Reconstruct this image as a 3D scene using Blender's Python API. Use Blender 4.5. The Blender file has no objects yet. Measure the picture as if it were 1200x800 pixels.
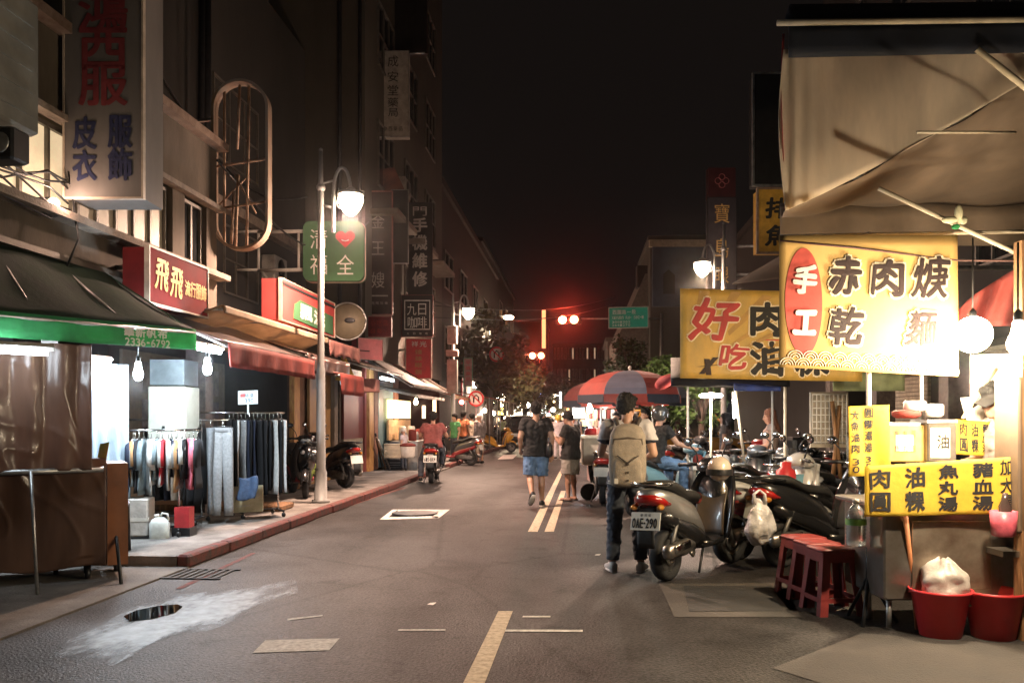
import bpy, bmesh, math, random
from mathutils import Vector, Matrix, noise
S = bpy.context.scene
COL = S.collection
random.seed(7)
PI = math.pi
HAZE = .0005
FPX, H, VPX, HY = 1000.0, 1.5, 680.0, 490.0
YAW = math.atan((VPX - 600) / FPX)
CS, SN = math.cos(YAW), math.sin(YAW)
V = Vector

def at(px, py, Z):
    """world point seen at photo pixel (px, py) at camera depth Z (metres)"""
    xc = (px - 600) * Z / FPX
    return V((xc * CS - Z * SN, xc * SN + Z * CS, H + (HY - py) * Z / FPX))
def gd(px, py, z=0.0):
    return at(px, py, (H - z) * FPX / (py - HY))
def onX(px, py, X):
    k = (px - 600) / FPX
    return at(px, py, X / (k * CS - SN))
def cdir(dx, dz):
    """heading angle (rotation about z, for +y-forward models) of camera-plane direction (right, away)"""
    x = dx * CS - dz * SN; y = dx * SN + dz * CS
    return math.atan2(-x, y)

# ------------------------------------------------------------ materials
TMP = bpy.data.scenes.new('scratch')
MATS = {}
def mat(name, col, rough=.6, metal=0.0, var=.18, scale=6.0, bump=.0, bscale=60.0, emit=None, estr=1.0,
        alpha=None, trans=0.0, coat=0.0, spec=.5, sheen=0.0, col2=None, stretch=(1, 1, 1), sss=0.0, detail=5.0, transl=0.0):
    if name in MATS: return MATS[name]
    m = bpy.data.materials.new(name); m.use_nodes = True
    nt = m.node_tree; b = nt.nodes['Principled BSDF']
    tc = nt.nodes.new('ShaderNodeTexCoord'); mp = nt.nodes.new('ShaderNodeMapping')
    mp.inputs['Scale'].default_value = stretch
    nt.links.new(tc.outputs['Object'], mp.inputs['Vector'])
    n = nt.nodes.new('ShaderNodeTexNoise'); n.inputs['Scale'].default_value = scale; n.inputs['Detail'].default_value = detail
    n.inputs['Roughness'].default_value = .62
    nt.links.new(mp.outputs[0], n.inputs['Vector'])
    r = nt.nodes.new('ShaderNodeValToRGB')
    c = V(col[:3]); d = V(col2[:3]) if col2 else c * (1 - var * 1.6)
    u = c * (1 + var) if not col2 else c
    r.color_ramp.elements[0].position = .32; r.color_ramp.elements[1].position = .68
    r.color_ramp.elements[0].color = (*d, 1); r.color_ramp.elements[1].color = (*u, 1)
    nt.links.new(n.outputs['Fac'], r.inputs['Fac'])
    nt.links.new(r.outputs['Color'], b.inputs['Base Color'])
    mr = nt.nodes.new('ShaderNodeMapRange'); mr.inputs['To Min'].default_value = max(.03, rough * .8); mr.inputs['To Max'].default_value = min(1, rough * 1.25)
    nt.links.new(n.outputs['Fac'], mr.inputs['Value']); nt.links.new(mr.outputs[0], b.inputs['Roughness'])
    b.inputs['Metallic'].default_value = metal
    b.inputs['Specular IOR Level'].default_value = spec
    b.inputs['Coat Weight'].default_value = coat; b.inputs['Coat Roughness'].default_value = .12
    b.inputs['Transmission Weight'].default_value = trans
    if sheen: b.inputs['Sheen Weight'].default_value = sheen
    if sss:
        b.inputs['Subsurface Weight'].default_value = sss; b.inputs['Subsurface Radius'].default_value = (.02, .008, .004)
    if alpha is not None: b.inputs['Alpha'].default_value = alpha
    if bump:
        n2 = nt.nodes.new('ShaderNodeTexNoise'); n2.inputs['Scale'].default_value = bscale; n2.inputs['Detail'].default_value = 4
        nt.links.new(mp.outputs[0], n2.inputs['Vector'])
        bp = nt.nodes.new('ShaderNodeBump'); bp.inputs['Strength'].default_value = bump; bp.inputs['Distance'].default_value = .02
        nt.links.new(n2.outputs['Fac'], bp.inputs['Height']); nt.links.new(bp.outputs[0], b.inputs['Normal'])
    if emit:
        b.inputs['Emission Color'].default_value = (*emit[:3], 1); b.inputs['Emission Strength'].default_value = estr
    if transl:
        tr = nt.nodes.new('ShaderNodeBsdfTranslucent'); nt.links.new(r.outputs['Color'], tr.inputs['Color'])
        ms = nt.nodes.new('ShaderNodeMixShader'); ms.inputs[0].default_value = transl
        out = nt.nodes['Material Output']; nt.links.new(b.outputs[0], ms.inputs[1]); nt.links.new(tr.outputs[0], ms.inputs[2]); nt.links.new(ms.outputs[0], out.inputs['Surface'])
    MATS[name] = m
    return m

# ------------------------------------------------------------ mesh builder
GL = {}
def glyph(ch):
    if ch in GL: return GL[ch]
    cu = bpy.data.curves.new('g', 'FONT'); cu.body = ch; cu.size = 1
    o = bpy.data.objects.new('g', cu); COL.objects.link(o)
    m = bpy.data.meshes.new_from_object(o.evaluated_get(bpy.context.evaluated_depsgraph_get()))
    vs = [v.co.copy() for v in m.vertices]; fs = [tuple(p.vertices) for p in m.polygons]
    bpy.data.objects.remove(o); bpy.data.curves.remove(cu); bpy.data.meshes.remove(m)
    GL[ch] = (vs, fs); return GL[ch]

class MB:
    def __init__(s): s.v = []; s.f = []; s.m = []; s.sm = []; s.M = Matrix.Identity(4); s.mi = 0; s.smooth = False
    def add(s, vs, fs, mi=None, smooth=None):
        b = len(s.v); M = s.M
        s.v += [M @ V(p) for p in vs]
        s.f += [tuple(i + b for i in f) for f in fs]
        s.m += [s.mi if mi is None else mi] * len(fs); s.sm += [s.smooth if smooth is None else smooth] * len(fs)
    def box(s, lo, hi, mi=None, bev=0.0):
        x0, y0, z0 = lo; x1, y1, z1 = hi
        if bev <= 0:
            vs = [(x, y, z) for z in (z0, z1) for y in (y0, y1) for x in (x0, x1)]
            s.add(vs, [(0, 2, 3, 1), (4, 5, 7, 6), (0, 1, 5, 4), (2, 6, 7, 3), (0, 4, 6, 2), (1, 3, 7, 5)], mi)
        else:
            b = min(bev, (x1 - x0) * .45, (y1 - y0) * .45, (z1 - z0) * .45)
            rings = []
            for (z, i) in ((z0, b), (z0 + b, 0), (z1 - b, 0), (z1, b)):
                a0, a1, c0, c1 = x0 + i, x1 - i, y0 + i, y1 - i
                rings.append([(a0 + b, c0, z), (a1 - b, c0, z), (a1, c0 + b, z), (a1, c1 - b, z), (a1 - b, c1, z), (a0 + b, c1, z), (a0, c1 - b, z), (a0, c0 + b, z)])
            s.loft(rings, mi=mi)
    def loft(s, rings, cap=True, mi=None, closed=True, smooth=None):
        n = len(rings[0]); vs = [p for r in rings for p in r]; fs = []
        for i in range(len(rings) - 1):
            for j in range(n if closed else n - 1):
                k = (j + 1) % n
                fs.append((i * n + j, i * n + k, (i + 1) * n + k, (i + 1) * n + j))
        if cap and closed:
            fs.append(tuple(range(n - 1, -1, -1))); fs.append(tuple((len(rings) - 1) * n + j for j in range(n)))
        s.add(vs, fs, mi, smooth)
    def tube(s, pts, r, n=8, mi=None, cap=True, smooth=True):
        pts = [V(p) for p in pts]; rs = r if isinstance(r, (list, tuple)) else [r] * len(pts)
        rings = []; up = None
        for i, p in enumerate(pts):
            d = (pts[min(i + 1, len(pts) - 1)] - pts[max(i - 1, 0)])
            if d.length < 1e-7: d = V((0, 0, 1))
            d.normalize()
            if up is None: up = V((0, 0, 1)) if abs(d.z) < .9 else V((1, 0, 0))
            a = d.cross(up)
            if a.length < 1e-4: a = d.cross(V((0, 1, 0)))
            a.normalize(); b = a.cross(d); up = b
            rings.append([p + (a * math.cos(t) + b * math.sin(t)) * rs[i] for t in [2 * PI * k / n for k in range(n)]])
        s.loft(rings, cap, mi, True, smooth)
    def lathe(s, prof, c=(0, 0, 0), n=16, axis='z', mi=None, cap=True, smooth=True, sc=(1, 1)):
        rings = []
        for (r, h) in prof:
            ring = []
            for k in range(n):
                t = 2 * PI * k / n; a, b = r * math.cos(t) * sc[0], r * math.sin(t) * sc[1]
                p = (a, b, h) if axis == 'z' else ((h, a, b) if axis == 'x' else (b, h, a))
                ring.append((p[0] + c[0], p[1] + c[1], p[2] + c[2]))
            rings.append(ring)
        s.loft(rings, cap, mi, True, smooth)
    def ell(s, c, r, n=12, m=8, mi=None, smooth=True):
        rx, ry, rz = r if isinstance(r, (tuple, list)) else (r, r, r)
        rings = []
        for i in range(m + 1):
            t = -PI / 2 + PI * i / m; w = max(math.cos(t), .02)
            rings.append([(c[0] + rx * w * math.cos(2 * PI * k / n), c[1] + ry * w * math.sin(2 * PI * k / n), c[2] + rz * math.sin(t)) for k in range(n)])
        s.loft(rings, True, mi, True, smooth)
    def sloft(s, secs, n=16, mi=None, smooth=True, axis='y', cap=True):
        """superellipse sections: (pos, cz, half width, half height, exponent)"""
        rings = []
        for (y, cz, hw, hh, e) in secs:
            ring = []
            for k in range(n):
                t = 2 * PI * (k + .5) / n; c_, s_ = math.cos(t), math.sin(t)
                a = hw * math.copysign(abs(c_) ** (2 / e), c_); b = hh * math.copysign(abs(s_) ** (2 / e), s_)
                ring.append((a, y, cz + b) if axis == 'y' else (a, b + cz, y))
            rings.append(ring)
        s.loft(rings, cap, mi, True, smooth)
    def prism(s, poly, z0, z1, mi=None, axis='z', smooth=False):
        def P(a, b, h): return (a, b, h) if axis == 'z' else ((h, a, b) if axis == 'x' else (a, h, b))
        n = len(poly)
        vs = [P(a, b, z0) for a, b in poly] + [P(a, b, z1) for a, b in poly]
        fs = [(i, (i + 1) % n, n + (i + 1) % n, n + i) for i in range(n)]
        s.add(vs, fs, mi, smooth)
        s.add(vs, [tuple(range(n - 1, -1, -1)), tuple(range(n, 2 * n))], mi, False)
    def sheet(s, fn, nu, nv, th=0.0, mi=None, smooth=True):
        """fn(u,v)->point ; th>0 gives it a back"""
        g = [[V(fn(i / nu, j / nv)) for i in range(nu + 1)] for j in range(nv + 1)]
        W = nu + 1; vs = [p for r in g for p in r]; fs = [(j * W + i, j * W + i + 1, (j + 1) * W + i + 1, (j + 1) * W + i) for j in range(nv) for i in range(nu)]
        if th:
            N = len(vs); back = []
            for j in range(nv + 1):
                for i in range(nu + 1):
                    a = g[j][min(i + 1, nu)] - g[j][max(i - 1, 0)]; b = g[min(j + 1, nv)][i] - g[max(j - 1, 0)][i]
                    q = a.cross(b); q = q.normalized() if q.length > 1e-9 else V((0, 0, 1))
                    back.append(g[j][i] - q * th)
            vs = vs + back; f2 = [tuple(N + k for k in reversed(f)) for f in fs]; fs = fs + f2
            for i in range(nu):
                fs.append((i + 1, i, N + i, N + i + 1)); o = nv * W; fs.append((o + i, o + i + 1, N + o + i + 1, N + o + i))
            for j in range(nv):
                fs.append((j * W, (j + 1) * W, N + (j + 1) * W, N + j * W)); o = nu; fs.append(((j + 1) * W + o, j * W + o, N + j * W + o, N + (j + 1) * W + o))
        s.add(vs, fs, mi, smooth)
    def text(s, ch, cx, cy, w, h, d=0.0, mi=None, bold=0.0, slant=0.0, rot=0.0, keep=False):
        """glyphs fitted to a w x h box centred at (cx, cy) in local x,y; d = height above the plane"""
        vs, fs = glyph(ch)
        if not vs: return
        x0 = min(p.x for p in vs); x1 = max(p.x for p in vs); y0 = min(p.y for p in vs); y1 = max(p.y for p in vs)
        sx = w / max(x1 - x0, 1e-6); sy = h / max(y1 - y0, 1e-6)
        if keep: sx = sy = min(sx, sy)
        if ch == '一': sy = sx * .9
        mx, my = (x0 + x1) / 2, (y0 + y1) / 2; cr, sr = math.cos(rot), math.sin(rot)
        offs = [(0, 0)] if not bold else [(bold * math.cos(t), bold * math.sin(t)) for t in [PI / 4 * k for k in range(8)]]
        for k, (ox, oy) in enumerate(offs):
            out = []
            for p in vs:
                a = (p.x - mx) * sx; b = (p.y - my) * sy; a += b * slant
                out.append((cx + a * cr - b * sr + ox, cy + a * sr + b * cr + oy, d + k * .0003))
            s.add(out, fs, mi, False)
    def build(s, name, mats, parent=None, world=False, base=True, kind=None):
        if not isinstance(mats, (list, tuple)): mats = [mats]
        vs = s.v
        loc = V((0, 0, 0))
        if parent is not None and world:
            inv = root_matrix(parent).inverted(); vs = [inv @ p for p in vs]
        elif parent is None and base and vs:
            xs = [p.x for p in vs]; ys = [p.y for p in vs]; zs = [p.z for p in vs]
            loc = V(((min(xs) + max(xs)) / 2, (min(ys) + max(ys)) / 2, min(zs))); vs = [p - loc for p in vs]
        me = bpy.data.meshes.new(name); me.from_pydata(vs, [], s.f)
        for m in mats: me.materials.append(m)
        if s.f:
            me.polygons.foreach_set('material_index', s.m); me.polygons.foreach_set('use_smooth', s.sm)
        me.update()
        o = bpy.data.objects.new(name, me); COL.objects.link(o)
        if parent is not None: o.parent = parent
        else: o.location = loc
        if kind: o['kind'] = kind
        return o

def root_matrix(o):
    M = Matrix.Translation(o.location) @ o.rotation_euler.to_matrix().to_4x4()
    return root_matrix(o.parent) @ M if o.parent else M
def tag(o, label, cat, group=None):
    o['label'] = label; o['category'] = cat
    if group: o['group'] = group
    return o
def thing(name, label, cat, loc=(0, 0, 0), rz=0.0, group=None):
    o = bpy.data.objects.new(name, None); COL.objects.link(o); o.empty_display_size = .1
    o.location = loc; o.rotation_euler = (0, 0, rz)
    return tag(o, label, cat, group)
def copy_thing(o, loc, rz, label, group=None):
    kids = {}
    for ob in list(COL.objects):
        if ob.parent is not None: kids.setdefault(ob.parent.name, []).append(ob)
    def rec(a, par):
        c = a.copy(); COL.objects.link(c)
        if par is not None: c.parent = par
        for ch in kids.get(a.name, []): rec(ch, c)
        return c
    r = rec(o, None); r.location = loc; r.rotation_euler = (0, 0, rz); r['label'] = label
    if group: r['group'] = group
    return r
def frame(bl, br, up=(0, 0, 1)):
    """local x along bl->br, local y up, local z toward the viewer; returns matrix, width"""
    bl = V(bl); br = V(br); u = (br - bl); w = u.length; u.normalize(); v = V(up); n = u.cross(v).normalized()
    M = Matrix(((u.x, v.x, n.x, bl.x), (u.y, v.y, n.y, bl.y), (u.z, v.z, n.z, bl.z), (0, 0, 0, 1)))
    return M, w
def remeshed(mb, name, mats, parent, voxel, smooth=4, jitter=0.0, factor=.5, fold=0.0):
    """one continuous surface from overlapping closed shapes"""
    me = bpy.data.meshes.new('tmp'); me.from_pydata(mb.v, [], mb.f); me.update()
    o = bpy.data.objects.new('tmp', me); TMP.collection.objects.link(o)
    r = o.modifiers.new('r', 'REMESH'); r.mode = 'VOXEL'; r.voxel_size = voxel
    if smooth:
        sm = o.modifiers.new('s', 'SMOOTH'); sm.iterations = smooth; sm.factor = factor
    vl = TMP.view_layers[0]; vl.update()
    out = bpy.data.meshes.new_from_object(o.evaluated_get(vl.depsgraph))
    bpy.data.objects.remove(o); bpy.data.meshes.remove(me)
    if jitter:
        for v in out.vertices:
            k = noise.noise(v.co * 45) + .5 * noise.noise(v.co * 110)
            if fold: c = v.co; k = .5 * k + fold * (abs(noise.noise(V((c.x * 9 + c.z * 7, c.y * 9, c.z * 13 - c.x * 6)))) * 2 - .6)
            v.co += v.normal * k * jitter
    out.materials.clear()
    for m in (mats if isinstance(mats, (list, tuple)) else [mats]): out.materials.append(m)
    out.polygons.foreach_set('use_smooth', [True] * len(out.polygons))
    out.polygons.foreach_set('material_index', [0] * len(out.polygons))
    out.name = name
    ob = bpy.data.objects.new(name, out); COL.objects.link(ob)
    if parent is not None: ob.parent = parent
    return ob

# ------------------------------------------------------------ camera, world, render
cam = bpy.data.cameras.new('camera'); cam.sensor_width = 36; cam.lens = 30
cam.shift_y = (HY - 400) / 1200; cam.clip_end = 2000; cam.clip_start = .05
co = bpy.data.objects.new('camera', cam); COL.objects.link(co)
co.location = (0, 0, H); co.rotation_euler = (PI / 2, 0, YAW); S.camera = co
W = bpy.data.worlds.new('World'); S.world = W; W.use_nodes = True
nt = W.node_tree; bg = nt.nodes['Background']
SKYC = (.0046, .0035, .0031)
sky = nt.nodes.new('ShaderNodeTexSky'); sky.sky_type = 'NISHITA'; sky.sun_disc = False
sky.sun_elevation = math.radians(-8); sky.sun_rotation = math.radians(200)
mx = nt.nodes.new('ShaderNodeMix'); mx.data_type = 'RGBA'; mx.blend_type = 'ADD'; mx.inputs['Factor'].default_value = .02
mx.inputs[6].default_value = (*SKYC, 1)          # city glow on the night sky
nt.links.new(sky.outputs[0], mx.inputs[7]); nt.links.new(mx.outputs[2], bg.inputs['Color'])
bg.inputs['Strength'].default_value = 1.0
S.view_settings.view_transform = 'Standard'; S.view_settings.look = 'None'; S.view_settings.gamma = 1
S.view_settings.exposure = .4; S.view_settings.use_curve_mapping = False
S.render.engine = 'CYCLES'
cy = S.cycles; cy.use_denoising = True; cy.max_bounces = 6; cy.diffuse_bounces = 3; cy.glossy_bounces = 3; cy.transmission_bounces = 5
cy.transparent_max_bounces = 8; cy.volume_bounces = 0; cy.sample_clamp_indirect = 4; cy.use_light_tree = True
cy.caustics_reflective = False; cy.caustics_refractive = False

def lamp(loc, power, col, r=.08, name='lamp_glow', typ='POINT', parent=None, **kw):
    l = bpy.data.lights.new(name, typ); l.energy = power; l.color = col
    if typ == 'POINT': l.shadow_soft_size = r
    for k, v in kw.items(): setattr(l, k, v)
    o = bpy.data.objects.new(name, l); COL.objects.link(o); o.location = loc
    if parent is not None:
        o.parent = parent; o.location = root_matrix(parent).inverted() @ V(loc)
    return o
WARM = (1, .66, .49); COOL = (.78, .9, 1.0)
# ------------------------------------------------------------ palette
def asphaltmat():
    m = mat('asphalt', (.066, .060, .058), rough=.56, var=.26, scale=1.1, bump=.6, bscale=55, detail=10)
    nt = m.node_tree; bs = nt.nodes['Principled BSDF']; src = bs.inputs['Base Color'].links[0].from_socket
    tc = nt.nodes.new('ShaderNodeTexCoord')
    def layer(src, kind, scale, stretch, lo, hi, cmul, fac, **kw):
        mp = nt.nodes.new('ShaderNodeMapping'); mp.inputs['Scale'].default_value = stretch; nt.links.new(tc.outputs['Object'], mp.inputs[0])
        if kind == 'n':
            t = nt.nodes.new('ShaderNodeTexNoise'); t.inputs['Detail'].default_value = 6; o = t.outputs['Fac']; t.inputs['Distortion'].default_value = .6
        else:
            t = nt.nodes.new('ShaderNodeTexVoronoi'); t.feature = kind; o = t.outputs['Distance']
        t.inputs['Scale'].default_value = scale; nt.links.new(mp.outputs[0], t.inputs['Vector'])
        r = nt.nodes.new('ShaderNodeValToRGB'); r.color_ramp.elements[0].position = lo; r.color_ramp.elements[1].position = hi
        a, c = (cmul, (1, 1, 1)); r.color_ramp.elements[0].color = (*a, 1); r.color_ramp.elements[1].color = (1, 1, 1, 1); nt.links.new(o, r.inputs[0])
        mx = nt.nodes.new('ShaderNodeMix'); mx.data_type = 'RGBA'; mx.blend_type = 'MULTIPLY'; mx.inputs['Factor'].default_value = fac
        nt.links.new(src, mx.inputs[6]); nt.links.new(r.outputs[0], mx.inputs[7]); return mx.outputs[2]
    s = layer(src, 'n', .42, (1, .3, 1), .38, .62, (.42, .4, .38), .9)          # wheel-worn and oily bands
    s = layer(s, 'n', 42, (1, 1, 1), .38, .60, (.35, .34, .33), .6)             # aggregate grain
    s = layer(s, 'DISTANCE_TO_EDGE', .33, (1, .55, 1), .0, .012, (.35, .33, .31), .35)   # cracks and sealed joints
    s = layer(s, 'n', 3.2, (1, 1, 1), .30, .42, (.55, .52, .5), .6)              # spots
    nt.links.new(s, bs.inputs['Base Color'])
    mm = nt.nodes.new('ShaderNodeMath'); mm.operation = 'MULTIPLY'; mm.inputs[1].default_value = 4.8
    nt.links.new(s, mm.inputs[0]); nt.links.new(mm.outputs[0], bs.inputs['Specular IOR Level']); return m
asphalt = asphaltmat()
asph2 = mat('asphalt_patch', (.034, .031, .03), rough=.7, var=.25, scale=3, bump=.6, bscale=120)
conc = mat('concrete', (.2, .18, .16), rough=.85, spec=.25, col2=(.08, .07, .062), scale=2.2, bump=.4, bscale=50, detail=8)
concd = mat('concrete_dark', (.13, .115, .1), rough=.85, var=.3, scale=2.2, bump=.4, bscale=50)
paint_w = mat('road_paint_white', (.74, .71, .66), rough=.8, spec=.2, col2=(.36, .33, .3), scale=24, bump=.3, bscale=120)
paint_y = mat('road_paint_yellow', (.68, .56, .41), rough=.8, spec=.2, col2=(.36, .28, .2), scale=22, bump=.3, bscale=120)
redk = mat('red_kerb_paint', (.20, .06, .052), rough=.85, spec=.15, col2=(.075, .06, .055), scale=9, bump=.4, bscale=50)
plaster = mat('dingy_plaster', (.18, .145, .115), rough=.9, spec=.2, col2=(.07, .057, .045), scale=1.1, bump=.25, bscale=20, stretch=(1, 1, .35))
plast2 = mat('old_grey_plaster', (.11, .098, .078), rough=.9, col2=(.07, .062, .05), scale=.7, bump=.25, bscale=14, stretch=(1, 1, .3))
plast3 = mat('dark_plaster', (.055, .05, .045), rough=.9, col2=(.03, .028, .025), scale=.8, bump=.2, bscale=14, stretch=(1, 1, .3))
tile = mat('dark_wall_tile', (.10, .085, .075), rough=.5, var=.3, scale=12)
dark = mat('dark_metal', (.03, .03, .032), rough=.45, var=.2, scale=8, metal=.4)
galv = mat('galvanised_metal', (.42, .42, .41), rough=.42, metal=.85, var=.25, scale=7)
polem = mat('lamp_post_paint', (.33, .34, .33), rough=.5, metal=.3, col2=(.2, .19, .18), scale=6, stretch=(1, 1, .25))
rust = mat('rusty_steel', (.22, .12, .07), rough=.75, metal=.3, col2=(.34, .25, .17), scale=9, bump=.2)
whitep = mat('white_paint', (.62, .58, .52), rough=.5, var=.12, scale=5)
cream = mat('cream_paint', (.55, .46, .33), rough=.6, var=.15, scale=5)
black = mat('black_plastic', (.014, .014, .015), rough=.4, var=.3, scale=20)
rubber = mat('tyre_rubber', (.018, .018, .019), rough=.8, var=.3, scale=30, bump=.2)
chrome = mat('chrome', (.62, .62, .6), rough=.16, metal=1.0, var=.1)
glassd = mat('dark_window_glass', (.02, .022, .024), rough=.08, var=.2, scale=3, spec=.8)
bluepl = mat('blue_plastic', (.03, .07, .25), rough=.5)
wood = mat('old_wood', (.24, .12, .05), rough=.7, var=.4, scale=5, stretch=(6, 6, .6), bump=.2)
M_ = lambda n: MATS[n]

# ------------------------------------------------------------ ground, road, pavement
b = MB()
b.add([(-160, -20, -.008), (160, -20, -.008), (160, 420, -.008), (-160, 420, -.008)], [(0, 1, 2, 3)])
b.build('ground', concd, base=False, kind='structure')
b = MB()
b.sheet(lambda u, v: (-3.9 + 9.3 * u, -3 + 190 * v, 0.0), 12, 60, smooth=True)
b.build('road', asphalt, base=False, kind='structure')

def strip(name, quads, m, lift=.004):
    b = MB()
    for q in quads:
        pts = []
        for (px, py) in q:
            p = gd(px, py); p.z = lift; pts.append(p)
        b.add(pts, [tuple(range(len(pts)))])
    return b.build(name, m, base=False, kind='structure')
strip('yellow_centre_line', [[(540, 806), (566, 806), (601, 716), (584, 716)], [(618.5, 623), (630, 623), (660, 552), (656, 552)],
                             [(638, 623), (649, 623), (663, 575), (657.5, 575)], [(656.5, 551.5), (660, 551.5), (668, 527), (666.5, 527)]], paint_y)
strip('white_road_marking', [[(296, 765), (386, 762), (398, 748), (311, 750)], [(466, 739), (522, 739), (522, 737.3), (467, 737.3)],
                             [(592, 740), (683, 740.5), (683, 738), (592, 737.6)], [(612, 723.3), (645, 723.3), (645, 721.6), (613, 721.6)],
                             [(583, 538), (601, 537.5), (606, 532.5), (590, 532.8)],
                             [(445, 608.5), (452, 608.5), (466, 597), (460, 597)], [(452, 608.5), (513, 607), (514, 604.6), (455, 606)],
                             [(466, 599), (518, 599), (520, 597), (466, 597)], [(505, 606), (514, 607), (527, 597), (518, 597)],
                             [(337, 727), (378, 722), (378, 720.5), (337, 725)], [(0, 719), (66, 716), (78, 709), (0, 711)]], paint_w)
strip('pale_concrete_patch', [[(772, 684), (790, 723), (938, 723), (920, 683)], [(905, 783), (1010, 742), (1215, 757), (1240, 806), (980, 806)], [(905, 690), (925, 715), (1010, 726), (970, 688)]], mat('worn_concrete', (.088, .076, .067), rough=.75, spec=.3, col2=(.056, .05, .046), scale=2.2, bump=.5, bscale=70))
strip('asphalt_patch', [[(801, 687), (808, 717), (918, 716), (903, 687)], [(469, 605.7), (504, 604.5), (514, 599.3), (480, 599.6)]], asph2, lift=.008)
# manhole cover rim, drain grate by the kerb
b = MB(); c0 = gd(486, 602)
b.M = Matrix.Translation((c0.x, c0.y, .012)); b.lathe([(.36, 0), (.36, .01), (.33, .012), (0.01, .012)], n=24)
tag(b.build('manhole_cover', dark), 'round iron manhole cover inside the white painted rectangle on the road', 'manhole')
b = MB(); p = gd(236, 673, 0)
for k in range(7): b.box((p.x - .25 + k * .075, p.y - .22, .004), (p.x - .215 + k * .075, p.y + .22, .012))
b.box((p.x - .29, p.y - .25, .004), (p.x + .29, p.y - .22, .014)); b.box((p.x - .29, p.y + .22, .004), (p.x + .29, p.y + .25, .014))
tag(b.build('drain_grate', asph2), 'iron drain grate in the gutter where the red kerb begins', 'grate')
# wet spill on the near left road, sheen painted as pale colour, with puddle
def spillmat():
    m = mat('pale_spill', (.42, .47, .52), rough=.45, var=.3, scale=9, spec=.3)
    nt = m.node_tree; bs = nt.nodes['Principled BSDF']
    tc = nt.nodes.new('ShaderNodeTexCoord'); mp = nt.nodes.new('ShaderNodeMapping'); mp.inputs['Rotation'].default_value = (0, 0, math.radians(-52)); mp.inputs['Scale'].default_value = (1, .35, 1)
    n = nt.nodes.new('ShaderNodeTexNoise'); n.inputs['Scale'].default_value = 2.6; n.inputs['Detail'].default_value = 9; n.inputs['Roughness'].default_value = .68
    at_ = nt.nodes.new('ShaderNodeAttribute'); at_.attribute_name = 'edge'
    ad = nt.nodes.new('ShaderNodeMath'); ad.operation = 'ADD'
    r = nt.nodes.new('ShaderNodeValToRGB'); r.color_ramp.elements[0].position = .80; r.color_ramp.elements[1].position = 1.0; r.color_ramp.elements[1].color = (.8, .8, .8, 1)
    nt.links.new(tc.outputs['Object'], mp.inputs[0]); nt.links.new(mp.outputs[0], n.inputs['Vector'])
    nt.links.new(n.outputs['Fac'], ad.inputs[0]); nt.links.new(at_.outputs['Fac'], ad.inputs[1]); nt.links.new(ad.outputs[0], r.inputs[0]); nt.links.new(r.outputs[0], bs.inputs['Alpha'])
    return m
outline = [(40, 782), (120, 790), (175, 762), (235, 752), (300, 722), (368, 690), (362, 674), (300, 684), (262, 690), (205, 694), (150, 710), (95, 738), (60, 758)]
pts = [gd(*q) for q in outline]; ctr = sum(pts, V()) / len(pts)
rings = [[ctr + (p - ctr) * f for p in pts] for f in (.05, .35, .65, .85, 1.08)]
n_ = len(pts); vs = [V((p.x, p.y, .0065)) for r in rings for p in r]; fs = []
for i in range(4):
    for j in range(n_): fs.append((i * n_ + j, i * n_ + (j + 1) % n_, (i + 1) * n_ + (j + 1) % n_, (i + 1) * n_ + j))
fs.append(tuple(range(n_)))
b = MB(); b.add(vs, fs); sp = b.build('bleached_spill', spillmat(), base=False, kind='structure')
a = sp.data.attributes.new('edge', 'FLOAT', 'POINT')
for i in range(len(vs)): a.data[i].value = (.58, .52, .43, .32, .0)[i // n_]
water = mat('puddle_water', (.01, .011, .012), rough=.03, var=.1, spec=.9)
b = MB(); ol = [(145, 723), (160, 716), (185, 711), (208, 709), (214, 712), (205, 719), (180, 726), (152, 729)]
pp = [gd(*q) for q in ol]; b.add([V((p.x, p.y, .0105)) for p in pp], [tuple(range(len(pp)))])
b.build('puddle', water, base=False, kind='structure')
# small scraps on the road
for k, (px, py) in enumerate([(347, 616), (505, 709), (700, 651)]):
    b = MB(); p = gd(px, py); 
    b.add([p + V((-.03, 0, .010)), p + V((.02, -.02, .012)), p + V((.04, .02, .022)), p + V((-.01, .03, .015))], [(0, 1, 2, 3)])
    b.add([p + V((-.03, 0, .007)), p + V((-.01, .03, .012)), p + V((.04, .02, .019)), p + V((.02, -.02, .009))], [(0, 1, 2, 3)])
    tag(b.build('paper_scrap', whitep), ['scrap of white litter beside the left gutter', 'bright white scrap on the left lane near the yellow line', 'white scrap on the road by the man with the backpack',
        'tiny white scrap in the middle of the left lane', 'tiny white scrap on the left lane beyond the thin marks', 'pale litter on the road left of the red buckets'][k], 'litter', 'litter on the road')

# left pavement with red kerb (real step)
def pave(name, X0, X1, Y0, Y1, z=.11, m=conc):
    b = MB(); b.box((X0, Y0, -.006), (X1, Y1, z)); return b.build(name, m, base=False, kind='structure')
pvt = mat('pavement_slab', (.27, .25, .23), rough=.85, spec=.25, col2=(.09, .082, .075), scale=2.4, bump=.5, bscale=40, detail=9)
KX = -3.92
pave('pavement', -9, KX - .14, 8.3, 22.4, .11, pvt); pave('pavement_beyond', -9, KX - .14, 25.5, 90, .11, pvt)
b = MB(); b.box((-9, -2, -.005), (KX, 8.3, .012)); b.build('forecourt', conc, base=False, kind='structure')
b = MB(); b.box((-9, 22.4, -.005), (KX, 25.5, .03)); b.build('driveway', concd, base=False, kind='structure')
b = MB()
def kerb(Y0, Y1):
    y = Y0
    while y < Y1:
        e = min(y + 1.0, Y1); w = .01 * math.sin(y * 3)
        b.box((KX - .14, y + .004, -.004), (KX + w, e - .004, .125), bev=.02); y = e
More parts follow.
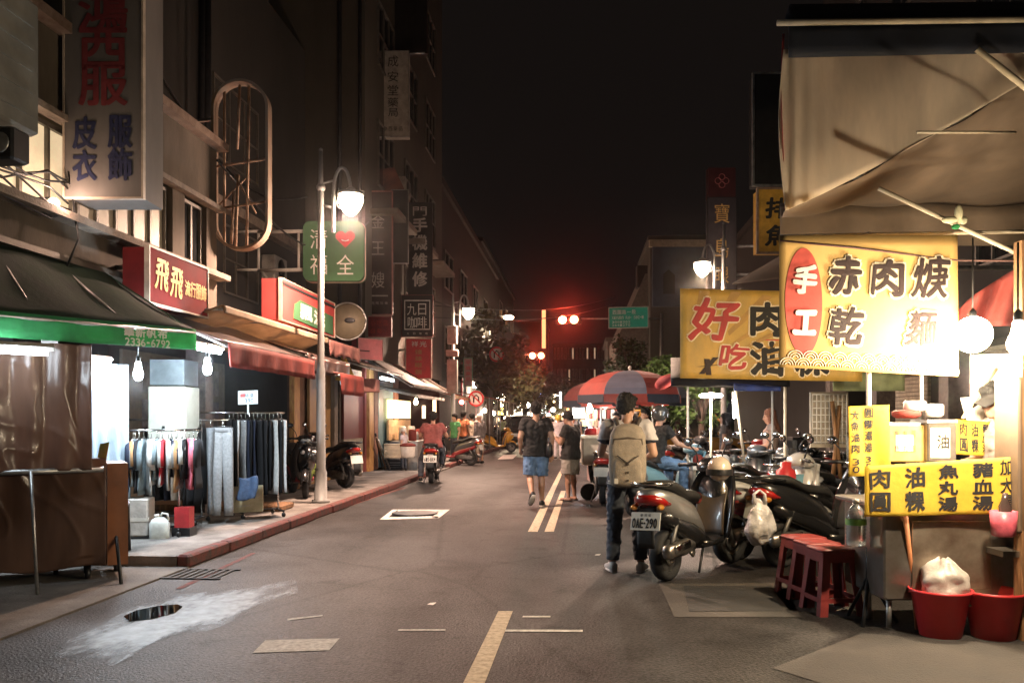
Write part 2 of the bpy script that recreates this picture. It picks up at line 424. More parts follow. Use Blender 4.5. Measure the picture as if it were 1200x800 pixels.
kerb(8.3, 22.4); kerb(25.5, 60)
b.build('kerb', redk, base=False, kind='structure')
strip('red_gutter_line', [[(372, 603), (378, 603), (476, 571.5), (472, 571)], [(205, 690), (213, 690), (300, 648), (294, 648)]], redk, lift=.004)

# ------------------------------------------------------------ building blocks
def window(bd, y0, y1, z0, z1, X, panes, fm, gm, depth=.06, name='window', split=1, horiz=0):
    """window in a wall of plane X facing +x"""
    b = MB(); t = .045
    b.box((X, y0, z0), (X + depth, y0 + t, z1)); b.box((X, y1 - t, z0), (X + depth, y1, z1))
    b.box((X, y0 + t, z0), (X + depth, y1 - t, z0 + t)); b.box((X, y0 + t, z1 - t), (X + depth, y1 - t, z1))
    for k in range(1, panes):
        y = y0 + (y1 - y0) * k / panes; b.box((X + .004, y - t / 2, z0 + t), (X + depth - .006, y + t / 2, z1 - t))
    for k in range(1, horiz + 1):
        z = z0 + (z1 - z0) * k / (horiz + 1); b.box((X + .006, y0 + t, z - .015), (X + depth - .01, y1 - t, z + .015))
    f = b.build(name, fm, bd, world=True)
    b = MB(); b.box((X - .02, y0 + .01, z0 + .01), (X + .015, y1 - .01, z1 - .01))
    g = b.build('pane', gm, f, world=True)
    return f
def windowY(bd, x0, x1, z0, z1, Y, panes, fm, gm, horiz=0):
    b = MB(); t = .05; d = .06
    b.box((x0, Y - d, z0), (x0 + t, Y, z1)); b.box((x1 - t, Y - d, z0), (x1, Y, z1)); b.box((x0 + t, Y - d, z0), (x1 - t, Y, z0 + t)); b.box((x0 + t, Y - d, z1 - t), (x1 - t, Y, z1))
    for k in range(1, panes):
        x = x0 + (x1 - x0) * k / panes; b.box((x - t / 2, Y - d + .005, z0 + t), (x + t / 2, Y, z1 - t))
    for k in range(1, horiz + 1):
        z = z0 + (z1 - z0) * k / (horiz + 1); b.box((x0 + t, Y - d + .008, z - .02), (x1 - t, Y, z + .02))
    f = b.build('window', fm, bd, world=True)
    b = MB(); b.box((x0 + .01, Y - .015, z0 + .01), (x1 - .01, Y + .02, z1 - .01)); b.build('pane', gm, f, world=True)
wframe = mat('window_frame_metal', (.16, .145, .125), rough=.5, metal=.4)
paneW = mat('frosted_pane', (.62, .54, .42), rough=.5, var=.12, scale=2)
paneL = mat('lit_pane', (.5, .42, .3), rough=.4, emit=(1, .75, .45), estr=.55)
ledgem = mat('weathered_ledge', (.3, .24, .19), rough=.85, col2=(.14, .11, .09), scale=5, bump=.6, bscale=40)
corr = mat('corrugated_sheet', (.3, .27, .23), rough=.55, metal=.5, col2=(.18, .14, .11), scale=4)

# A: two-storey shophouse on the left
AX = -5.5
A = thing('shophouse', 'two storey plastered shophouse with frosted upper windows behind the tall suit shop sign', 'building', (AX - 2, 8, 0))
b = MB()
b.box((AX - 3.4, 3, 2.9), (AX, 12.55, 3.58)); b.box((AX - 3.4, 3, 3.58), (AX - .25, 12.55, 4.68)); b.box((AX - 3.4, 3, 4.68), (AX, 12.55, 5.55))
b.box((AX - .25, 11.15, 3.58), (AX, 11.5, 4.68)); b.box((AX - .25, 12.2, 3.58), (AX, 12.55, 4.68)); b.box((AX - .25, 3, 3.58), (AX, 7.6, 4.68))
b.box((AX - 3.4, 6.2, .1), (AX - 3.1, 12.55, 2.9))
b.build('wall', plaster, A, world=True)
b = MB(); b.box((AX - .04, 3, 3.58), (AX + .2, 12.6, 3.66)); b.box((AX - .02, 3, 4.62), (AX + .12, 12.6, 4.69)); b.build('ledge', ledgem, A, world=True)
b = MB(); b.box((AX - .3, 3, 5.55), (AX + .16, 12.62, 5.66)); 
b.build('eave', mat('eave_flashing', (.55, .42, .34), rough=.35, metal=.6, col2=(.3, .2, .15), scale=6, bump=.3), A, world=True)
window(A, 7.65, 9.0, 3.68, 4.6, AX - .12, 3, wframe, paneL); window(A, 9.05, 11.1, 3.68, 4.6, AX - .12, 5, wframe, paneW)
window(A, 11.52, 12.18, 3.68, 4.6, AX - .12, 2, wframe, glassd)
for y in (12.2, 8.35): b = MB(); b.box((AX - .32, y, .1), (AX - .02, y + .28, 2.9)); b.build('pillar', tile, A, world=True)
b = MB(); b.box((AX - 3.08, 6.3, .1), (AX - 2.95, 8.9, 2.75))
for k in range(26): b.box((AX - 2.95, 6.3, .12 + k * .1), (AX - 2.93, 8.9, .18 + k * .1))
b.build('roller_shutter', corr, A, world=True)
b = MB(); b.box((AX - 3.08, 9.0, .1), (AX - 2.96, 10.4, 2.8)); b.build('door', dark, A, world=True)
b = MB(); b.box((AX - 3.08, 10.5, .1), (AX - 2.96, 12.3, 1.95)); b.build('panel', mat('pale_green_panel', (.5, .55, .45), rough=.5), A, world=True)
b = MB(); b.box((AX - 3.08, 10.5, 2.0), (AX - 2.94, 12.3, 2.8)); b.build('transom', mat('slate_panel', (.09, .11, .12), rough=.4), A, world=True)
# dark panel box at the upper left of the picture
b = MB(); q0 = onX(-60, 130, -4.9); q1 = onX(47, 130, -4.9)
b.box((-5.45, q0.y, 4.05), (-4.9, q1.y, 5.25), bev=.03)
for k in range(5): b.box((-4.9, q0.y + .1 + k * .001, 4.2 + k * .2), (-4.885, q1.y - .1, 4.24 + k * .2))
tag(b.build('panel_box', mat('grey_box_metal', (.16, .155, .135), rough=.6, var=.2, scale=3)), 'big blank grey metal box high on the wall left of the suit sign', 'panel box')
b = MB(); p = at(5, 172, 7.4); b.box((p.x - .16, p.y - .12, p.z - .14), (p.x + .16, p.y + .12, p.z + .14), bev=.02); b.ell((p.x + .04, p.y - .12, p.z), (.09, .02, .09), mi=1)
b.box((p.x - .9, p.y - .03, p.z - .02), (p.x - .1, p.y + .03, p.z + .02)); 
tag(b.build('vent_fan', [dark, galv]), 'small square vent fan box on the dark wall at the far left', 'fan')
# wires on the ledge
b = MB(); p = onX(40, 225, AX + .12)
for k in range(7):
    pts = [(AX + .1 + .05 * random.random(), 7.2 + i * .35, 3.95 - .2 * math.sin(i * .9 + k) * random.random() - .05 * k) for i in range(5)]
    b.tube(pts, .012, 5)
b.tube([(AX + .12, 8.6, 4.1), (AX + .2, 8.65, 3.4), (AX + .15, 8.5, 3.05)], .012, 5)
tag(b.build('cable_bundle', black), 'tangle of black cables on the ledge at the left below the suit sign', 'cables')
# small lamp in the window
p = onX(63, 238, AX + .1); t_ = thing('wall_lamp', 'small glowing round lamp at the lit upper window at far left', 'lamp', p)
b = MB(); b.ell((0, 0, 0), .055); b.build('bulb', mat('warm_bulb', (1, .9, .75), emit=(1, .78, .5), estr=14), t_)
b = MB(); b.tube([(-.22, 0, .05), (-.05, 0, .05)], .015); b.build('bracket', dark, t_)
lamp(p + V((.14, 0, .02)), 14, WARM, .05, parent=t_)

# B: dark recessed wall between shophouse and tall building (Y 12.6..20)
B_ = thing('back_building', 'dark recessed building behind the oval sign frame with unlit upper storeys', 'building', (-8, 16, 0))
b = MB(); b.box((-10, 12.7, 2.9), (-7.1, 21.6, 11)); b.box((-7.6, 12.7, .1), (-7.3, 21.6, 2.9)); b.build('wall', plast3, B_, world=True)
b = MB(); b.box((-7.12, 13.2, 5.6), (-6.9, 21.4, 5.8)); b.build('ledge', ledgem, B_, world=True)
b = MB(); b.tube([(-6.9, 15.3, 3), (-6.9, 15.3, 11)], .09); b.tube([(-6.8, 14.8, 3), (-6.75, 14.8, 10.5)], .06); b.build('drainpipe', dark, B_, world=True)
window(B_, 13.6, 15.0, 4.0, 5.4, -7.12, 3, wframe, glassd, horiz=1); window(B_, 16.5, 18.3, 4.0, 5.4, -7.12, 3, wframe, glassd, horiz=1); window(B_, 16.0, 18.3, 6.6, 8.2, -7.12, 3, wframe, glassd, horiz=1)
# ground-floor interior wall with posters (seen right of the clothes)
b = MB(); b.box((-7.29, 13, .12), (-7.24, 16.9, 2.6))
for i in range(5):
    for j in range(3):
        b.box((-7.235, 13.6 + i * .62, .7 + j * .62), (-7.225, 14.1 + i * .62, 1.2 + j * .62), 1 + (i + j) % 2)
b.build('poster_wall', [mat('poster_wall_paint', (.2, .16, .11), rough=.8), mat('poster_a', (.3, .25, .2), rough=.6, col2=(.08, .07, .06), scale=5), mat('poster_b', (.24, .2, .19), rough=.6, col2=(.06, .05, .06), scale=7)], B_, world=True)

# C: tall building, blank side wall toward us
CX = -5.55; CY = 21.7
C_ = thing('tower_block', 'tall apartment block with a blank stained side wall behind the green heart sign', 'building', (-8, CY + 5, 0))
b = MB(); b.box((-8.1, CY, 3.0), (CX, 34, 19)); b.build('wall', plast2, C_, world=True)
for i in range(3):
    for j in range(4): window(C_, 23 + i * 3.6, 25 + i * 3.6, 4.6 + j * 3.3, 6.4 + j * 3.3, CX, 3, wframe, glassd, horiz=1)
b = MB(); b.tube([(-6.2, CY - .08, 3), (-6.2, CY - .08, 18.8)], .06); b.tube([(CX - .12, CY - .06, 3), (CX - .12, CY - .06, 18.8)], .05); b.build('drainpipe', dark, C_, world=True)
b = MB(); b.box((-8.2, CY - .15, 18.9), (CX + .3, 34.1, 19.2)); b.build('parapet', plast2, C_, world=True)
for k in range(3):
    b = MB(); b.box((CX, 22.2 + 3.8 * k, 6.9), (CX + .75, 24.9 + 3.8 * k, 7.05)); b.build('window_canopy', corr, C_, world=True)
# D: beyond
def block(name, label, x0, x1, y0, y1, z, m, cols, rows, wz=3.2, face='x', lit=()):
    t = thing(name, label, 'building', ((x0 + x1) / 2, (y0 + y1) / 2, 0))
    b = MB(); b.box((x0, y0, 0), (x1, y1, z)); b.build('wall', m, t, world=True)
    b = MB(); b.box((x0 - .15, y0 - .15, z), (x1 + .15, y1 + .15, z + .3)); b.build('parapet', m, t, world=True)
    for i in range(cols):
        for j in range(rows):
            lt = (i, j) in lit
            if face == 'x+':
                w = (y1 - y0) / cols; window(t, y0 + w * (i + .25), y0 + w * (i + .75), 3.8 + j * wz, 5.4 + j * wz, x1, 2, wframe, paneL if lt else glassd)
            elif face == 'y':
                w = (x1 - x0) / cols; windowY(t, x0 + w * (i + .25), x0 + w * (i + .75), 3.8 + j * wz, 5.4 + j * wz, y0, 2, wframe, paneL if lt else glassd)
    return t
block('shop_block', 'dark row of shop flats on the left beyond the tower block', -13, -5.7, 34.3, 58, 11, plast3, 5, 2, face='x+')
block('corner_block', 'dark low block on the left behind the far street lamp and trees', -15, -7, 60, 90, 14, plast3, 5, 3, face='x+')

# ------------------------------------------------------------ shop fronts on the left (plane X = -5.6), between pixel columns
def ycol(px, X=-5.6): return onX(px, 500, X).y
F_ = thing('arcade_building', 'row of old wooden and painted shop doors behind the left lamp post', 'building', (-5.8, 20, .11))
def fpanel(px0, px1, z0, z1, m, name, X=-5.6, th=.06):
    b = MB(); b.box((X - th, ycol(px0, X), z0), (X, ycol(px1, X), z1)); return b.build(name, m, F_, world=True)
fpanel(340, 362, .11, 2.9, mat('brown_door', (.12, .06, .035), rough=.6, var=.3), 'door', -5.75)
fpanel(345, 351.5, .11, 2.9, mat('rust_yellow_post', (.48, .28, .09), rough=.6, col2=(.25, .1, .04), scale=6, stretch=(3, 3, .8)), 'post', -5.55, .1)
fpanel(363, 391, .11, 2.9, mat('ochre_door', (.32, .18, .06), rough=.55, col2=(.2, .1, .035), scale=2), 'door', -5.65)
fpanel(392, 396, .11, 2.9, plaster, 'post', -5.56, .1)
fpanel(398, 403, .11, 2.9, tile, 'post', -5.7, .1)
fpanel(403, 427, 1.0, 2.3, mat('maroon_panel', (.1, .02, .018), rough=.5), 'panel', -5.62)
fpanel(403, 427, .11, 1.0, mat('grey_brown_board', (.23, .2, .15), rough=.8), 'panel', -5.63)
fpanel(403, 424, 2.28, 2.72, mat('peach_board', (.6, .38, .25), rough=.6), 'panel', -5.66)
fpanel(427.5, 432, .11, 3.0, mat('dark_red_post', (.16, .035, .03), rough=.6), 'post', -5.58, .08)
fpanel(433, 438, .11, 2.9, MATS['rust_yellow_post'], 'post', -5.5, .12)
fpanel(439, 443, .11, 2.9, mat('red_brown_post', (.26, .12, .08), rough=.7), 'post', -5.55, .1)
fpanel(443.5, 462, .11, 2.95, mat('teal_panel', (.15, .27, .3), rough=.55, var=.2, scale=2), 'panel', -5.65)
fpanel(462.5, 467, .11, 2.9, mat('red_brown_post', (.26, .12, .08)), 'post', -5.6, .1)
b = MB(); b.box((-8.5, 16.95, .11), (-5.72, 17.05, 2.9)); b.build('wall', plast3, F_, world=True)
b = MB(); b.box((-8.5, ycol(467), .11), (-8.3, 34, 2.9)); b.build('wall', plast3, F_, world=True)

# ------------------------------------------------------------ right side buildings
RX = 7.2
Rb = thing('corner_building', 'dark tall building behind the right hand stalls with a barred window', 'building', (RX + 3, 14, 0))
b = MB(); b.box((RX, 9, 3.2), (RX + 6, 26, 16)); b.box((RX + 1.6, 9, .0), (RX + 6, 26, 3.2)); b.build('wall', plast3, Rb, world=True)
for y in (9.3, 13.4, 17.5, 21.6, 25.5):
    b = MB(); b.box((RX + .05, y, 0), (RX + .5, y + .45, 3.2)); b.build('pillar', tile, Rb, world=True)
Xw = RX - .02
def winR(bd, y0, y1, z0, z1, X, panes, fm, gm):
    b = MB(); t = .05
    b.box((X - .07, y0, z0), (X, y0 + t, z1)); b.box((X - .07, y1 - t, z0), (X, y1, z1)); b.box((X - .07, y0 + t, z0), (X, y1 - t, z0 + t)); b.box((X - .07, y0 + t, z1 - t), (X, y1 - t, z1))
    for k in range(1, panes):
        y = y0 + (y1 - y0) * k / panes; b.box((X - .065, y - .02, z0 + t), (X, y + .02, z1 - t))
    f = b.build('window', fm, bd, world=True)
    b = MB(); b.box((X - .02, y0 + .01, z0 + .01), (X + .02, y1 - .01, z1 - .01)); b.build('pane', gm, f, world=True)
for y in (10, 14.2, 18.4, 22.2):
    for z in (4.2, 7.4, 10.6): winR(Rb, y, y + 1.9, z, z + 1.7, RX, 3, wframe, glassd)
b = MB(); ysh = [(9.9, 13.2), (14.0, 17.3), (18.1, 21.4), (22.2, 25.3)]
for (a0, a1) in ysh:
    for k in range(28): b.box((RX + 1.5, a0, .1 + k * .105), (RX + 1.58, a1, .19 + k * .105))
b.build('roller_shutter', mat('pale_shutter', (.42, .38, .3), rough=.5, metal=.3, var=.2), Rb, world=True)
Rc = block('far_block', 'dark shop block on the right behind the vertical gold sign', 7.6, 14, 27, 43, 10, plast3, 4, 2, face='none')
for y in (28, 32, 36):
    winR(Rc, y, y + 2, 4.2, 6, 7.6, 3, wframe, glassd)
# far end-of-street blocks
def fary(px, Z): return at(px, 490, Z)
def fblock(px0, px1, pyt, Z, dep, label, m, cols, rows, lit=(), name='apartment_block', wz=3.0):
    a = at(px0, 490, Z); c = at(px1, 490, Z); h = H + (490 - pyt) * Z / 1000
    return block(name, label, min(a.x, c.x), max(a.x, c.x), a.y, a.y + dep, h, m, cols, rows, wz, 'y', lit)
fblock(712, 765, 400, 62, 8, 'dim house at the end of the right side below the street name sign', plast2, 3, 1)
fblock(762, 832, 282, 56, 10, 'tall block at the street end with a faded picture board on its wall', plast2, 2, 1, name='apartment_block')
fblock(648, 716, 405, 120, 12, 'distant dark apartment block with a few lit windows left of the street name sign', plast3, 16, 3, lit=((4, 1), (5, 2), (9, 2), (11, 2), (11, 1), (4, 0), (9, 0)), wz=3.0)
fblock(560, 640, 380, 130, 12, 'distant dark block behind the trees at the end of the street', plast3, 5, 3)
# picture board
p0 = at(764, 345, 55.6); p1 = at(826, 345, 55.6); Mx, w = frame(p0, p1); h = (345 - 290) * .0556
t_ = thing('picture_board', 'large faded blue picture board high on the block at the street end', 'billboard', p0)
b = MB(); b.M = Mx; b.box((0, -.8, 0), (w, h, .25)); b.build('panel', mat('faded_blue_board', (.10, .13, .19), rough=.6, var=.35, scale=.4, col2=(.05, .055, .07)), t_, world=True)
b = MB(); b.M = Mx; b.box((-.2, h, -.02), (w + .2, h + .45, .32)); b.build('frame', cream, t_, world=True)
b = MB(); b.M = Mx; b.prism([(w * .2, 0), (w * .2, h * .42), (w * .3, h * .52), (w * .42, h * .4), (w * .42, 0)], .25, .27); b.build('picture', plast3, t_, world=True)
# gabled roof left of the board
p0 = at(722, 400, 58); p1 = at(768, 400, 58); Mx, w = frame(p0, p1)
t_ = thing('gable_roof', 'sloping gable wall with a small chimney at the street end', 'roof', p0)
b = MB(); b.M = Mx; b.prism([(0, -2.4), (0, 0), (w * .75, 4.6), (w, 4.6), (w, -2.4)], -4, 0); b.build('wall', mat('pale_gable', (.2, .17, .14), rough=.9), t_, world=True)
b = MB(); b.M = Mx; b.box((w * .55, 3.7, -1), (w * .85, 5.2, -.2)); b.build('chimney', plast3, t_, world=True)
# ------------------------------------------------------------ signs
def sign(name, label, cat, px0, px1, yt, yb, Z0, Z1, th, pm, fm=None, group=None, rim=.03, letters=(), bolt=None, cut=None, round_=0.0):
    """board whose left edge stands at pixel px0 / depth Z0 and right edge at px1 / Z1; yt, yb measured at the left edge.
    letters: (char, u, v, w, h, material, bold[, slant]) in fractions of width and height"""
    bl = at(px0, yb, Z0); br = at(px1, HY - (HY - yb) * Z0 / Z1, Z1); br.z = bl.z
    h = (yb - yt) * Z0 / FPX; Mx, w = frame(bl, br)
    c = (bl + br) / 2 - V((Mx[0][2], Mx[1][2], Mx[2][2])) * th / 2
    t = thing(name, label, cat, c, 0, group)
    b = MB(); b.M = Mx
    if round_:
        r = round_; poly = []
        for (cx, cy, a0) in ((w - r, r, -90), (w - r, h - r, 0), (r, h - r, 90), (r, r, 180)):
            for k in range(6): a = math.radians(a0 + 18 * k); poly.append((cx + r * math.cos(a), cy + r * math.sin(a)))
        b.prism(poly, -th, 0)
    else: b.box((0, 0, -th), (w, h, 0))
    b.build('panel', pm, t, world=True)
    if fm is not None and rim:
        b = MB(); b.M = Mx; e = .012
        if round_:
            k = 1.0; b.tube([(p[0], p[1], -th / 2) for p in poly + poly[:1]], rim, 6)
        else:
            q = min(th, .05); b.box((-rim, -rim, -q), (w + rim, 0, e)); b.box((-rim, h, -q), (w + rim, h + rim, e)); b.box((-rim, 0, -q), (0, h, e)); b.box((w, 0, -q), (w + rim, h, e))
        b.build('frame', fm, t, world=True)
    grp = {}
    for i, L in enumerate(letters): grp.setdefault(i, []).append(L)
    for k, Ls in grp.items():
        b = MB(); b.M = Mx
        for L in Ls: b.text(L[0], L[1] * w, L[2] * h, L[3] * w, L[4] * h, .006, bold=(L[6] if len(L) > 6 else 0) * w, slant=L[7] if len(L) > 7 else 0)
        b.build('lettering', Ls[0][5], t, world=True)
    if bolt:
        b = MB()
        for (p, q, r) in bolt: b.tube([p, q], r, 8)
        b.build('bracket', bolt and galv, t, world=True)
    t['_M'] = 0; del t['_M']
    return t, Mx, w, h
ink_n = mat('navy_lettering', (.025, .03, .085), rough=.6); ink_r = mat('dark_red_lettering', (.22, .035, .04), rough=.6)
ink_y = mat('yellow_lettering', (.8, .5, .15), rough=.5); ink_w = mat('white_lettering', (.75, .74, .68), rough=.5); ink_k = mat('black_lettering', (.012, .011, .011), rough=.7)
ink_g = mat('grey_lettering', (.5, .46, .42), rough=.6); ink_gold = mat('gold_lettering', (.42, .28, .09), rough=.45); ink_red = mat('red_lettering', (.5, .03, .03), rough=.6)
signw = mat('old_white_sign', (.22, .20, .19), rough=.7, spec=.2, col2=(.14, .13, .12), scale=1.5, stretch=(1, 1, .4))
redb = mat('dark_red_sign', (.17, .016, .016), rough=.8, spec=.15, var=.25, scale=2); edgeW = mat('pale_sign_edge', (.55, .45, .36), rough=.5)

# tall white suit-shop sign (top of it above the picture)
sign('shop_sign', 'tall dirty white vertical sign with dark red and navy characters at the upper left', 'sign', 76, 166, -75, 231, 9.0, 9.0, .55, signw, edgeW, rim=.02,
     letters=[('飛', .5, .955, .62, .15, ink_r, .012), ('鴻', .5, .715, .62, .15, ink_r, .014), ('西', .5, .567, .60, .155, ink_r, .014), ('服', .5, .43, .62, .155, ink_r, .014),
              ('皮', .26, .245, .3, .12, ink_n, .012), ('衣', .26, .12, .3, .115, ink_n, .012), ('服', .72, .25, .3, .12, ink_n, .012), ('飾', .72, .125, .3, .12, ink_n, .012)],
     bolt=[(at(120, 20, 9.4), V((-5.7, 9.6, 5.5)), .04), (at(120, 190, 9.4), V((-5.55, 9.4, 4.15)), .04)])
# red fashion sign along the street
pA = onX(175, 353, -4.95); ZA = pA.dot(V((-SN, CS, 0))); pB = onX(243, 370, -4.95); ZB = pB.dot(V((-SN, CS, 0)))
sign('shop_sign', 'dark red slanting sign with yellow brush characters for a fashion shop above the green awning', 'sign', 175, 243, 289, 353, ZA, ZB, .32, redb, edgeW, rim=.022,
     letters=[('飛', .19, .56, .2, .56, ink_y, .006, .12), ('飛', .43, .5, .2, .56, ink_y, .006, .12), ('流', .62, .47, .095, .30, ink_y, .004), ('行', .72, .47, .095, .30, ink_y, .004), ('服', .82, .47, .095, .30, ink_y, .004), ('飾', .92, .47, .095, .30, ink_y, .004)],
     bolt=[(V((-5.5, pA.y + .3, 3.3)), V((-5.2, pA.y + .3, 3.3)), .03)])
# oval empty sign frame
Zo = 13.2
t_ = thing('oval_sign_frame', 'empty rusty white oval sign frame with bare inner tubes standing out from the wall', 'sign frame', at(281, 292, Zo))
def oval(px0, px1, py0, py1, n=20):
    out = []; r = (px1 - px0) / 2; cx = (px0 + px1) / 2
    for k in range(n + 1): a = PI * k / n; out.append((cx + r * math.cos(a), py0 + r - r * math.sin(a)))
    for k in range(n + 1): a = PI + PI * k / n; out.append((cx + r * math.cos(a), py1 - r - r * math.sin(a)))
    return out
ov = oval(247, 314, 92, 292); framew = mat('rusted_cream_paint', (.22, .185, .15), rough=.5, col2=(.22, .14, .09), scale=3, metal=.2)
b = MB()
def band(pts, Z, wpx, dep):
    rings = []
    n = len(pts); cx = sum(p[0] for p in pts) / n; cyy = sum(p[1] for p in pts) / n
    for p in pts + pts[:1]:
        a = at(p[0], p[1], Z); c = at(cx, min(max(p[1], 126), 258), Z); d = (c - a).normalized() * wpx; bk = V((-SN, CS, 0)) * dep
        rings.append([a, a + d, a + d + bk, a + bk])
    return rings
b.loft(band(ov, Zo, .04, .22), cap=False, smooth=False); b.build('frame', framew, t_, world=True)
b = MB()
for px, y0, y1 in ((263, 100, 284), (281, 100, 175), (292, 97, 288), (279, 205, 290), (274, 225, 286)):
    b.tube([at(px, y0, Zo + .15), at(px + (-3 if px > 270 else 0), y1, Zo + .15)], .022, 6)
for py in (190, 240): b.tube([at(247, py + 6, Zo + .15), at(314, py - 4, Zo + .15)], .02, 6)
b.tube([at(247, 250, Zo + .15), at(292, 205, Zo + .15)], .014, 6); b.tube([at(300, 250, Zo + .15), at(275, 205, Zo + .15)], .014, 6)
b.build('inner_tube', mat('pale_rusty_tube', (.45, .33, .24), rough=.5, metal=.4, col2=(.2, .12, .08)), t_, world=True)
b = MB(); b.tube([at(230, 300, 12.6), at(247, 215, Zo)], .03); b.tube([at(232, 305, 12.6), at(249, 150, Zo + .2), at(252, 130, Zo + .2)], .02)
for py in (140, 250): b.tube([at(247, py, Zo + .2), at(200, py + 6, Zo + .6)], .03)
b.build('bracket', galv, t_, world=True)
# green heart sign on white frame
gs = mat('green_sign', (.06, .15, .07), rough=.7, spec=.2, var=.15, scale=1.5)
t_, Mx, w, h = sign('shop_sign', 'dark green rounded sign with white characters and a red heart behind the near street lamp', 'sign', 355, 426, 259, 329, 17.0, 17.0, .35, gs, mat('pink_white_edge', (.6, .42, .36), rough=.4), rim=.018, round_=.14,
     letters=[('清', .26, .70, .28, .33, ink_w), ('福', .26, .27, .28, .33, ink_w), ('全', .70, .27, .29, .33, ink_w), ('❤', .70, .69, .32, .28, ink_red)])
b = MB(); b.M = Mx; b.tube([(w * (.64 + .02 * k), h * (.685 - .02 * (1 - ((k - 3) / 3) ** 2)), .012) for k in range(7)], .012, 5); b.build('smile', ink_w, t_, world=True)
b = MB()
for py in (271, 316): b.tube([at(355, py, 17.15), at(303, py + 1, 17.6)], .04, 6)
b.tube([at(303, 271, 17.6), at(303, 316, 17.6)], .03, 6); b.tube([at(350, 271, 17.2), at(350, 316, 17.2)], .025, 6); b.tube([at(307, 318, 17.55), at(332, 355, 17.5)], .03, 6); b.tube([at(321, 322, 17.6), at(321, 395, 17.6)], .03, 6)
b.tube([at(303, 271, 17.6), V((-7.1, at(303, 271, 17.6).y, at(303, 271, 17.6).z))], .03, 6); b.tube([at(303, 316, 17.6), V((-7.1, at(303, 316, 17.6).y, at(303, 316, 17.6).z))], .03, 6)
b.build('bracket', whitep, t_, world=True)
# red box sign with green picture
coral = mat('coral_sign', (.42, .06, .055), rough=.7, spec=.2, var=.15, scale=2)
pA = onX(330, 368, -5.1); pB = onX(394, 380, -5.1); ZA = pA.dot(V((-SN, CS, 0))); ZB = pB.dot(V((-SN, CS, 0)))
t_, Mx, w, h = sign('shop_sign', 'coral red sign with a dark green panel and white brush characters behind the street lamp', 'sign', 330, 392, 326, 374, ZA, ZB, .35, coral, edgeW, rim=.015)
b = MB(); b.M = Mx; b.prism([(w * .18, h * .12), (w * .95, h * .04), (w * .95, h * .58), (w * .3, h * .66), (w * .2, h * .5)], .004, .02); b.build('picture', gs, t_, world=True)
b = MB(); b.M = Mx
for k, c in enumerate('飄流'): b.text(c, w * (.4 + .25 * k), h * (.38 - .02 * k), w * .22, h * .36, .024, bold=.015, slant=.1)
b.build('lettering', ink_w, t_, world=True)
b = MB(); b.M = Mx; b.box((0, h * .86, .0), (w, h * .93, .012)); b.build('stripe', ink_k, t_, world=True)
# round sign
p = at(408, 377, 18.5); t_ = thing('round_sign', 'dim round brown sign disc hanging under the green heart sign', 'sign', p)
t_.rotation_euler = (0, 0, YAW)
b = MB(); b.lathe([(.02, -.08), (.4, -.08), (.4, .06), (.02, .06)], n=32, axis='y'); b.build('panel', mat('dim_disc', (.17, .14, .09), rough=.6, col2=(.1, .08, .055), scale=3), t_)
b = MB(); b.tube([(.4 * math.cos(a), -.08, .4 * math.sin(a)) for a in [2 * PI * k / 32 for k in range(33)]], .02, 6); b.build('frame', galv, t_)
b = MB(); b.ell((.05, -.085, .02), (.12, .01, .06)); b.text('茶', .02, -.1, .1, .1); b.tube([(-.4, 0, .1), (-.9, .1, .1)], .02); b.build('emblem', dark, t_)
# vertical signs further down the left side
dk = mat('black_sign', (.018, .016, .015), rough=.45); dkr = mat('dark_brown_sign', (.05, .032, .028), rough=.5)
sign('vertical_sign', 'tall dark brown vertical sign with thin grey characters right of the green heart sign', 'sign', 430, 459, 225, 368, 22.8, 22.8, .3, dkr, mat('pink_lit_edge', (.45, .2, .18), rough=.4), rim=.03,  # pink frame colour, reused on the signs below
     letters=[('金', .45, .76, .52, .115, ink_g), ('王', .45, .54, .5, .11, ink_g), ('嫂', .45, .28, .52, .13, ink_g), ('一', .5, .15, .7, .02, ink_g), ('吃', .25, .09, .12, .022, ink_g), ('喝', .42, .09, .12, .022, ink_g), ('玩', .6, .09, .12, .022, ink_g), ('樂', .78, .09, .12, .022, ink_g)],
     bolt=[(at(440, 240, 23.2), V((CX, at(440, 240, 23.2).y, at(440, 240, 23).z)), .04)])
sign('vertical_sign', 'blank dark hanging sign with a pale steel edge between the two tall vertical signs', 'sign', 459, 478, 223, 308, 23.6, 23.6, .2, dk, galv, rim=.02, bolt=[(at(465, 230, 23.8), V((CX, at(465, 230, 23.8).y, at(465, 230, 23.8).z)), .04)])
sign('vertical_sign', 'tall black vertical sign with grey characters for mobile phone repair', 'sign', 479, 506, 238, 345, 26.5, 26.5, .3, dk, dk, rim=.02,
     letters=[('門', .48, .91, .6, .10, ink_g), ('手', .48, .76, .62, .15, ink_g, .02), ('機', .48, .57, .62, .16, ink_g, .02), ('維', .48, .37, .62, .16, ink_g, .02), ('修', .48, .17, .62, .16, ink_g, .02)],
     bolt=[(at(480, 300, 26.7), V((CX, at(480, 300, 26.7).y, at(480, 300, 26.7).z)), .04)])
t_, Mx, w, h = sign('coffee_sign', 'small black square sign with a pale outlined coffee logo below the phone repair sign', 'sign', 471, 507, 346, 394, 26.4, 26.4, .25, dk, mat('dim_red_edge', (.2, .05, .05), rough=.5), rim=.015,
     letters=[('九', .32, .66, .3, .28, ink_w), ('日', .66, .66, .26, .28, ink_w), ('咖', .34, .34, .3, .28, ink_w), ('啡', .66, .34, .3, .28, ink_w), ('九', .2, .07, .07, .05, ink_w), ('日', .4, .07, .07, .05, ink_w), ('咖', .6, .07, .07, .05, ink_w), ('啡', .8, .07, .07, .05, ink_w)],
     bolt=[(at(472, 370, 26.6), V((CX, at(472, 370, 26.6).y, at(472, 370, 26.6).z)), .04)])
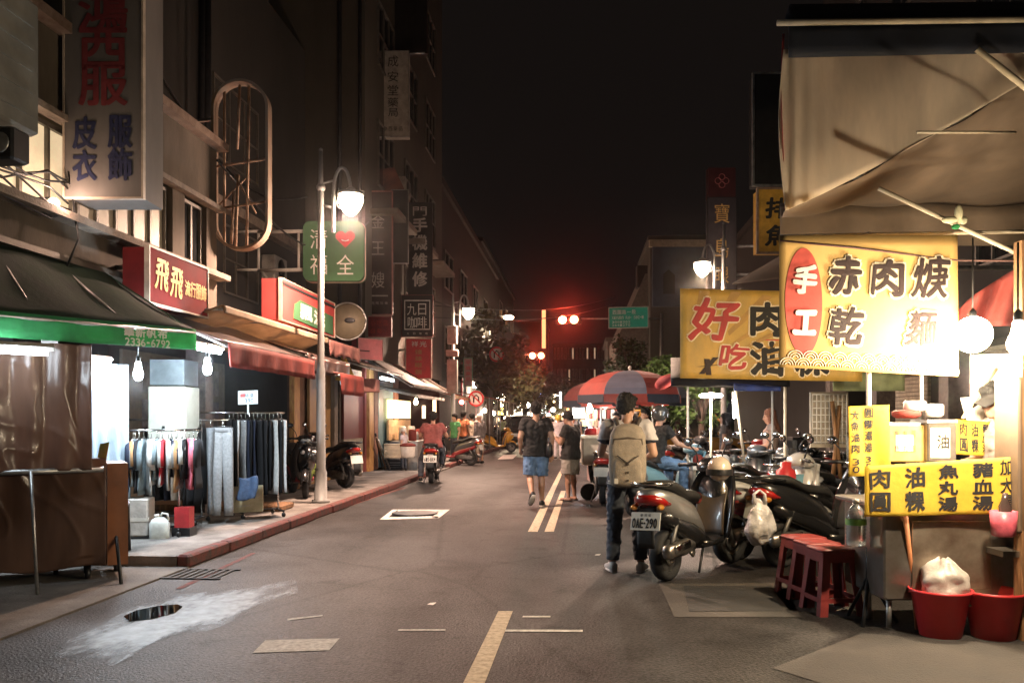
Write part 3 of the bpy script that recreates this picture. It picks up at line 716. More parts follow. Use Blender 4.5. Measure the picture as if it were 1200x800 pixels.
b = MB(); b.M = Mx
for (x0, y0, x1, y1) in ((.08, .16, .92, .185), (.08, .86, .92, .885), (.08, .185, .105, .86), (.895, .185, .92, .86)): b.box((w * x0, h * y0, .001), (w * x1, h * y1, .012))
b.build('border', ink_w, t_, world=True)
sign('clock_sign', 'bright red vertical sign with white heading and small yellow characters', 'sign', 476, 505, 397, 443, 26.0, 26.0, .35, mat('bright_red_sign', (.55, .03, .035), rough=.45, var=.1), edgeW, rim=.025,
     letters=[('祥', .35, .87, .26, .14, ink_w), ('光', .68, .87, .28, .14, ink_w), ('鐘', .5, .67, .28, .12, ink_gold), ('錶', .5, .50, .28, .12, ink_gold), ('眼', .5, .33, .28, .12, ink_gold), ('鏡', .5, .16, .28, .12, ink_gold)],
     bolt=[(at(476, 410, 26.2), V((CX, at(476, 410, 26.2).y, at(476, 410, 26.2).z)), .04)])
sign('vertical_sign', 'grey vertical pharmacy sign high on the tower block with small dark characters', 'sign', 442, 479, 60, 160, 24.2, 24.2, .3, mat('dim_grey_sign', (.34, .31, .27), rough=.6), galv, rim=.012,
     letters=[('成', .5, .88, .34, .13, ink_k), ('安', .5, .70, .34, .12, ink_k), ('堂', .5, .54, .34, .12, ink_k), ('藥', .5, .40, .34, .11, ink_k), ('局', .5, .28, .3, .1, ink_k), ('中', .25, .09, .12, .05, ink_k), ('西', .42, .09, .12, .05, ink_k), ('藥', .58, .09, .12, .05, ink_k), ('品', .75, .09, .12, .05, ink_k)],
     bolt=[(at(450, 100, 24.4), V((CX, at(450, 100, 24.4).y, at(450, 100, 24.4).z)), .04), (at(478, 63, 24.3), at(498, 62, 24.3), .03)])
sign('vertical_sign', 'upper dark sign box above the grey pharmacy sign at the top edge of the picture', 'sign', 448, 500, -60, 62, 25.6, 25.6, .3, dk, dkr, rim=.03, bolt=[(at(450, 40, 25.8), V((CX, at(450, 40, 25.8).y, at(450, 40, 25.8).z)), .04)])
sign('shop_sign', 'dark red sign with faint red characters below the dark brown vertical sign', 'sign', 428, 458, 371, 394, 22.4, 22.4, .3, mat('deep_red_sign', (.2, .02, .025), rough=.5), MATS['pink_lit_edge'], rim=.02,
     letters=[('小', .3, .68, .18, .3, coral), ('吃', .55, .68, .18, .3, coral), ('店', .8, .68, .18, .3, coral), ('自', .3, .28, .16, .25, coral), ('助', .55, .28, .16, .25, coral)], bolt=[(at(430, 380, 22.6), V((CX, at(430, 380, 22.6).y, at(430, 380, 22.6).z)), .04)])
sign('shop_sign', 'plain bright pink sign board with one dark bar above the left shop roofs', 'sign', 420, 448, 396, 420, 21.0, 21.6, .25, mat('pink_sign', (.62, .15, .17), rough=.5, var=.1), MATS['pink_lit_edge'], rim=.015, letters=[('一', .25, .4, .42, .05, ink_k)],
     bolt=[(at(425, 405, 21.2), V((CX, at(425, 405, 21.2).y, at(425, 405, 21.2).z)), .03)])
b = MB(); pq = [at(443, 199, 24), at(462, 196, 24), at(475, 224, 24), at(446, 226, 24)]
b.M = Matrix.Identity(4); bk = V((-SN, CS, 0)) * 1.2; b.loft([[p for p in pq], [p + bk for p in pq]])
tag(b.build('sign_hood', mat('red_brown_hood', (.3, .13, .1), rough=.5, col2=(.1, .05, .04), scale=3)), 'small slanted reddish hood on top of the dark vertical signs', 'hood')

# ------------------------------------------------------------ street lamps
headm = mat('lamp_glass', (1, .9, .75), emit=(1, .80, .56), estr=22)
def street_lamp(label, px, pyb, Zb, side, hpx, hpy, toppy, power, boxes=False, zb=0.0):
    base = at(px, HY + (H - zb) * FPX / Zb, Zb); base.z = zb
    top = at(px, toppy, Zb); hd = at(hpx, hpy, Zb)
    t = thing('street_lamp', label, 'street lamp', base)
    b = MB(); b.lathe([(.15, 0), (.15, .04), (.105, .06), (.10, .5), (.078, .56), (.068, 2.2), (.058, 2.25), (.05, top.z - base.z - .55), (.04, top.z - base.z - .5), (.03, top.z - base.z)], n=16); b.build('pole', polem, t)
    b = MB(); L = top.z - base.z; b.ell((0, 0, L - .62), .075); b.ell((0, 0, L), .035); b.build('finial', polem, t)
    b = MB(); dx = (hd - V((top.x, top.y, hd.z))); ln = dx.length; d = dx.normalized(); zr = hd.z - base.z
    st = V((0, 0, zr - .05)) + d * ln * .42; pts = [V((0, 0, zr - .35)), V((0, 0, zr - .35)) + d * ln * .4, st]
    b.tube([st + V((0, 0, -.5)), st, st + V((0, 0, .12))], .035, 8)
    for k in range(11):
        a = PI - PI * k / 10; pts.append(st.lerp(V((0, 0, zr)) + d * ln, .5) * 1 + d * (ln * .29) * math.cos(a) + V((0, 0, .12 + .42 * math.sin(a))))
    b.tube([st + V((0, 0, .1))] + pts[3:] + [V((0, 0, zr + .12)) + d * ln], .028, 8)
    b.tube([V((0, 0, zr - .1)), st + V((0, 0, -.1))], .025, 8); b.tube([V((0, 0, zr + .25)), st + V((0, 0, .35))], .018, 6)
    sc = st + d * .14 + V((0, 0, -.02)); b.tube([sc + d * .09 * math.cos(a) + V((0, 0, .09 * math.sin(a))) for a in [PI * k / 6 for k in range(11)]], .014, 6)
    b.build('arm', polem, t)
    c = V((0, 0, zr)) + d * ln
    b = MB(); b.lathe([(.03, .2), (.07, .17), (.1, .13), (.22, .1), (.225, .06), (.2, .06)], (c.x, c.y, c.z), n=18); b.build('lamp_shade', polem, t)
    b = MB(); b.lathe([(.19, .07), (.205, .0), (.19, -.09), (.13, -.2), (.05, -.27), (.01, -.28)], (c.x, c.y, c.z), n=18); b.build('lamp_globe', headm, t)
    lamp(base + c + V((0, 0, -.3)), power, WARM, .12, parent=t, typ='SPOT', spot_size=math.radians(166), spot_blend=.35, shadow_soft_size=.12); lamp(base + c + V((0, 0, -.36)), power * .10, WARM, .15, parent=t)
    if boxes:
        b = MB()
        for (z0, z1, w) in ((2.2, 3.3, .34), (3.4, 3.62, .4), (3.8, 4.4, .32)): b.box((-w / 2, -.28, z0), (w / 2, -.06, z1), bev=.02)
        b.build('control_box', mat('grey_box', (.3, .27, .23), rough=.6), t)
    return t
street_lamp('tall grey street lamp with a lit globe on the left pavement beside the clothes racks', 376, 589, 14.1, 1, 411, 233, 176, 2300, zb=.11)
street_lamp('second lit street lamp on the left with metal control boxes on its post', 531, 541, 28, 1, 549, 364, 345, 2200, boxes=True, zb=.11)
street_lamp('lit street lamp on the right above the yellow banner with the red brush characters', 848, 560, 21, -1, 823, 311, 262, 2300)
# far lamp on a bent arm
def far_lamp(label, px, py, Z, power, col=(1, .78, .5)):
    p = at(px, py, Z); t = thing('street_lamp', label, 'street lamp', (p.x - 1.2, p.y, 0))
    b = MB(); b.tube([(0, 0, 0), (0, 0, p.z - .5), (.5, 0, p.z + .1), (1.1, 0, p.z + .12)], [.11, .08, .06, .05], 8); b.build('pole', polem, t)
    b = MB(); b.ell((1.2, 0, p.z), (.32, .2, .14)); b.build('lamp_globe', mat('far_globe', (1, .9, .75), emit=(1, .82, .55), estr=30), t)
    lamp(p + V((0, 0, -.3)), power, col, .15, parent=t, typ='SPOT', spot_size=math.radians(166), spot_blend=.35, shadow_soft_size=.15)
far_lamp('far street lamp on a bent arm above the tree on the left', 596, 372, 52, 3200)
far_lamp('distant street lamp glowing low over the end of the street', 651, 464, 90, 2000)

# ------------------------------------------------------------ awnings on the left
def fabric(name, col, **k): return mat(name, col, rough=.75, bump=.25, bscale=14, transl=.4, **k)
grn = fabric('green_canvas', (.05, .36, .12), var=.2, scale=3); grnd = fabric('dark_green_canvas', (.018, .038, .018), var=.3, scale=2)
def awning(label, Y0, Y1, Xw, Xe, zw, ze, vh, rm, vm, scallop=0, sag=.04, name='awning', wave=.02, soft=False):
    t = thing(name, label, 'awning', ((Xw + Xe) / 2, (Y0 + Y1) / 2, ze))
    b = MB(); b.sheet(lambda u, v: (Xw + (Xe - Xw) * v, Y0 + (Y1 - Y0) * u, zw + (ze - zw) * v - sag * math.sin(PI * v) * (1 + .4 * math.sin(u * 14))), 24, 6, .02); b.build('canopy', rm, t, world=True)
    if vh:
        b = MB(); b.sheet(lambda u, v: (Xe + .015 + wave * math.sin(u * (Y1 - Y0) * 9 + v) * (.4 + v), Y0 + (Y1 - Y0) * u, ze + .01 - vh * v * (1 - (scallop * abs(math.sin(u * (Y1 - Y0) * 6)) if v > .5 else 0))), 60, 4, .008); b.build('valance', vm, t, world=True)
    b = MB()
    n = max(2, int((Y1 - Y0) / 1.5) + 1)
    for k in range(n):
        y = Y0 + .05 + (Y1 - Y0 - .1) * k / (n - 1); b.tube([(Xw, y, zw - .05), (Xe - .02, y, ze - .04)], .018, 6)
    b.tube([(Xe - .02, Y0, ze - .03), (Xe - .02, Y1, ze - .03)], .02, 6)
    b.build('support_frame', galv, t, world=True)
    return t
redf = fabric('faded_red_canvas', (.34, .06, .045), col2=(.19, .03, .025), scale=4, stretch=(1, 1, .4)); pinkf = fabric('pinkish_canvas', (.5, .24, .2), col2=(.3, .11, .1), scale=4)
creamf = fabric('cream_canvas', (.48, .36, .24), var=.2, scale=2); browng = mat('brown_vinyl', (.06, .035, .03), rough=.3, var=.3, scale=5, bump=.3, bscale=8)
sheetm = mat('old_roof_sheet', (.17, .14, .11), rough=.55, metal=.4, col2=(.08, .06, .05), scale=3)
awning('awning with a wavy faded red valance over the clothes racks', 10.1, 13.5, -5.5, -4.3, 2.95, 2.42, .3, browng, redf)
awning('curved cream canvas awning high above the red one', 10.9, 15.6, -7.2, -4.7, 3.0, 2.98, .1, creamf, creamf, sag=.28, wave=.005)
awning('glossy dark brown vinyl awning behind the near street lamp post', 13.6, 16.2, -5.6, -4.45, 2.95, 2.55, .3, browng, browng)
awning('short awning with pinkish fringed valance right of the near lamp post', 15.8, 18.0, -5.6, -4.75, 3.1, 2.98, .32, sheetm, pinkf, scallop=.25)
awning('low awning with a red and pink striped flap behind the lamp post', 15.0, 16.6, -5.4, -4.3, 2.6, 2.3, .38, pinkf, redf)
awning('dusty tin lean-to roof over the wooden doors on the left', 18.1, 21.5, -5.6, -4.5, 2.95, 2.6, 0, sheetm, sheetm, sag=.01, name='lean_to_roof')
awning('long sagging tin roof below the bright red clock sign', 21.6, 28.6, -5.6, -4.3, 3.15, 2.35, .06, sheetm, concd, sag=.02, name='lean_to_roof')
awning('lower tin roof with pale edge over the lit food counter on the left', 22.5, 27.2, -5.6, -4.35, 2.4, 2.12, .08, sheetm, whitep, sag=.02, name='lean_to_roof')
awning('far awning beyond the second left street lamp', 29.5, 36, -5.7, -4.4, 2.7, 2.3, .12, redf, creamf)
# red hanging box under the tin roof
b = MB(); p = at(405, 446, 19.2); q = at(440, 446, 19.2)
b.M, w_ = frame(at(405, 459, 19.2), at(441, 459, 19.2)); b.box((0, 0, -.5), (w_, .3, 0), bev=.02)
tag(b.build('red_canvas_box', pinkf), 'faded red box shaped canvas hood hanging over the wooden door', 'hood')
b = MB(); b.M = Matrix.Identity(4); b.tube([at(402, 418, 18.4), at(408, 444, 18.4)], [.05, .16]); b.tube([at(402, 418, 18.4), at(398, 446, 18.4)], [.03, .1])
tag(b.build('yellow_rag', mat('yellow_rag', (.5, .3, .06), rough=.8)), 'yellow cloth rag hanging from the roof edge right of the lamp post', 'cloth')
# green awning at the left front
t_ = thing('awning', 'large dark green awning with a bright green valance at the left front', 'awning', at(110, 400, 8.3))
f0 = at(-170, 361, 6.3); f0.z = 2.37; f1 = at(228, 388, 9.2); f1.z = 2.44; w0 = V((-5.5, f0.y + .3, 3.12)); w1 = onX(112, 312, -5.5)
b = MB(); b.sheet(lambda u, v: w0.lerp(w1, u).lerp(f0.lerp(f1, u), v) + V((0, 0, -.05 * math.sin(PI * v) * (1 + .5 * math.sin(u * 20)))), 24, 8, .02); b.build('canopy', grnd, t_, world=True)
b = MB(); b.add([w1 + V((0, .01, 0)), f1, f1 + V((0, 0, -.02)), w1 + V((0, .01, -.7))], [(0, 1, 2, 3), (3, 2, 1, 0)]); b.build('side_flap', grnd, t_, world=True)
b = MB(); Mx, w = frame(f0, f1); b.M = Mx
b.sheet(lambda u, v: (w * u, -.225 * v + .02, .012 + .012 * math.sin(u * 40) * v), 50, 3, .008); b.build('valance', grn, t_, world=True)
b = MB(); b.M = Mx
for k, c in enumerate('華新帆布'): b.text(c, w - .86 + k * .135, -.07, .115, .085, .03, bold=.004)
for k, c in enumerate('2336-6792'): b.text(c, w - .88 + k * .062, -.165, .05 if c != '-' else .03, .075 if c != '-' else .012, .03, bold=.003)
b.build('lettering', ink_w, t_, world=True)
b = MB(); b.tube([f0 + V((0, 0, -.02)), f1 + V((0, 0, -.02))], .025)
for u in (.45, .75, 1): p = f0.lerp(f1, u) + V((-.02, 0, -.02)); q = w0.lerp(w1, u) + V((0, 0, -.05)); b.tube([p, q], .02)
b.build('support_frame', galv, t_, world=True)
b = MB(); b.box((-5.5, 6.4, 3.14), (-5.36, 10.2, 3.2)); tag(b.build('wall_flashing', sheetm), 'dark metal flashing along the wall on top of the green awning', 'flashing')
# ------------------------------------------------------------ covered cart at the left front
vinyl = mat('brown_vinyl_sheet', (.24, .135, .09), rough=.3, scale=1.6, bump=.12, bscale=9, stretch=(1.2, 1.2, .25), coat=.2, col2=(.10, .055, .04), detail=5.0, transl=.45)
clearp = mat('clear_wrinkled_plastic', (.45, .52, .6), rough=.25, bump=.7, bscale=12, alpha=.75, stretch=(1, 1, .4), coat=.3)
boardo = mat('orange_brown_board', (.27, .1, .04), rough=.6, var=.2, scale=3)
t_ = thing('covered_cart', 'food cart closed up in shiny brown vinyl sheets on wheels at the left edge', 'cart', gd(60, 688))
cA, cB = at(-60, 690, 7.35), at(124, 690, 7.95); cA.z = cB.z = .13
Mx, w = frame(cA, cB)
def wr(u, v, k): return .05 * noise.noise(V((u * 2.6 + k, v * .7, 0))) + .02 * noise.noise(V((u * 8 + k, v * 1.6 + u * 2, 2))) + .014 * (1 - abs(noise.noise(V((u * 3.2 - v * 2.2, v * .8 + u * 1.7, k + 4))))) ** 12
b = MB(); b.M = Mx; b.sheet(lambda u, v: (w * u, 1.0 * (1 - v) + .02 * math.sin(u * 9) * (v > .9), wr(u, v, 3) * (1.2 - .4 * v)), 110, 50, .01); b.build('lower_cover', vinyl, t_, world=True)
uA, uB = at(-60, 556, 7.2), at(106, 556, 7.85); uA.z = uB.z = 1.03; Mu, wu = frame(uA, uB)
b = MB(); b.M = Mu; b.sheet(lambda u, v: (wu * u, 1.14 * (1 - v), .04 + wr(u, v * 1.5, 8) * 1.5 * (.4 + .6 * v) + .03 * math.sin(u * 26) * (1 - .5 * v)), 110, 50, .01); b.build('upper_curtain', vinyl, t_, world=True)
b = MB(); b.M = Mu; b.tube([(-.05, 0, .03), (wu + .1, 0, .04)], .025); b.build('rail', galv, t_, world=True)
b = MB(); b.M = Mx; b.box((w + .012, .0, -.6), (w + .19, .95, .0)); b.build('side_board', boardo, t_, world=True)
b = MB(); b.M = Mx; b.box((.05, 0, -.7), (w - .02, .06, -.06)); b.box((.05, .94, -.7), (w - .02, .98, -.06)); b.build('frame', dark, t_, world=True)
b = MB(); p0 = gd(44, 698); b.tube([p0, at(36, 552, 7.3)], .014); b.build('pole', galv, t_, world=True)
for (u, d) in ((w - .15, -.1), (w - .4, -.5), (w - 1.3, -.1), (w + .12, -.4)):
    b = MB(); b.M = Mx; b.lathe([(.02, -.02), (.06, -.022), (.065, 0), (.06, .022), (.02, .02)], (u, -.07, d), n=14, axis='x'); b.box((u - .03, -.07, d - .012), (u + .03, .0, d + .012)); b.build('caster', black, t_, world=True)
# lights of the left stall
tube_m = mat('white_tube', (.9, .95, 1), emit=(.78, .9, 1), estr=38); bulb_m = mat('white_bulb', (.9, .95, 1), emit=(.8, .92, 1), estr=32)
def tube_light(label, a, c, power):
    t = thing('fluorescent_light', label, 'light', (a + c) / 2)
    b = MB(); b.tube([a, c], .022, 10); b.build('tube', tube_m, t, world=True)
    b = MB(); u = (c - a).normalized(); b.tube([a + V((0, 0, .05)) - u * .05, c + V((0, 0, .05)) + u * .05], .03, 4, smooth=False); b.build('fitting', whitep, t, world=True)
    l = lamp((a + c) / 2 + V((0, 0, -.07)), power, COOL, .1, parent=t)
tube_light('long white fluorescent tube at the far left under the green awning', at(-30, 409, 7.0), at(56, 414, 7.25), 9)
tube_light('short fluorescent light under the green awning above the plastic curtain', at(104, 424, 9.0), at(128, 426, 9.5), 48)
tube_light('fluorescent lamp under the red awning at the end of the green one', at(232, 408, 9.9), at(258, 413, 10.3), 95)
def bulb(label, p, power, hang=.25, col=COOL, m=None, r=.05):
    t = thing('hanging_bulb', label, 'light bulb', p)
    b = MB()
    if r > .1: b.ell((0, 0, 0), r, 24, 14)
    else: b.lathe([(.012, .12), (.03, .1), (.034, .05), (r, -.01), (r * .95, -.05), (r * .5, -.085), (.005, -.09)], n=14)
    b.build('bulb', m or bulb_m, t)
    b = MB(); b.lathe([(.018, .11), (.024, .12), (.024, .16), (.008, .18)], n=10); b.tube([(0, 0, .17), (0, 0, hang + .17)], .006, 5); b.build('cord', black, t)
    lamp(p + V((0, -.02, -.13 - (r if r > .1 else 0))), power, col, max(.05, r * .7), parent=t)
    return t
bulb('white bulb hanging from the green awning left of the pale cabinet', at(162, 436, 9.3), 85)
bulb('white bulb hanging under the lamp at the edge of the red awning', at(243, 430, 10.0), 85, .12)
# curtain, cabinets and goods behind the cart
b = MB(); a, c = at(104, 585, 9.4), at(149, 585, 9.9); Mx, w = frame(V((a.x, a.y, .5)), V((c.x, c.y, .5))); b.M = Mx
b.sheet(lambda u, v: (w * u * (1 + .12 * v), 1.62 * (1 - v), .03 * math.sin(u * 22) + .02 * math.sin(u * 9 + v * 3)), 30, 10, .006)
tag(b.build('plastic_curtain', mat('white_blue_plastic', (.26, .32, .38), rough=.35, bump=.4, bscale=20, stretch=(1, 1, .3))), 'bluish white plastic curtain hanging behind the vinyl cart', 'curtain')
b = MB(); b.M, w = frame(at(173, 560, 10.8), at(217, 560, 10.8)); hz = .2
b.box((0, .2, -.5), (w, 1.16, 0), bev=.015); b.box((.02, 1.18, -.5), (w - .02, 1.5, -.02), 1); b.box((w * .4, .6, .001), (w * .46, .66, .02), 2)
tag(b.build('cabinet', [mat('pale_cabinet', (.42, .43, .37), rough=.45, var=.08), MATS['slate_panel'], dark]), 'pale white cabinet standing behind the clothes racks', 'cabinet')
b = MB(); b.M = Matrix.Identity(4); p = gd(165, 640, .012)
b.M = Matrix.Translation(V((p.x - .1, p.y + .1, .012))) @ Matrix.Rotation(.25, 4, 'Z')
t_ = thing('trolley', 'small black trolley under a plastic wrapped carton behind the cart', 'trolley', b.M.translation, .25)
b = MB(); b.box((-.26, -.2, .09), (.28, .2, .12)); b.build('deck', dark, t_)
for x in (-.2, .22):
    for y in (-.16, .16):
        b = MB(); b.lathe([(.015, -.015), (.045, -.016), (.045, .016), (.015, .015)], (x, y, .045), n=12, axis='y'); b.build('caster', black, t_)
b = MB(); b.box((-.24, -.18, .125), (.16, .18, .56), bev=.015); b.box((-.245, -.185, .3), (.165, .185, .34), 1)
o = b.build('carton', [mat('wrapped_carton', (.5, .46, .42), rough=.35, coat=.4, var=.2, scale=5, bump=.4, bscale=20), whitep]); o.location = t_.location; o.rotation_euler = t_.rotation_euler
me = o.data
for v in me.vertices: v.co += V((-.04, 0, .34 - .2175 + .125 - .125))
me.update(); zmin = min(v.co.z for v in me.vertices); [setattr(v, 'co', v.co - V((0, 0, zmin - .122))) for v in me.vertices]
tag(o, 'plastic wrapped carton on a black trolley left of the white canister', 'box')
def jerry(label, p, rz=0, s=1):
    t = thing('jerry_can', label, 'canister', p, rz)
    b = MB(); b.sloft([(0, 0, .1, .075, 4), (.01, 0, .11, .085, 4), (.27, 0, .11, .085, 4), (.32, 0, .08, .06, 3), (.34, 0, .045, .04, 2)], n=20, axis='z'); b.build('body', mat('white_translucent_plastic', (.6, .62, .58), rough=.35, sss=.0), t)
    b = MB(); b.lathe([(.03, .34), (.03, .375), (.01, .378)], (-.03, 0, 0), n=12); b.build('cap', whitep, t)
    b = MB(); b.tube([(.01, 0, .345), (.03, 0, .385), (.085, 0, .375), (.1, 0, .3)], .014, 6); b.build('handle', MATS['white_translucent_plastic'], t)
    return t
jerry('white plastic canister on the pavement beside the trolley', gd(187, 640, .012), .3)
t_ = thing('display_table', 'slanted table with a pale cloth behind the brown cart', 'table', gd(140, 668, .012))
b = MB(); q = [at(126, 556, 8.3), at(130, 556, 9.2), at(152, 588, 9.3), at(149, 590, 8.4)]; b.loft([q, [p - V((0, 0, .03)) for p in q]]); b.build('tabletop', mat('pale_cloth', (.5, .45, .5), rough=.8, var=.2), t_, world=True)
for (pa, pb) in ((gd(142, 684, .012), at(131, 575, 8.35)), (gd(152, 655, .012), at(150, 590, 8.8))):
    b = MB(); b.tube([pa, pb], .016, 6); b.build('leg', black, t_, world=True)
t_ = thing('price_board', 'small tilted orange and green card on a stick above the cart side', 'sign', at(118, 556, 8.5))
b = MB(); b.M, w = frame(at(113, 543, 8.5), at(122, 541, 8.5), (.18, 0, .98)); b.box((0, 0, -.01), (w * 1.2, .2, 0)); b.build('card', mat('orange_green_card', (.5, .25, .05), rough=.5, col2=(.1, .22, .03), scale=5), t_, world=True)
b = MB(); b.tube([at(118, 562, 8.52), at(117, 540, 8.52)], .008, 5); b.build('stick', galv, t_, world=True)

# ------------------------------------------------------------ clothes racks
def rack(label, a, c, zr, feet, zb):
    """rail between a and c at height zr"""
    a = V((a.x, a.y, 0)); c = V((c.x, c.y, 0)); u = (c - a).normalized(); n = V((-u.y, u.x, 0))
    t = thing('clothes_rack', label, 'clothes rack', (a + c) / 2 + V((0, 0, zb)))
    b = MB(); b.tube([a + V((0, 0, zr)), c + V((0, 0, zr))], .014, 8); b.build('rail', chrome, t, world=True)
    for p in feet:
        q = a.lerp(c, p); b = MB()
        b.tube([q + V((0, 0, zr)), q + V((0, 0, zb + .09))], .013, 8); b.build('upright', chrome, t, world=True)
        b = MB(); b.tube([q - n * .25 + V((0, 0, zb + .085)), q + n * .25 + V((0, 0, zb + .085))], .013, 6); b.build('foot', dark, t, world=True)
        for s in (-.24, .24):
            b = MB(); r = q + n * s; b.ell((r.x, r.y, zb + .035), (.03, .03, .034)); b.tube([r + V((0, 0, zb + .04)), r + V((0, 0, zb + .09))], .01, 5); b.build('caster', black, t, world=True)
    b = MB(); q0, q1 = a.lerp(c, feet[0]), a.lerp(c, feet[-1]); b.tube([q0 + V((0, 0, zb + .1)), q1 + V((0, 0, zb + .1))], .012, 6); b.build('stretcher', dark, t, world=True)
    return a, u, n, (c - a).length
R1 = rack('front low clothes rack with short garments behind the brown cart', at(112, 506, 9.9), at(236, 506, 10.3), 1.36, (.12, .78), .11)
R2 = rack('middle clothes rack with long grey trousers at its right end', at(110, 492, 11.3), at(268, 490, 11.3), 1.48, (.1, .8), .11)
R3 = rack('right hand clothes rack of dark trousers nearest to the lamp post', at(226, 484, 11.6), at(333, 483, 12.3), 1.58, (.48, .93), .11)
cl = {}
def cloth(c):
    k = 'cloth_%03d_%03d_%03d' % tuple(int(x * 999) for x in c)
    return mat(k, c, rough=.9, spec=.15, var=.14, scale=30, bump=.15, bscale=60)
def garment(kind, R, s, zr, L, col, label, th=.03, D=.2, face=False, group=None, rot=None):
    rot = (0 if face else random.uniform(-.3, .3)) if rot is None else rot; a, u, n, ln = R; p = a + u * s + V((0, 0, zr)); rz = math.atan2(u.y, u.x) + rot
    t = thing(kind, label, {'shirt': 'shirt', 'trousers': 'trousers'}[kind], p - V((0, 0, L + .07)), rz, group)
    b = MB(); sd = random.random() * 9; T = L + .07
    if kind == 'shirt':
        secs = []
        for k in range(9):
            f = k / 8; z = T - .07 - L * f
            d = D * (.28 + 2.2 * f if f < .3 else .96 + .08 * math.sin(f * 5 + sd)); secs.append((z, th * (.6 + .4 * min(1, f * 4)) * (1 + .3 * math.sin(f * 6 + sd)), min(d, D * 1.05), f))
        rings = []
        for (z, hx, hy, f) in secs:
            rings.append([((hx + .008 * math.sin(3 * q + sd + f * 5)) * math.cos(q) + .008 * math.sin(f * 7 + sd), hy * math.copysign(abs(math.sin(q)) ** .8, math.sin(q)), z) for q in [2 * PI * j / 16 for j in range(16)]])
        b.loft(rings, smooth=True)
        for sg in (-1, 1): b.tube([(0, sg * D * .6, T - .1), (.005, sg * D * 1.05, T - .22), (.01, sg * D * 1.1, T - .2 - L * .35)], [.03, .034, .036], 8)
        b.build('fabric', cloth(col), t)
    else:
        for sg in ((-1, 1) if face else (0,)):
            rings = []
            for k in range(10):
                f = k / 9; z = T - .07 - L * f
                if face: hx, hy, cx = .075 - .015 * f, .035, sg * (.062 + .02 * f)
                else: hx, hy, cx = th * (.8 + .2 * math.sin(f * 5 + sd)), D * (.62 + .1 * f), .006 * math.sin(f * 6 + sd)
                rings.append([(cx + (hx + .004 * math.sin(4 * q + sd + f * 3)) * math.cos(q), hy * math.sin(q), z) for q in [2 * PI * j / 16 for j in range(16)]])
            b.loft(rings, smooth=True)
        b.build('fabric', cloth(col), t)
        if face:
            b = MB(); b.sloft([(T - .13, 0, .13, .037, 3), (T - .065, 0, .125, .04, 3)], n=16, axis='z'); b.build('waistband', cloth(tuple(x * .85 for x in col)), t)
    b = MB(); b.tube([(0, .0, T - .05), (0, 0, T + .0), (.0, .018, T + .02), (0, .0, T + .036), (0, -.016, T + .02)], .004, 5)
    if not face: b.tube([(0, -D * .6, T - .085), (0, 0, T - .04), (0, D * .6, T - .085)], .005, 5)
    else: b.tube([(-.12, 0, T - .05), (.12, 0, T - .05)], .005, 5)
    b.build('hanger', chrome, t)
    return t
nv, tan, gb, dkc, lg, gr, rd, pk, bk, wh = (.02, .024, .04), (.3, .17, .08), (.15, .19, .21), (.02, .02, .022), (.42, .42, .4), (.2, .2, .2), (.42, .025, .035), (.5, .12, .16), (.011, .011, .012), (.55, .54, .52)
seq = [(nv, 'navy'), (tan, 'tan'), (gb, 'blue grey'), (dkc, 'charcoal'), (gb, 'blue grey'), (lg, 'light grey'), (wh, 'off white'), (gb, 'blue grey'), (lg, 'light grey'), (rd, 'bright red'), (lg, 'light grey'), (nv, 'navy'), (tan, 'tan'), (gr, 'mid grey'), (lg, 'light grey'), (bk, 'black'), (pk, 'pink'), (pk, 'pink'), (dkc, 'charcoal')]
ordn = ['first', 'second', 'third', 'fourth', 'fifth', 'sixth', 'seventh', 'eighth', 'ninth', 'tenth', 'eleventh', 'twelfth', 'thirteenth', 'fourteenth', 'fifteenth', 'sixteenth', 'seventeenth', 'eighteenth', 'nineteenth', 'twentieth', 'twenty first', 'twenty second']
L1 = R1[3]; s0 = L1 * (147 - 112) / 124; s1 = L1 * .985
for k, (c, nm) in enumerate(seq):
    s = s0 + (s1 - s0) * (k + .5) / len(seq) + random.uniform(-.014, .014)
    garment('shirt', R1, s, 1.325, random.uniform(.44, .68) if k < 16 else .6, c, '%s short garment, %s from the left on the front clothes rack' % (nm, ordn[k]), th=.02, D=.19, group='garments on the front clothes rack')
seq2 = [(bk, 'black'), (gb, 'blue grey'), (bk, 'black'), (nv, 'navy'), (wh, 'pale pink'), (bk, 'black'), (dkc, 'charcoal'), (bk, 'black')]
L2 = R2[3]
for k, (c, nm) in enumerate(seq2):
    s = L2 * (.36 + .46 * (k + .5) / len(seq2)); garment('trousers', R2, s, 1.445, 1.02 if k > 4 else .95, c, '%s trousers hanging behind the short garments, %s from the left on the middle rack' % (nm, ordn[k]), th=.03, D=.2, group='trousers on the middle clothes rack')
garment('trousers', R2, L2 * .865, 1.445, 1.13, (.16, .17, .18), 'slate grey trousers left of the light grey pair on the middle rack', face=False, th=.055, D=.2)
garment('trousers', R2, L2 * .955, 1.445, 1.16, (.26, .265, .27), 'light grey trousers shown front on at the end of the middle rack', face=True)
seq3 = [(bk, 'black'), (bk, 'black'), (wh, 'cream'), (gr, 'grey'), (nv, 'dark navy'), (bk, 'black'), (nv, 'dark navy'), (bk, 'black'), (bk, 'black'), (dkc, 'charcoal'), (bk, 'black'), (lg, 'light grey'), (bk, 'black'), (wh, 'white')]
L3 = R3[3]
for k, (c, nm) in enumerate(seq3):
    s = L3 * (.36 + .63 * (k + .5) / len(seq3)); garment('trousers', R3, s, 1.545, random.uniform(.98, 1.06) if k not in (3, 4, 5, 6) else random.uniform(.84, .94), c, '%s trousers, %s from the left on the rack nearest the lamp post' % (nm, ordn[k]), th=.026, D=.2, group='trousers on the rack nearest the lamp post')
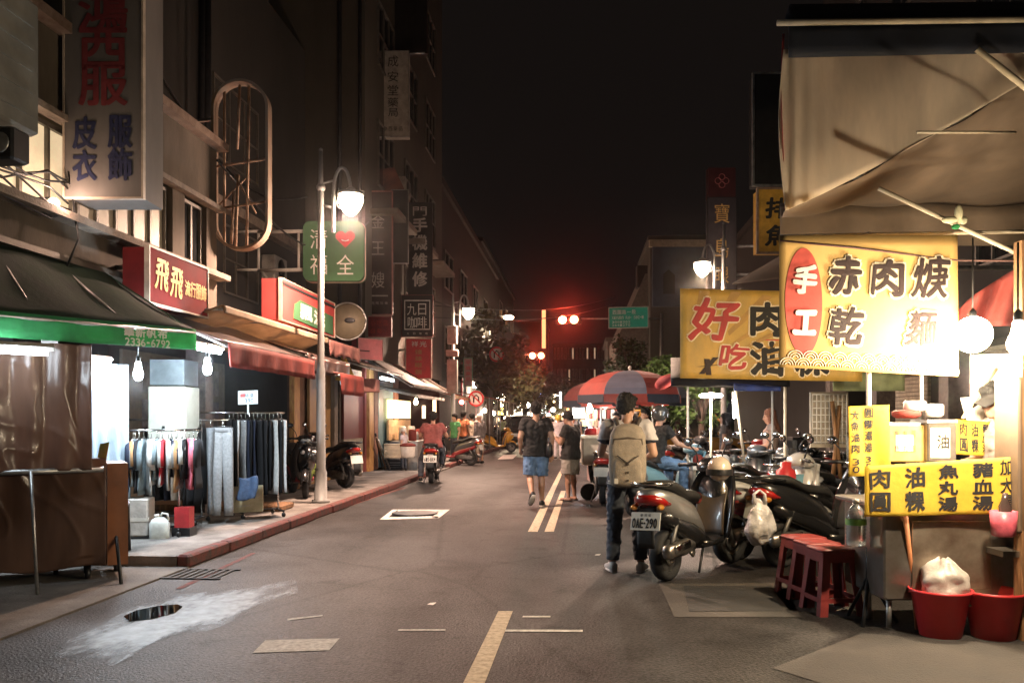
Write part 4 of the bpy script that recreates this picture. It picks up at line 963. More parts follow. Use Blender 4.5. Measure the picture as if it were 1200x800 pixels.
# price tags / cards on the racks
b = MB(); p = at(290, 466, 11.9); b.M, w = frame(at(279, 474, 11.9), at(302, 473, 11.9)); b.box((0, 0, -.012), (w, .19, 0)); b.box((w * .46, -.14, -.01), (w * .54, 0, -.002)); b.box((.03, .1, .001), (.1, .15, .004), 1)
b.mi = 2
for k, c in enumerate('特價'): b.text(c, w * (.45 + .25 * k), .12, .05, .06, .004)
for k, c in enumerate('390'): b.text(c, w * (.4 + .16 * k), .05, .035, .055, .004)
tag(b.build('price_card', [mat('pale_cyan_card', (.6, .72, .72), rough=.4), mat('red_mark', (.5, .1, .1)), ink_n]), 'pale cyan price card standing on top of the right clothes rack', 'sign')
b = MB(); b.M, w = frame(at(266, 601, 11.7), at(308, 599, 11.7)); b.box((0, 0, -.03), (w, .36, 0), bev=.006); b.mi = 1
x = .05
for c in 'JAZZ-CLUB':
    ww = .043 if c != '-' else .025; b.text(c, x + ww / 2, .23, ww * .92, .055 if c != '-' else .01, .004, slant=.15); x += ww + .004
for k, c in enumerate('GENUINE'): b.text(c, .13 + k * .03, .09, .02, .028, .004)
tag(b.build('club_board', [mat('pale_yellow_board', (.52, .47, .3), rough=.5), ink_g]), 'pale yellow JAZZ-CLUB board leaning under the dark trousers', 'sign')
b = MB(); b.M = Matrix.Identity(4); p = at(291, 583, 11.55); b.sheet(lambda u, v: (p.x - .13 + .26 * u + .02 * math.sin(v * 4), p.y - .02 * math.sin(u * 9) - .05 * v, p.z + .28 - .3 * v - .02 * math.sin(u * 5)), 14, 8, .012)
tag(b.build('folded_jeans', mat('blue_denim', (.05, .085, .16), rough=.85, var=.25, scale=20)), 'blue denim piece hung over the top of the JAZZ-CLUB board', 'jeans')
b = MB(); p = gd(216, 627, .11); b.M = Matrix.Translation(p); b.prism([(-.09, -.07), (.09, -.07), (.09, .07), (-.09, .07)], .1, .34); b.box((-.11, -.09, 0), (.11, .09, .1), 1)
tag(b.build('red_bin', [mat('red_plastic', (.45, .03, .035), rough=.45), black]), 'small red box on a black base under the front clothes rack', 'box')
b = MB(); b.box((-6.9, 12.4, .11), (-4.45, 13.0, .2), bev=.02); tag(b.build('plank_step', wood), 'long low wooden plank on the pavement behind the right clothes rack', 'plank')
# left side goods further along
p = gd(463, 551, .03); 
def crate(label, px, py, Z, w, d, h, m, slats=True, rz=.1):
    p = gd(px, py, .03) if Z is None else at(px, py, Z)
    t = thing('crate', label, 'crate', p, rz)
    b = MB(); b.box((-w / 2, -d / 2, 0), (w / 2, d / 2, .03)); b.box((-w / 2, -d / 2, .03), (-w / 2 + .02, d / 2, h)); b.box((w / 2 - .02, -d / 2, .03), (w / 2, d / 2, h)); b.box((-w / 2 + .02, d / 2 - .02, .03), (w / 2 - .02, d / 2, h))
    for k in range(4): z = .03 + (h - .03) * k / 4; b.box((-w / 2 + .02, -d / 2, z + .01), (w / 2 - .02, -d / 2 + .02, z + (h - .03) / 4 - .012))
    b.build('body', m, t)
    b = MB(); b.tube([(-w / 2, -d / 2, h), (w / 2, -d / 2, h), (w / 2, d / 2, h), (-w / 2, d / 2, h), (-w / 2, -d / 2, h)], .014, 6); b.build('rim', m, t)
    return t
crate('black plastic crate at the left foot of the food counter', 462, 551, None, .5, .4, .3, black)
crate('dark blue crate beside the black crate at the food counter', 477, 550, None, .45, .4, .3, bluepl)
crate('pale cream box stacked on the black crate by the teal panel', 462, 536, 23.0, .5, .38, .36, cream)
b = MB(); b.M = Matrix.Translation(at(478, 536, 22.8)); b.lathe([(.16, 0), (.19, .05), (.2, .3), (.17, .36), (.1, .38)], n=18); b.lathe([(.2, .3), (.215, .31), (.215, .35), (.1, .39)], n=18, mi=1)
tag(b.build('white_tub', [whitep, redf]), 'round white tub with a red lid on top of the dark blue crate', 'tub')
for k, (px0, py0, px1, py1) in enumerate([(448, 548, 440, 508), (452, 549, 441, 512), (457, 549, 443, 515)]):
    b = MB(); b.tube([gd(px0, py0, .11), at(px1, py1, 22.5)], .025, 6)
    tag(b.build('pole_stick', [dark, rust, galv][k]), ['dark pole leaning against the post left of the teal panel', 'rusty pole, middle one of three leaning by the teal panel', 'pale metal pole leaning nearest to the cream box'][k], 'pole')
# lit food counter
t_ = thing('food_counter', 'brightly lit food counter with a glowing yellow menu panel behind the seated rider', 'food stall', V((-4.9, 25.5, .03)))
b = MB(); b.box((-5.4, 23.9, .03), (-4.6, 27.2, .85)); b.build('counter', galv, t_, world=True)
b = MB(); b.box((-5.6, 24.4, 1.5), (-5.5, 27.4, 2.05)); b.build('menu_panel', mat('lit_menu', (.8, .6, .3), emit=(1, .68, .3), estr=2.6), t_, world=True)
b = MB(); b.box((-5.58, 24.3, .86), (-5.52, 27.5, 1.45)); b.build('back_panel', mat('warm_board', (.6, .4, .2), rough=.6), t_, world=True)
for k in range(7):
    b = MB(); x, y = -5.05 + .22 * math.sin(k * 2.2), 24.1 + k * .45; b.lathe([(.1, .85), (.12, .88), (.12, 1.05 + .08 * (k % 3)), (.1, 1.1 + .08 * (k % 3))], (x, y, 0), n=12); b.build('pot', [galv, redf, whitep][k % 3], t_, world=True)
for lo, hi in (((-4.75, 27.25, 1.55), (-4.68, 27.55, 2.1)), ((-4.9, 26.2, 1.5), (-4.84, 26.5, 1.9))): b = MB(); b.box(lo, hi); b.build('price_panel', mat('lit_cream_panel', (.8, .7, .5), emit=(1, .8, .5), estr=1.6), t_, world=True)
bulb('warm bulb hanging over the left food counter', V((-4.9, 25.2, 2.0)), 70, .1, WARM, mat('warm_bulb2', (1, .9, .7), emit=(1, .75, .4), estr=30), .07)
lamp_ = tube_light('white tube under the long tin roof on the left', at(446, 443, 21.6), at(461, 446, 22.6), 25)
# ------------------------------------------------------------ scooters
def paintm(name, c, coat=.8, rough=.3, metal=0.0): return mat(name, c, rough=rough, coat=coat, var=.06, scale=3, metal=metal)
silver = paintm('silver_paint', (.44, .43, .42), metal=.75, rough=.3); blackp = paintm('gloss_black_paint', (.012, .012, .013), rough=.25)
greyp = paintm('dark_grey_paint', (.05, .05, .052)); redp = paintm('red_paint', (.25, .015, .018)); whitepp = paintm('pearl_white_paint', (.55, .54, .52)); bluep = paintm('pale_blue_paint', (.18, .34, .42)); yellp = paintm('orange_yellow_paint', (.55, .28, .03))
seatm = mat('seat_vinyl', (.02, .019, .018), rough=.5, bump=.15, bscale=80); redl = mat('red_lens', (.3, .012, .01), rough=.12, coat=1, var=.2, scale=14); ambl = mat('amber_lens', (.5, .2, .03), rough=.15, coat=1)
clearl = mat('clear_lens', (.55, .57, .58), rough=.08, coat=1, var=.1, spec=.8); platem = mat('plate_white', (.62, .62, .58), rough=.45, var=.06); engm = mat('engine_grey', (.16, .155, .15), rough=.5, metal=.7, var=.35, scale=14); exm = mat('muffler_steel', (.3, .28, .26), rough=.35, metal=.9, var=.3, scale=9)
mirr = mat('mirror_glass', (.6, .62, .64), rough=.05, metal=1.0, var=.02)

def wheel(par, y, r, w, rimm, detail=True):
    b = MB(); c = (0, y, r)
    b.lathe([(r - .085, -w * .22), (r - .06, -w * .3), (r - .075, -.02), (r - .1, -.012), (r - .1, .012), (r - .075, .02), (r - .06, w * .3), (r - .085, w * .22)], c, 24, 'x')
    b.lathe([(.0, -w * .35), (.045, -w * .35), (.05, 0), (.045, w * .35), (.0, w * .35)], c, 14, 'x')
    for k in range(5):
        a = 2 * PI * k / 5 + .3; q = V((0, math.cos(a), math.sin(a))); b.tube([V(c) + q * .03, V(c) + q * (r - .075)], [.022, .016], 6)
    rim = b.build('wheel', rimm, par)
    b = MB(); prof = [(r - .075, -w * .38), (r - .045, -w * .5), (r - .02, -w * .48), (r - .004, -w * .3), (r, 0), (r - .004, w * .3), (r - .02, w * .48), (r - .045, w * .5), (r - .075, w * .38)]
    b.lathe(prof, c, 32, 'x', cap=False); b.lathe(prof[:1] + [(r - .09, -w * .2), (r - .09, w * .2)] + prof[-1:], c, 32, 'x', cap=False)
    b.build('tyre', rubber, rim)
    if detail:
        b = MB(); b.lathe([(.085, -.012), (.09, 0), (.085, .012), (.05, .012), (.05, -.012)], (w * .42, y, r), 20, 'x'); b.build('brake_disc', chrome, rim)
    return rim

def scooter(label, loc, rz, body, trim=blackp, plate=None, group='parked scooters', steer=0.0, style=0, inner=None, shield_m=None, box=False, windscreen=False, name='scooter', cat='scooter', lean=0.0):
    t = thing(name, label, cat, loc, rz, group)
    if lean: t.rotation_euler = (0, lean, rz)
    inner = inner or greyp
    wheel(t, -.63, .235, .115, engm); 
    # rear bodywork: swept cowl rising to the tail
    b = MB()
    b.sloft([(-.98, .80, .03, .03, 2), (-.95, .80, .10, .065, 2.4), (-.86, .765, .155, .105, 2.6), (-.68, .70, .178, .14, 2.8), (-.45, .63, .172, .145, 2.8), (-.25, .56, .15, .15, 2.6), (-.12, .47, .13, .13, 2.5), (-.04, .40, .12, .10, 2.4)], n=24)
    b.build('rear_cowl', body, t)
    b = MB()      # lower dark side skirts
    b.sloft([(-.80, .60, .135, .06, 3), (-.6, .54, .15, .085, 3), (-.35, .46, .155, .10, 3), (-.12, .36, .15, .10, 3), (0, .30, .15, .06, 3)], n=20); b.build('side_skirt', trim, t)
    b = MB(); b.sloft([(-.86, .885, .06, .02, 2), (-.80, .895, .125, .04, 2.6), (-.62, .88, .15, .05, 2.8), (-.5, .83, .155, .05, 2.8), (-.42, .79, .15, .05, 2.8), (-.2, .765, .14, .05, 2.8), (-.06, .735, .10, .05, 2.6), (0, .70, .05, .03, 2)], n=20); b.build('seat', seatm, t)
    b = MB(); b.tube([(.15, -.72, .885), (.155, -.86, .90), (.12, -.98, .915), (0, -1.02, .915), (-.12, -.98, .915), (-.155, -.86, .90), (-.15, -.72, .885)], .016, 8); b.build('grab_rail', chrome if style != 2 else blackp, t)
    # tail light and indicators
    b = MB(); b.sloft([(-1.0, .775, .02, .02, 2), (-.985, .775, .085, .038, 2.2), (-.95, .77, .125, .058, 2.4), (-.88, .745, .165, .06, 2.6), (-.8, .72, .174, .03, 2.4)], n=20); b.build('tail_light', redl, t)
    for s in (-1, 1):
        b = MB(); b.ell((s * .135, -.93, .70), (.03, .05, .028)); b.build('indicator', ambl, t)
    # mudguard and plate
    b = MB(); b.sheet(lambda u, v: (-.085 + .17 * u, -.90 - .06 * math.sin(v * 2.2) - .03 * v, .72 - .38 * v), 6, 8, .012); b.build('mudguard', black, t)
    Mx, w = frame(V((.15, -1.0, .505)), V((-.15, -1.0, .505)), V((0, .26, .966))); Mx = Matrix.Translation(V((.0, 0, 0))) @ Mx
    # viewer stands behind: left of the plate is -x
    Mx, w = frame(V((-.15, -1.0, .50)), V((.15, -1.0, .50)), V((0, .26, .966)))
    b = MB(); b.M = Mx; b.box((0, 0, -.008), (w, .165, 0), bev=.004); pl = b.build('number_plate', platem, t)
    if plate:
        b = MB(); b.M = Mx; n = len(plate); x = .018
        for c in plate:
            ww = .036 if c not in '-·' else .016; b.text(c, x + ww / 2, .065, ww * .82 if c not in '-·' else .012, .085 if c not in '-·' else .012, .002, bold=.0025); x += ww + .0035
        for k, c in enumerate('臺灣省'): b.text(c, .11 + k * .04, .138, .028, .026, .002)
        b.build('lettering', ink_k, pl)
    # engine, swing arm, muffler, stand
    b = MB(); b.sloft([(-.72, .24, .05, .05, 3), (-.55, .26, .06, .07, 3), (-.3, .28, .07, .09, 3), (-.1, .29, .06, .07, 3)], n=14); b.M = Matrix.Translation((-.10, 0, 0)); b.sloft([(-.72, .24, .03, .07, 3), (-.4, .27, .04, .09, 3), (-.15, .28, .035, .07, 3)], n=14); b.build('engine', engm, t)
    b = MB(); b.tube([(.07, -.2, .22), (.12, -.32, .2), (.15, -.42, .24)], .018, 8); b.M = Matrix.Translation((.165, -.63, .31)) @ Matrix.Rotation(.16, 4, 'X')
    b.sloft([(-.30, .03, .03, .03, 2), (-.27, .03, .055, .065, 2.4), (.12, .0, .05, .06, 2.4), (.24, -.03, .025, .03, 2)], n=16); b.M = Matrix.Identity(4); b.build('muffler', exm, t)
    b = MB(); b.M = Matrix.Translation((.222, -.66, .33)) @ Matrix.Rotation(.16, 4, 'X'); b.sloft([(-.2, .02, .008, .035, 3), (.1, 0, .008, .035, 3)], n=12); b.build('heat_shield', chrome, t)
    b = MB(); b.tube([(.1, -.75, .25), (.13, -.6, .58)], .022, 8); b.tube([(-.1, -.75, .25), (-.13, -.6, .58)], .022, 8); b.build('shock_absorber', engm, t)
    b = MB(); b.tube([(-.12, -.15, .25), (-.2, -.28, .02), (-.2, -.34, .012)], .013, 6); b.tube([(.12, -.1, .25), (.14, -.25, .03)], .013, 6); b.build('stand', dark, t)
    # floor and legshield
    b = MB(); b.sloft([(-.12, .285, .155, .045, 4), (.1, .275, .165, .035, 4), (.28, .285, .165, .04, 4), (.36, .33, .16, .05, 4)], n=18); b.build('floorboard', trim, t)
    def shield(u, v, off):
        x = (u - .5) * 2; w = .215 + .05 * math.sin(PI * min(1, v * 1.05)) - .07 * max(0, v - .75) * 4 * .35
        y = .33 + .24 * v - .06 * math.sin(PI * v) - .10 * abs(x) ** 2.2 * (1 - .2 * v) + off
        return (x * w, y, .30 + .68 * v)
    b = MB(); b.sheet(lambda u, v: shield(1 - u, v, .06), 14, 14, .03); b.build('leg_shield', shield_m or body, t)
    b = MB(); b.sheet(lambda u, v: ((.5 - u) * 2 * .16, shield(.5 + (.5 - u) * .7, v, .022)[1] - .02, .33 + .55 * v), 10, 10, .015); b.build('inner_panel', inner, t)
    # nose
    b = MB(); b.sloft([(.42, .66, .16, .26, 2.6), (.55, .70, .15, .24, 2.4), (.66, .73, .115, .17, 2.2), (.73, .74, .06, .10, 2), (.755, .74, .015, .03, 2)], n=20); b.build('nose', shield_m or body, t)
    for s in (-1, 1):
        b = MB(); b.ell((s * .105, .645, .80), (.04, .07, .04)); b.build('indicator', ambl if style != 1 else clearl, t)
    # steering group
    st = MB(); M0 = Matrix.Translation((0, .46, 0)) @ Matrix.Rotation(steer, 4, 'Z') @ Matrix.Translation((0, -.46, 0))
    fw = wheel(t, .0, .225, .095, engm); fw.matrix_local = M0 @ Matrix.Translation((0, .64, 0))
    b = MB(); b.M = M0
    for s in (-1, 1): b.tube([(s * .07, .62, .225), (s * .075, .5, .62)], .02, 8)
    b.build('fork', engm, t)
    b = MB(); b.M = M0; b.sheet(lambda u, v: ((u - .5) * .13, .64 + .265 * math.cos(.25 + v * 2.0), .225 + .265 * math.sin(.25 + v * 2.0) + .02 - .05 * abs(u - .5) ** 2 * 4), 8, 14, .012); b.build('front_fender', body if style != 2 else trim, t)
    b = MB(); b.M = M0; b.sloft([(.30, 1.0, .05, .03, 2), (.34, 1.01, .12, .06, 2.4), (.42, 1.03, .15, .08, 2.5), (.5, 1.02, .13, .085, 2.4), (.57, 1.0, .09, .06, 2.2), (.6, 1.0, .03, .03, 2)], n=20); b.build('handlebar_cover', trim if style == 0 else body, t)
    b = MB(); b.M = M0; b.sloft([(.52, 1.0, .1, .055, 2.2), (.585, .99, .085, .05, 2.2), (.61, .985, .05, .03, 2)], n=18); b.build('headlight', clearl, t)
    for s in (-1, 1):
        b = MB(); b.M = M0; b.tube([(s * .12, .40, 1.03), (s * .22, .37, 1.035), (s * .35, .335, 1.03)], .019, 8); b.ell((s * .36, .333, 1.03), .022, 8, 6); b.build('grip', black, t)
        b = MB(); b.M = M0; b.tube([(s * .17, .42, 1.04), (s * .33, .41, 1.005)], .008, 5); b.build('brake_lever', chrome, t)
        b = MB(); b.M = M0; b.tube([(s * .16, .40, 1.05), (s * .19, .42, 1.15), (s * .27, .40, 1.24)], .008, 6); b.ell((s * .285, .40, 1.265), (.065, .022, .045)); o = b.build('mirror', black, t)
        b = MB(); b.M = M0; b.ell((s * .285, .384, 1.265), (.055, .008, .036)); b.build('mirror_glass', mirr, o)
    if windscreen:
        b = MB(); b.M = M0; b.sheet(lambda u, v: ((u - .5) * (.34 - .1 * v), .56 - .12 * v - .5 * (u - .5) ** 2 * .6, 1.05 + .25 * v), 10, 6, .006); b.build('windscreen', mat('smoke_screen', (.3, .32, .33), rough=.08, alpha=.5), t)
    if box:
        b = MB(); b.box((-.2, -1.16, .93), (.2, -.80, 1.2), bev=.05); b.build('top_box', black, t)
    return t

# hero scooter
pr, pf = gd(778, 681), gd(852, 658)
def ang(a, c): d = c - a; return math.atan2(-d.x, d.y)
mid = (pr + pf) / 2
hero = scooter('silver scooter parked with its white number plate toward us beside the man with the backpack', mid, ang(pr, pf), silver, trim=blackp, plate='OAE-290', style=0, shield_m=blackp, inner=mat('tan_inner_panel', (.075, .052, .032), rough=.4, coat=.4), steer=-.35, group=None, lean=-.05)
b = MB(); b.M = Matrix.Translation(at(843, 549, 8.3)); b.ell((0, 0, 0), (.115, .13, .125), 18, 12)
b.mi = 1; b.lathe([(.126, -.06), (.129, -.03), (.126, 0)], (0, 0, 0), 20, cap=False, sc=(1, 1.16))
tag(b.build('helmet', [mat('beige_helmet', (.55, .45, .36), rough=.25, coat=.6, var=.1), black]), 'beige open helmet hanging on the mirror of the silver scooter', 'helmet')
b = MB(); b.M = Matrix.Translation(at(818, 583, 8.5)); b.ell((0, 0, 0), (.04, .04, .06)); tag(b.build('red_pouch', redf), 'small red pouch hung under the handlebar of the silver scooter', 'pouch')
def sc_at(label, px, py, pxf_dir, body, **k):
    """rear wheel touches the ground at pixel; heading given as (right, away)"""
    p = gd(px, py); h = cdir(*pxf_dir); f = V((-math.sin(h), math.cos(h), 0)); return scooter(label, p + f * .63, h, body, **k)
# row of parked scooters on the right
sc_at('white and red scooter parked just right of the front silver scooter, behind a hanging bag', 866, 655, (.85, .62), whitepp, trim=redp, style=1, steer=-.4)
sc_at('big black scooter behind the red stools with its fat rear wheel toward the road', 916, 664, (.9, .42), blackp, trim=blackp, style=2, steer=.3, windscreen=True)
sc_at('black scooter, rear of it between the white bag and the yellow hanging menu', 930, 628, (.95, .35), greyp, trim=blackp, style=1, steer=-.3)
sc_at('dark grey scooter among the parked row right behind the silver scooter', 846, 618, (.7, .8), greyp, trim=greyp, style=1, steer=.3)
sc_at('black scooter with red trim in the second row behind the helmet', 892, 606, (.9, .55), blackp, trim=redp, style=1, steer=-.5)
sc_at('dark grey scooter with a top box at the back of the right parking row', 950, 597, (.95, .45), greyp, trim=blackp, style=0, box=True)
sc_at('black scooter with a grey floor in the second row, left of the red trimmed one', 868, 628, (.8, .7), blackp, trim=greyp, style=0, steer=.25)
sc_at('dark scooter with a black screen between the red trimmed scooter and the stools', 955, 612, (.92, .4), blackp, trim=greyp, style=2, steer=-.2, windscreen=True)
sc_at('red scooter at the back of the parked row in front of the shutter', 850, 588, (.8, .7), redp, trim=blackp, style=1, steer=.4)
sc_at('white scooter at the back of the parked row below the woman with reddish hair', 900, 580, (.9, .5), whitepp, trim=greyp, style=0, steer=-.3)
sc_at('black scooter by the wall at the back behind the yellow menu cloths', 985, 590, (.95, .3), blackp, trim=blackp, style=0, steer=.5)
sc_at('dark grey scooter farthest right behind the yellow hanging menu', 1040, 612, (.97, .3), greyp, trim=redp, style=1, steer=.2)
sc_at('black scooter between the helmeted rider and the white snack cart', 790, 572, (.75, .8), blackp, trim=greyp, style=0)
# white plastic bag on the second scooter
def bag(label, p, s, m, name='plastic_bag'):
    b = MB(); sd = p.x * 3
    rings = []
    for k in range(17):
        f = k / 16; r = s[0] * (math.sin(PI * min(.93, f * .88 + .1)) ** .6) * (1 if f < .75 else 1 - (f - .75) * 2.6)
        rings.append([(p.x + r * math.cos(q) * (1 + .16 * math.sin(5 * q + sd + f * 6)), p.y + r * .7 * math.sin(q) * (1 + .16 * math.cos(4 * q + f * 5)), p.z + s[1] * (f - .5)) for q in [2 * PI * j / 28 for j in range(28)]])
    b.loft(rings, smooth=True)
    b.v = [q + V((noise.noise(q * 9), noise.noise(q * 9 + V((7, 0, 0))), noise.noise(q * 8 + V((0, 5, 0))))) * .05 for q in b.v]
    for sg in (-1, 1): b.tube([(p.x + sg * .05, p.y, p.z + s[1] * .42), (p.x + sg * .05, p.y, p.z + s[1] * .65), (p.x, p.y, p.z + s[1] * .75)], [.025, .015, .01], 6)
    return tag(b.build(name, m), label, 'bag')
bagw = mat('white_bag_plastic', (.62, .6, .6), rough=.35, bump=.8, bscale=18, var=.12, coat=.2)
bag('crumpled white plastic bag hanging between the silver and the black scooters', at(890, 612, 8.2), (.125, .42), bagw)
# left side
sc_at('black scooter with its rear wheel toward us just right of the left lamp post', 405, 578, (-.72, .6), blackp, trim=blackp, style=2, steer=.2, group='scooters on the left pavement').location.z = .11
o = sc_at('black and red scooter behind the lamp post with a green bag on its handlebar', 330, 578, (.45, -.9), blackp, trim=redp, style=1, steer=-.3, group='scooters on the left pavement'); o.location = gd(352, 580, .11)
bag('green yellow plastic bag hanging on the scooter left of the lamp post', at(360, 546, 15.2), (.15, .45), mat('green_bag_plastic', (.25, .4, .05), rough=.4, bump=.6, bscale=18, col2=(.4, .42, .12), scale=5))
p = gd(503, 566); SCR = scooter('black scooter carrying the rider in the red shirt, seen from behind', p + V((0, .63, 0)), .08, blackp, trim=blackp, plate='615-BKM', style=2, group=None)
o = sc_at('dark scooter parked by the second lamp post on the left', 541, 541, (.2, 1), blackp, style=0, group='scooters on the left pavement')
o = sc_at('black scooter standing beside the orange yellow one on the left', 552, 545, (-.9, .3), greyp, trim=redp, style=1, group='scooters on the left pavement')
o = sc_at('orange yellow scooter parked by the far left kerb near the dark car', 566, 530, (.95, .2), yellp, trim=yellp, style=1, group='scooters on the left pavement')
SCL = sc_at('black scooter with a rider in a pale green top by the far left tree', 592, 525, (-.5, 1), blackp, style=0, group=None)
p = gd(786, 604); SCH = scooter('pale blue scooter ridden by the man in the dark helmet', p, cdir(.9, .5), bluep, trim=greyp, style=1, group=None)
sc_at('black scooter half hidden between the man in grey shorts and the backpack', 706, 590, (.1, 1), blackp, trim=chrome, style=0, group='parked scooters')
# ------------------------------------------------------------ people
skinm = mat('skin', (.44, .25, .17), rough=.55, var=.08, scale=9, sss=.08); skind = mat('tanned_skin', (.33, .18, .12), rough=.55, var=.08, scale=9, sss=.08)
hairm = mat('black_hair', (.010, .009, .008), rough=.75, spec=.25, bump=.6, bscale=90, stretch=(1, 1, .25)); hairb = mat('brown_hair', (.16, .06, .03), rough=.5, bump=.6, bscale=90, stretch=(1, 1, .25)); hairg = mat('grey_hair', (.3, .28, .26), rough=.6, bump=.6, bscale=80)
eyem = mat('eye_dark', (.02, .015, .012), rough=.1)
def capsule(b, p0, r0, p1, r1, n=14, flat0=False, flat1=False, sq=1.0):
    p0, p1 = V(p0), V(p1); d = (p1 - p0); L = d.length
    if L < 1e-5: b.ell(p0, r0); return
    d.normalize(); up = V((0, 1, 0)) if abs(d.y) < .9 else V((1, 0, 0)); a = d.cross(up).normalized(); c = a.cross(d)
    prof = []
    if not flat0: prof += [(r0 * math.sin(t), -r0 * math.cos(t)) for t in (.12, .5, .9, 1.25)]
    prof += [(r0, 0.0), (r1, L)]
    if not flat1: prof += [(r1 * math.cos(t), L + r1 * math.sin(t)) for t in (.35, .7, 1.05, 1.45)]
    b.loft([[p0 + d * h + (a * math.cos(q) + c * math.sin(q) * sq) * r for q in [2 * PI * k / n for k in range(n)]] for r, h in prof], smooth=True)
BASE = dict(pelvis=(0, 0, .93), waist=(0, 0, 1.08), chest=(0, 0, 1.28), neck=(0, -.01, 1.45), head=(0, .02, 1.585),
            shL=(-.185, -.01, 1.395), elL=(-.225, -.03, 1.12), wrL=(-.235, .04, .88), shR=(.185, -.01, 1.395), elR=(.225, -.03, 1.12), wrR=(.235, .04, .88),
            hipL=(-.09, 0, .90), knL=(-.105, .015, .49), anL=(-.11, -.025, .085), hipR=(.09, 0, .90), knR=(.105, .015, .49), anR=(.11, -.025, .085))
def person(label, loc, rz, pose={}, height=1.70, skin=skinm, top=None, top_mat=None, sleeve=.5, bottom='trousers', bot_mat=None, shoe_mat=black, hair='short', hair_mat=hairm, vox=.012, girth=1.0,
           hem=.86, face_dir=0.0, nod=0.0, toe={}, cap=None, sandals=False, group=None, fingers=True, skirt=False):
    J = {k: V(v) for k, v in BASE.items()}
    for k, v in pose.items(): J[k] = V(v)
    s = height / 1.72; t = thing('person', label, 'person', loc, rz, group)
    g = girth; SC = Matrix.Scale(s, 4)
    def start(): b = MB(); b.M = SC; return b
    hd = J['head']; HM = Matrix.Translation(hd) @ Matrix.Rotation(face_dir, 4, 'Z') @ Matrix.Rotation(nod, 4, 'X')
    # body
    b = start(); side = {'L': -1, 'R': 1}
    up = (J['chest'] - J['pelvis'])
    for sg in (-1, 1):
        o = V((sg * .075 * g, 0, 0)); capsule(b, J['chest'] + o + V((0, 0, .03)), .098 * g, J['waist'] + o * .75, .085 * g); capsule(b, J['waist'] + o * .75, .085 * g, J['pelvis'] + o * .95, .10 * g)
    capsule(b, J['chest'] + V((0, 0, .08)), .09, J['neck'], .056); capsule(b, J['neck'], .054, J['head'] + V((0, -.015, -.05)), .054)
    for k in 'LR':
        capsule(b, J['chest'].lerp(J['neck'], .55), .06, J['sh' + k], .056); capsule(b, J['sh' + k], .054 * g, J['el' + k], .041 * g); capsule(b, J['el' + k], .041 * g, J['wr' + k], .028)
        capsule(b, J['hip' + k], .088 * g, J['kn' + k], .058); capsule(b, J['kn' + k], .055, J['kn' + k].lerp(J['an' + k], .35) + V((0, -.012, 0)), .056); capsule(b, J['kn' + k].lerp(J['an' + k], .35), .055, J['an' + k], .036)
        td = V(toe.get(k, (side[k] * .25, 1, 0))).normalized(); an = J['an' + k]; drop = V((0, 0, -.05))
        capsule(b, an + drop - td * .03, .036, an + drop + td * .14 - V((0, 0, .005)), .03)
        # hand
        wr = J['wr' + k]; fd = (wr - J['el' + k]).normalized(); fd = (fd + V(pose.get('hand' + k, (0, 0, 0)))).normalized()
        lat = fd.cross(V((0, 0, 1)) if abs(fd.z) < .8 else V((0, 1, 0))).normalized(); pn = lat.cross(fd)
        capsule(b, wr, .027, wr + fd * .08, .032, sq=.8)
        if fingers:
            for q in range(4):
                f0 = wr + fd * .085 + lat * (.024 - .016 * q); L = (.07, .08, .075, .058)[q]; mid_ = f0 + fd * L * .55 + pn * .006; capsule(b, f0, .0098, mid_, .0092, 8); capsule(b, mid_, .0092, mid_ + fd * L * .42 + pn * .022, .0085, 8)
            capsule(b, wr + fd * .03 + lat * .024, .012, wr + fd * .075 + lat * .052 + pn * .012, .0105, 8); capsule(b, wr + fd * .075 + lat * .052 + pn * .012, .0105, wr + fd * .11 + lat * .05 + pn * .022, .0095, 8)
    # head
    b.M = SC @ HM
    b.ell((0, -.012, .02), (.074, .092, .095), 18, 14); b.ell((0, .02, -.03), (.06, .072, .075), 16, 12); capsule(b, (0, .055, -.085), .032, (0, .03, -.06), .045)
    capsule(b, (0, .088, .015), .011, (0, .106, -.025), .015, 8); b.ell((0, .094, -.032), (.02, .014, .011), 10, 8)
    b.ell((0, .085, -.062), (.024, .012, .007), 10, 6); b.ell((0, .084, -.073), (.02, .012, .007), 10, 6)
    for sg in (-1, 1):
        b.ell((sg * .078, -.005, -.01), (.010, .022, .033), 10, 8); b.ell((sg * .032, .076, .025), (.028, .012, .009), 10, 6)
    body = remeshed(b, 'body', skin, t, vox * (.85 if fingers else 1.2), 3)
    for sg in (-1, 1):
        b = start(); b.M = SC @ HM; b.ell((sg * .031, .083, .006), (.012, .008, .006), 8, 6); b.build('eye', eyem, t)
    # hair / headgear
    b = start(); b.M = SC @ HM
    if hair == 'short':
        b.ell((0, -.022, .06), (.094, .106, .088), 18, 12); b.ell((0, -.05, .01), (.086, .07, .078), 16, 10); b.ell((0, .05, .09), (.075, .05, .04), 14, 8)
        b.ell((0, -.07, -.03), (.058, .036, .045), 12, 8)
        for q in range(26):
            a = q * 2.4; e = .25 + 1.2 * ((q * 7) % 11) / 11; d = V((math.cos(a) * math.cos(e), math.sin(a) * math.cos(e), math.sin(e))); capsule(b, V((0, -.02, .05)) + V((d.x * .075, d.y * .085, d.z * .07)), .022, V((0, -.02, .05)) + V((d.x * .112, d.y * .122, d.z * .105)), .007, 6)
        for sg in (-1, 1): b.ell((sg * .072, -.02, .025), (.018, .045, .05), 10, 8)
    elif hair == 'long':
        b.ell((0, -.022, .05), (.088, .1, .085), 18, 12); b.ell((0, -.05, .0), (.085, .07, .09), 16, 10); capsule(b, (0, -.06, 0), .08, (0, -.085, -.28), .075, sq=.6)
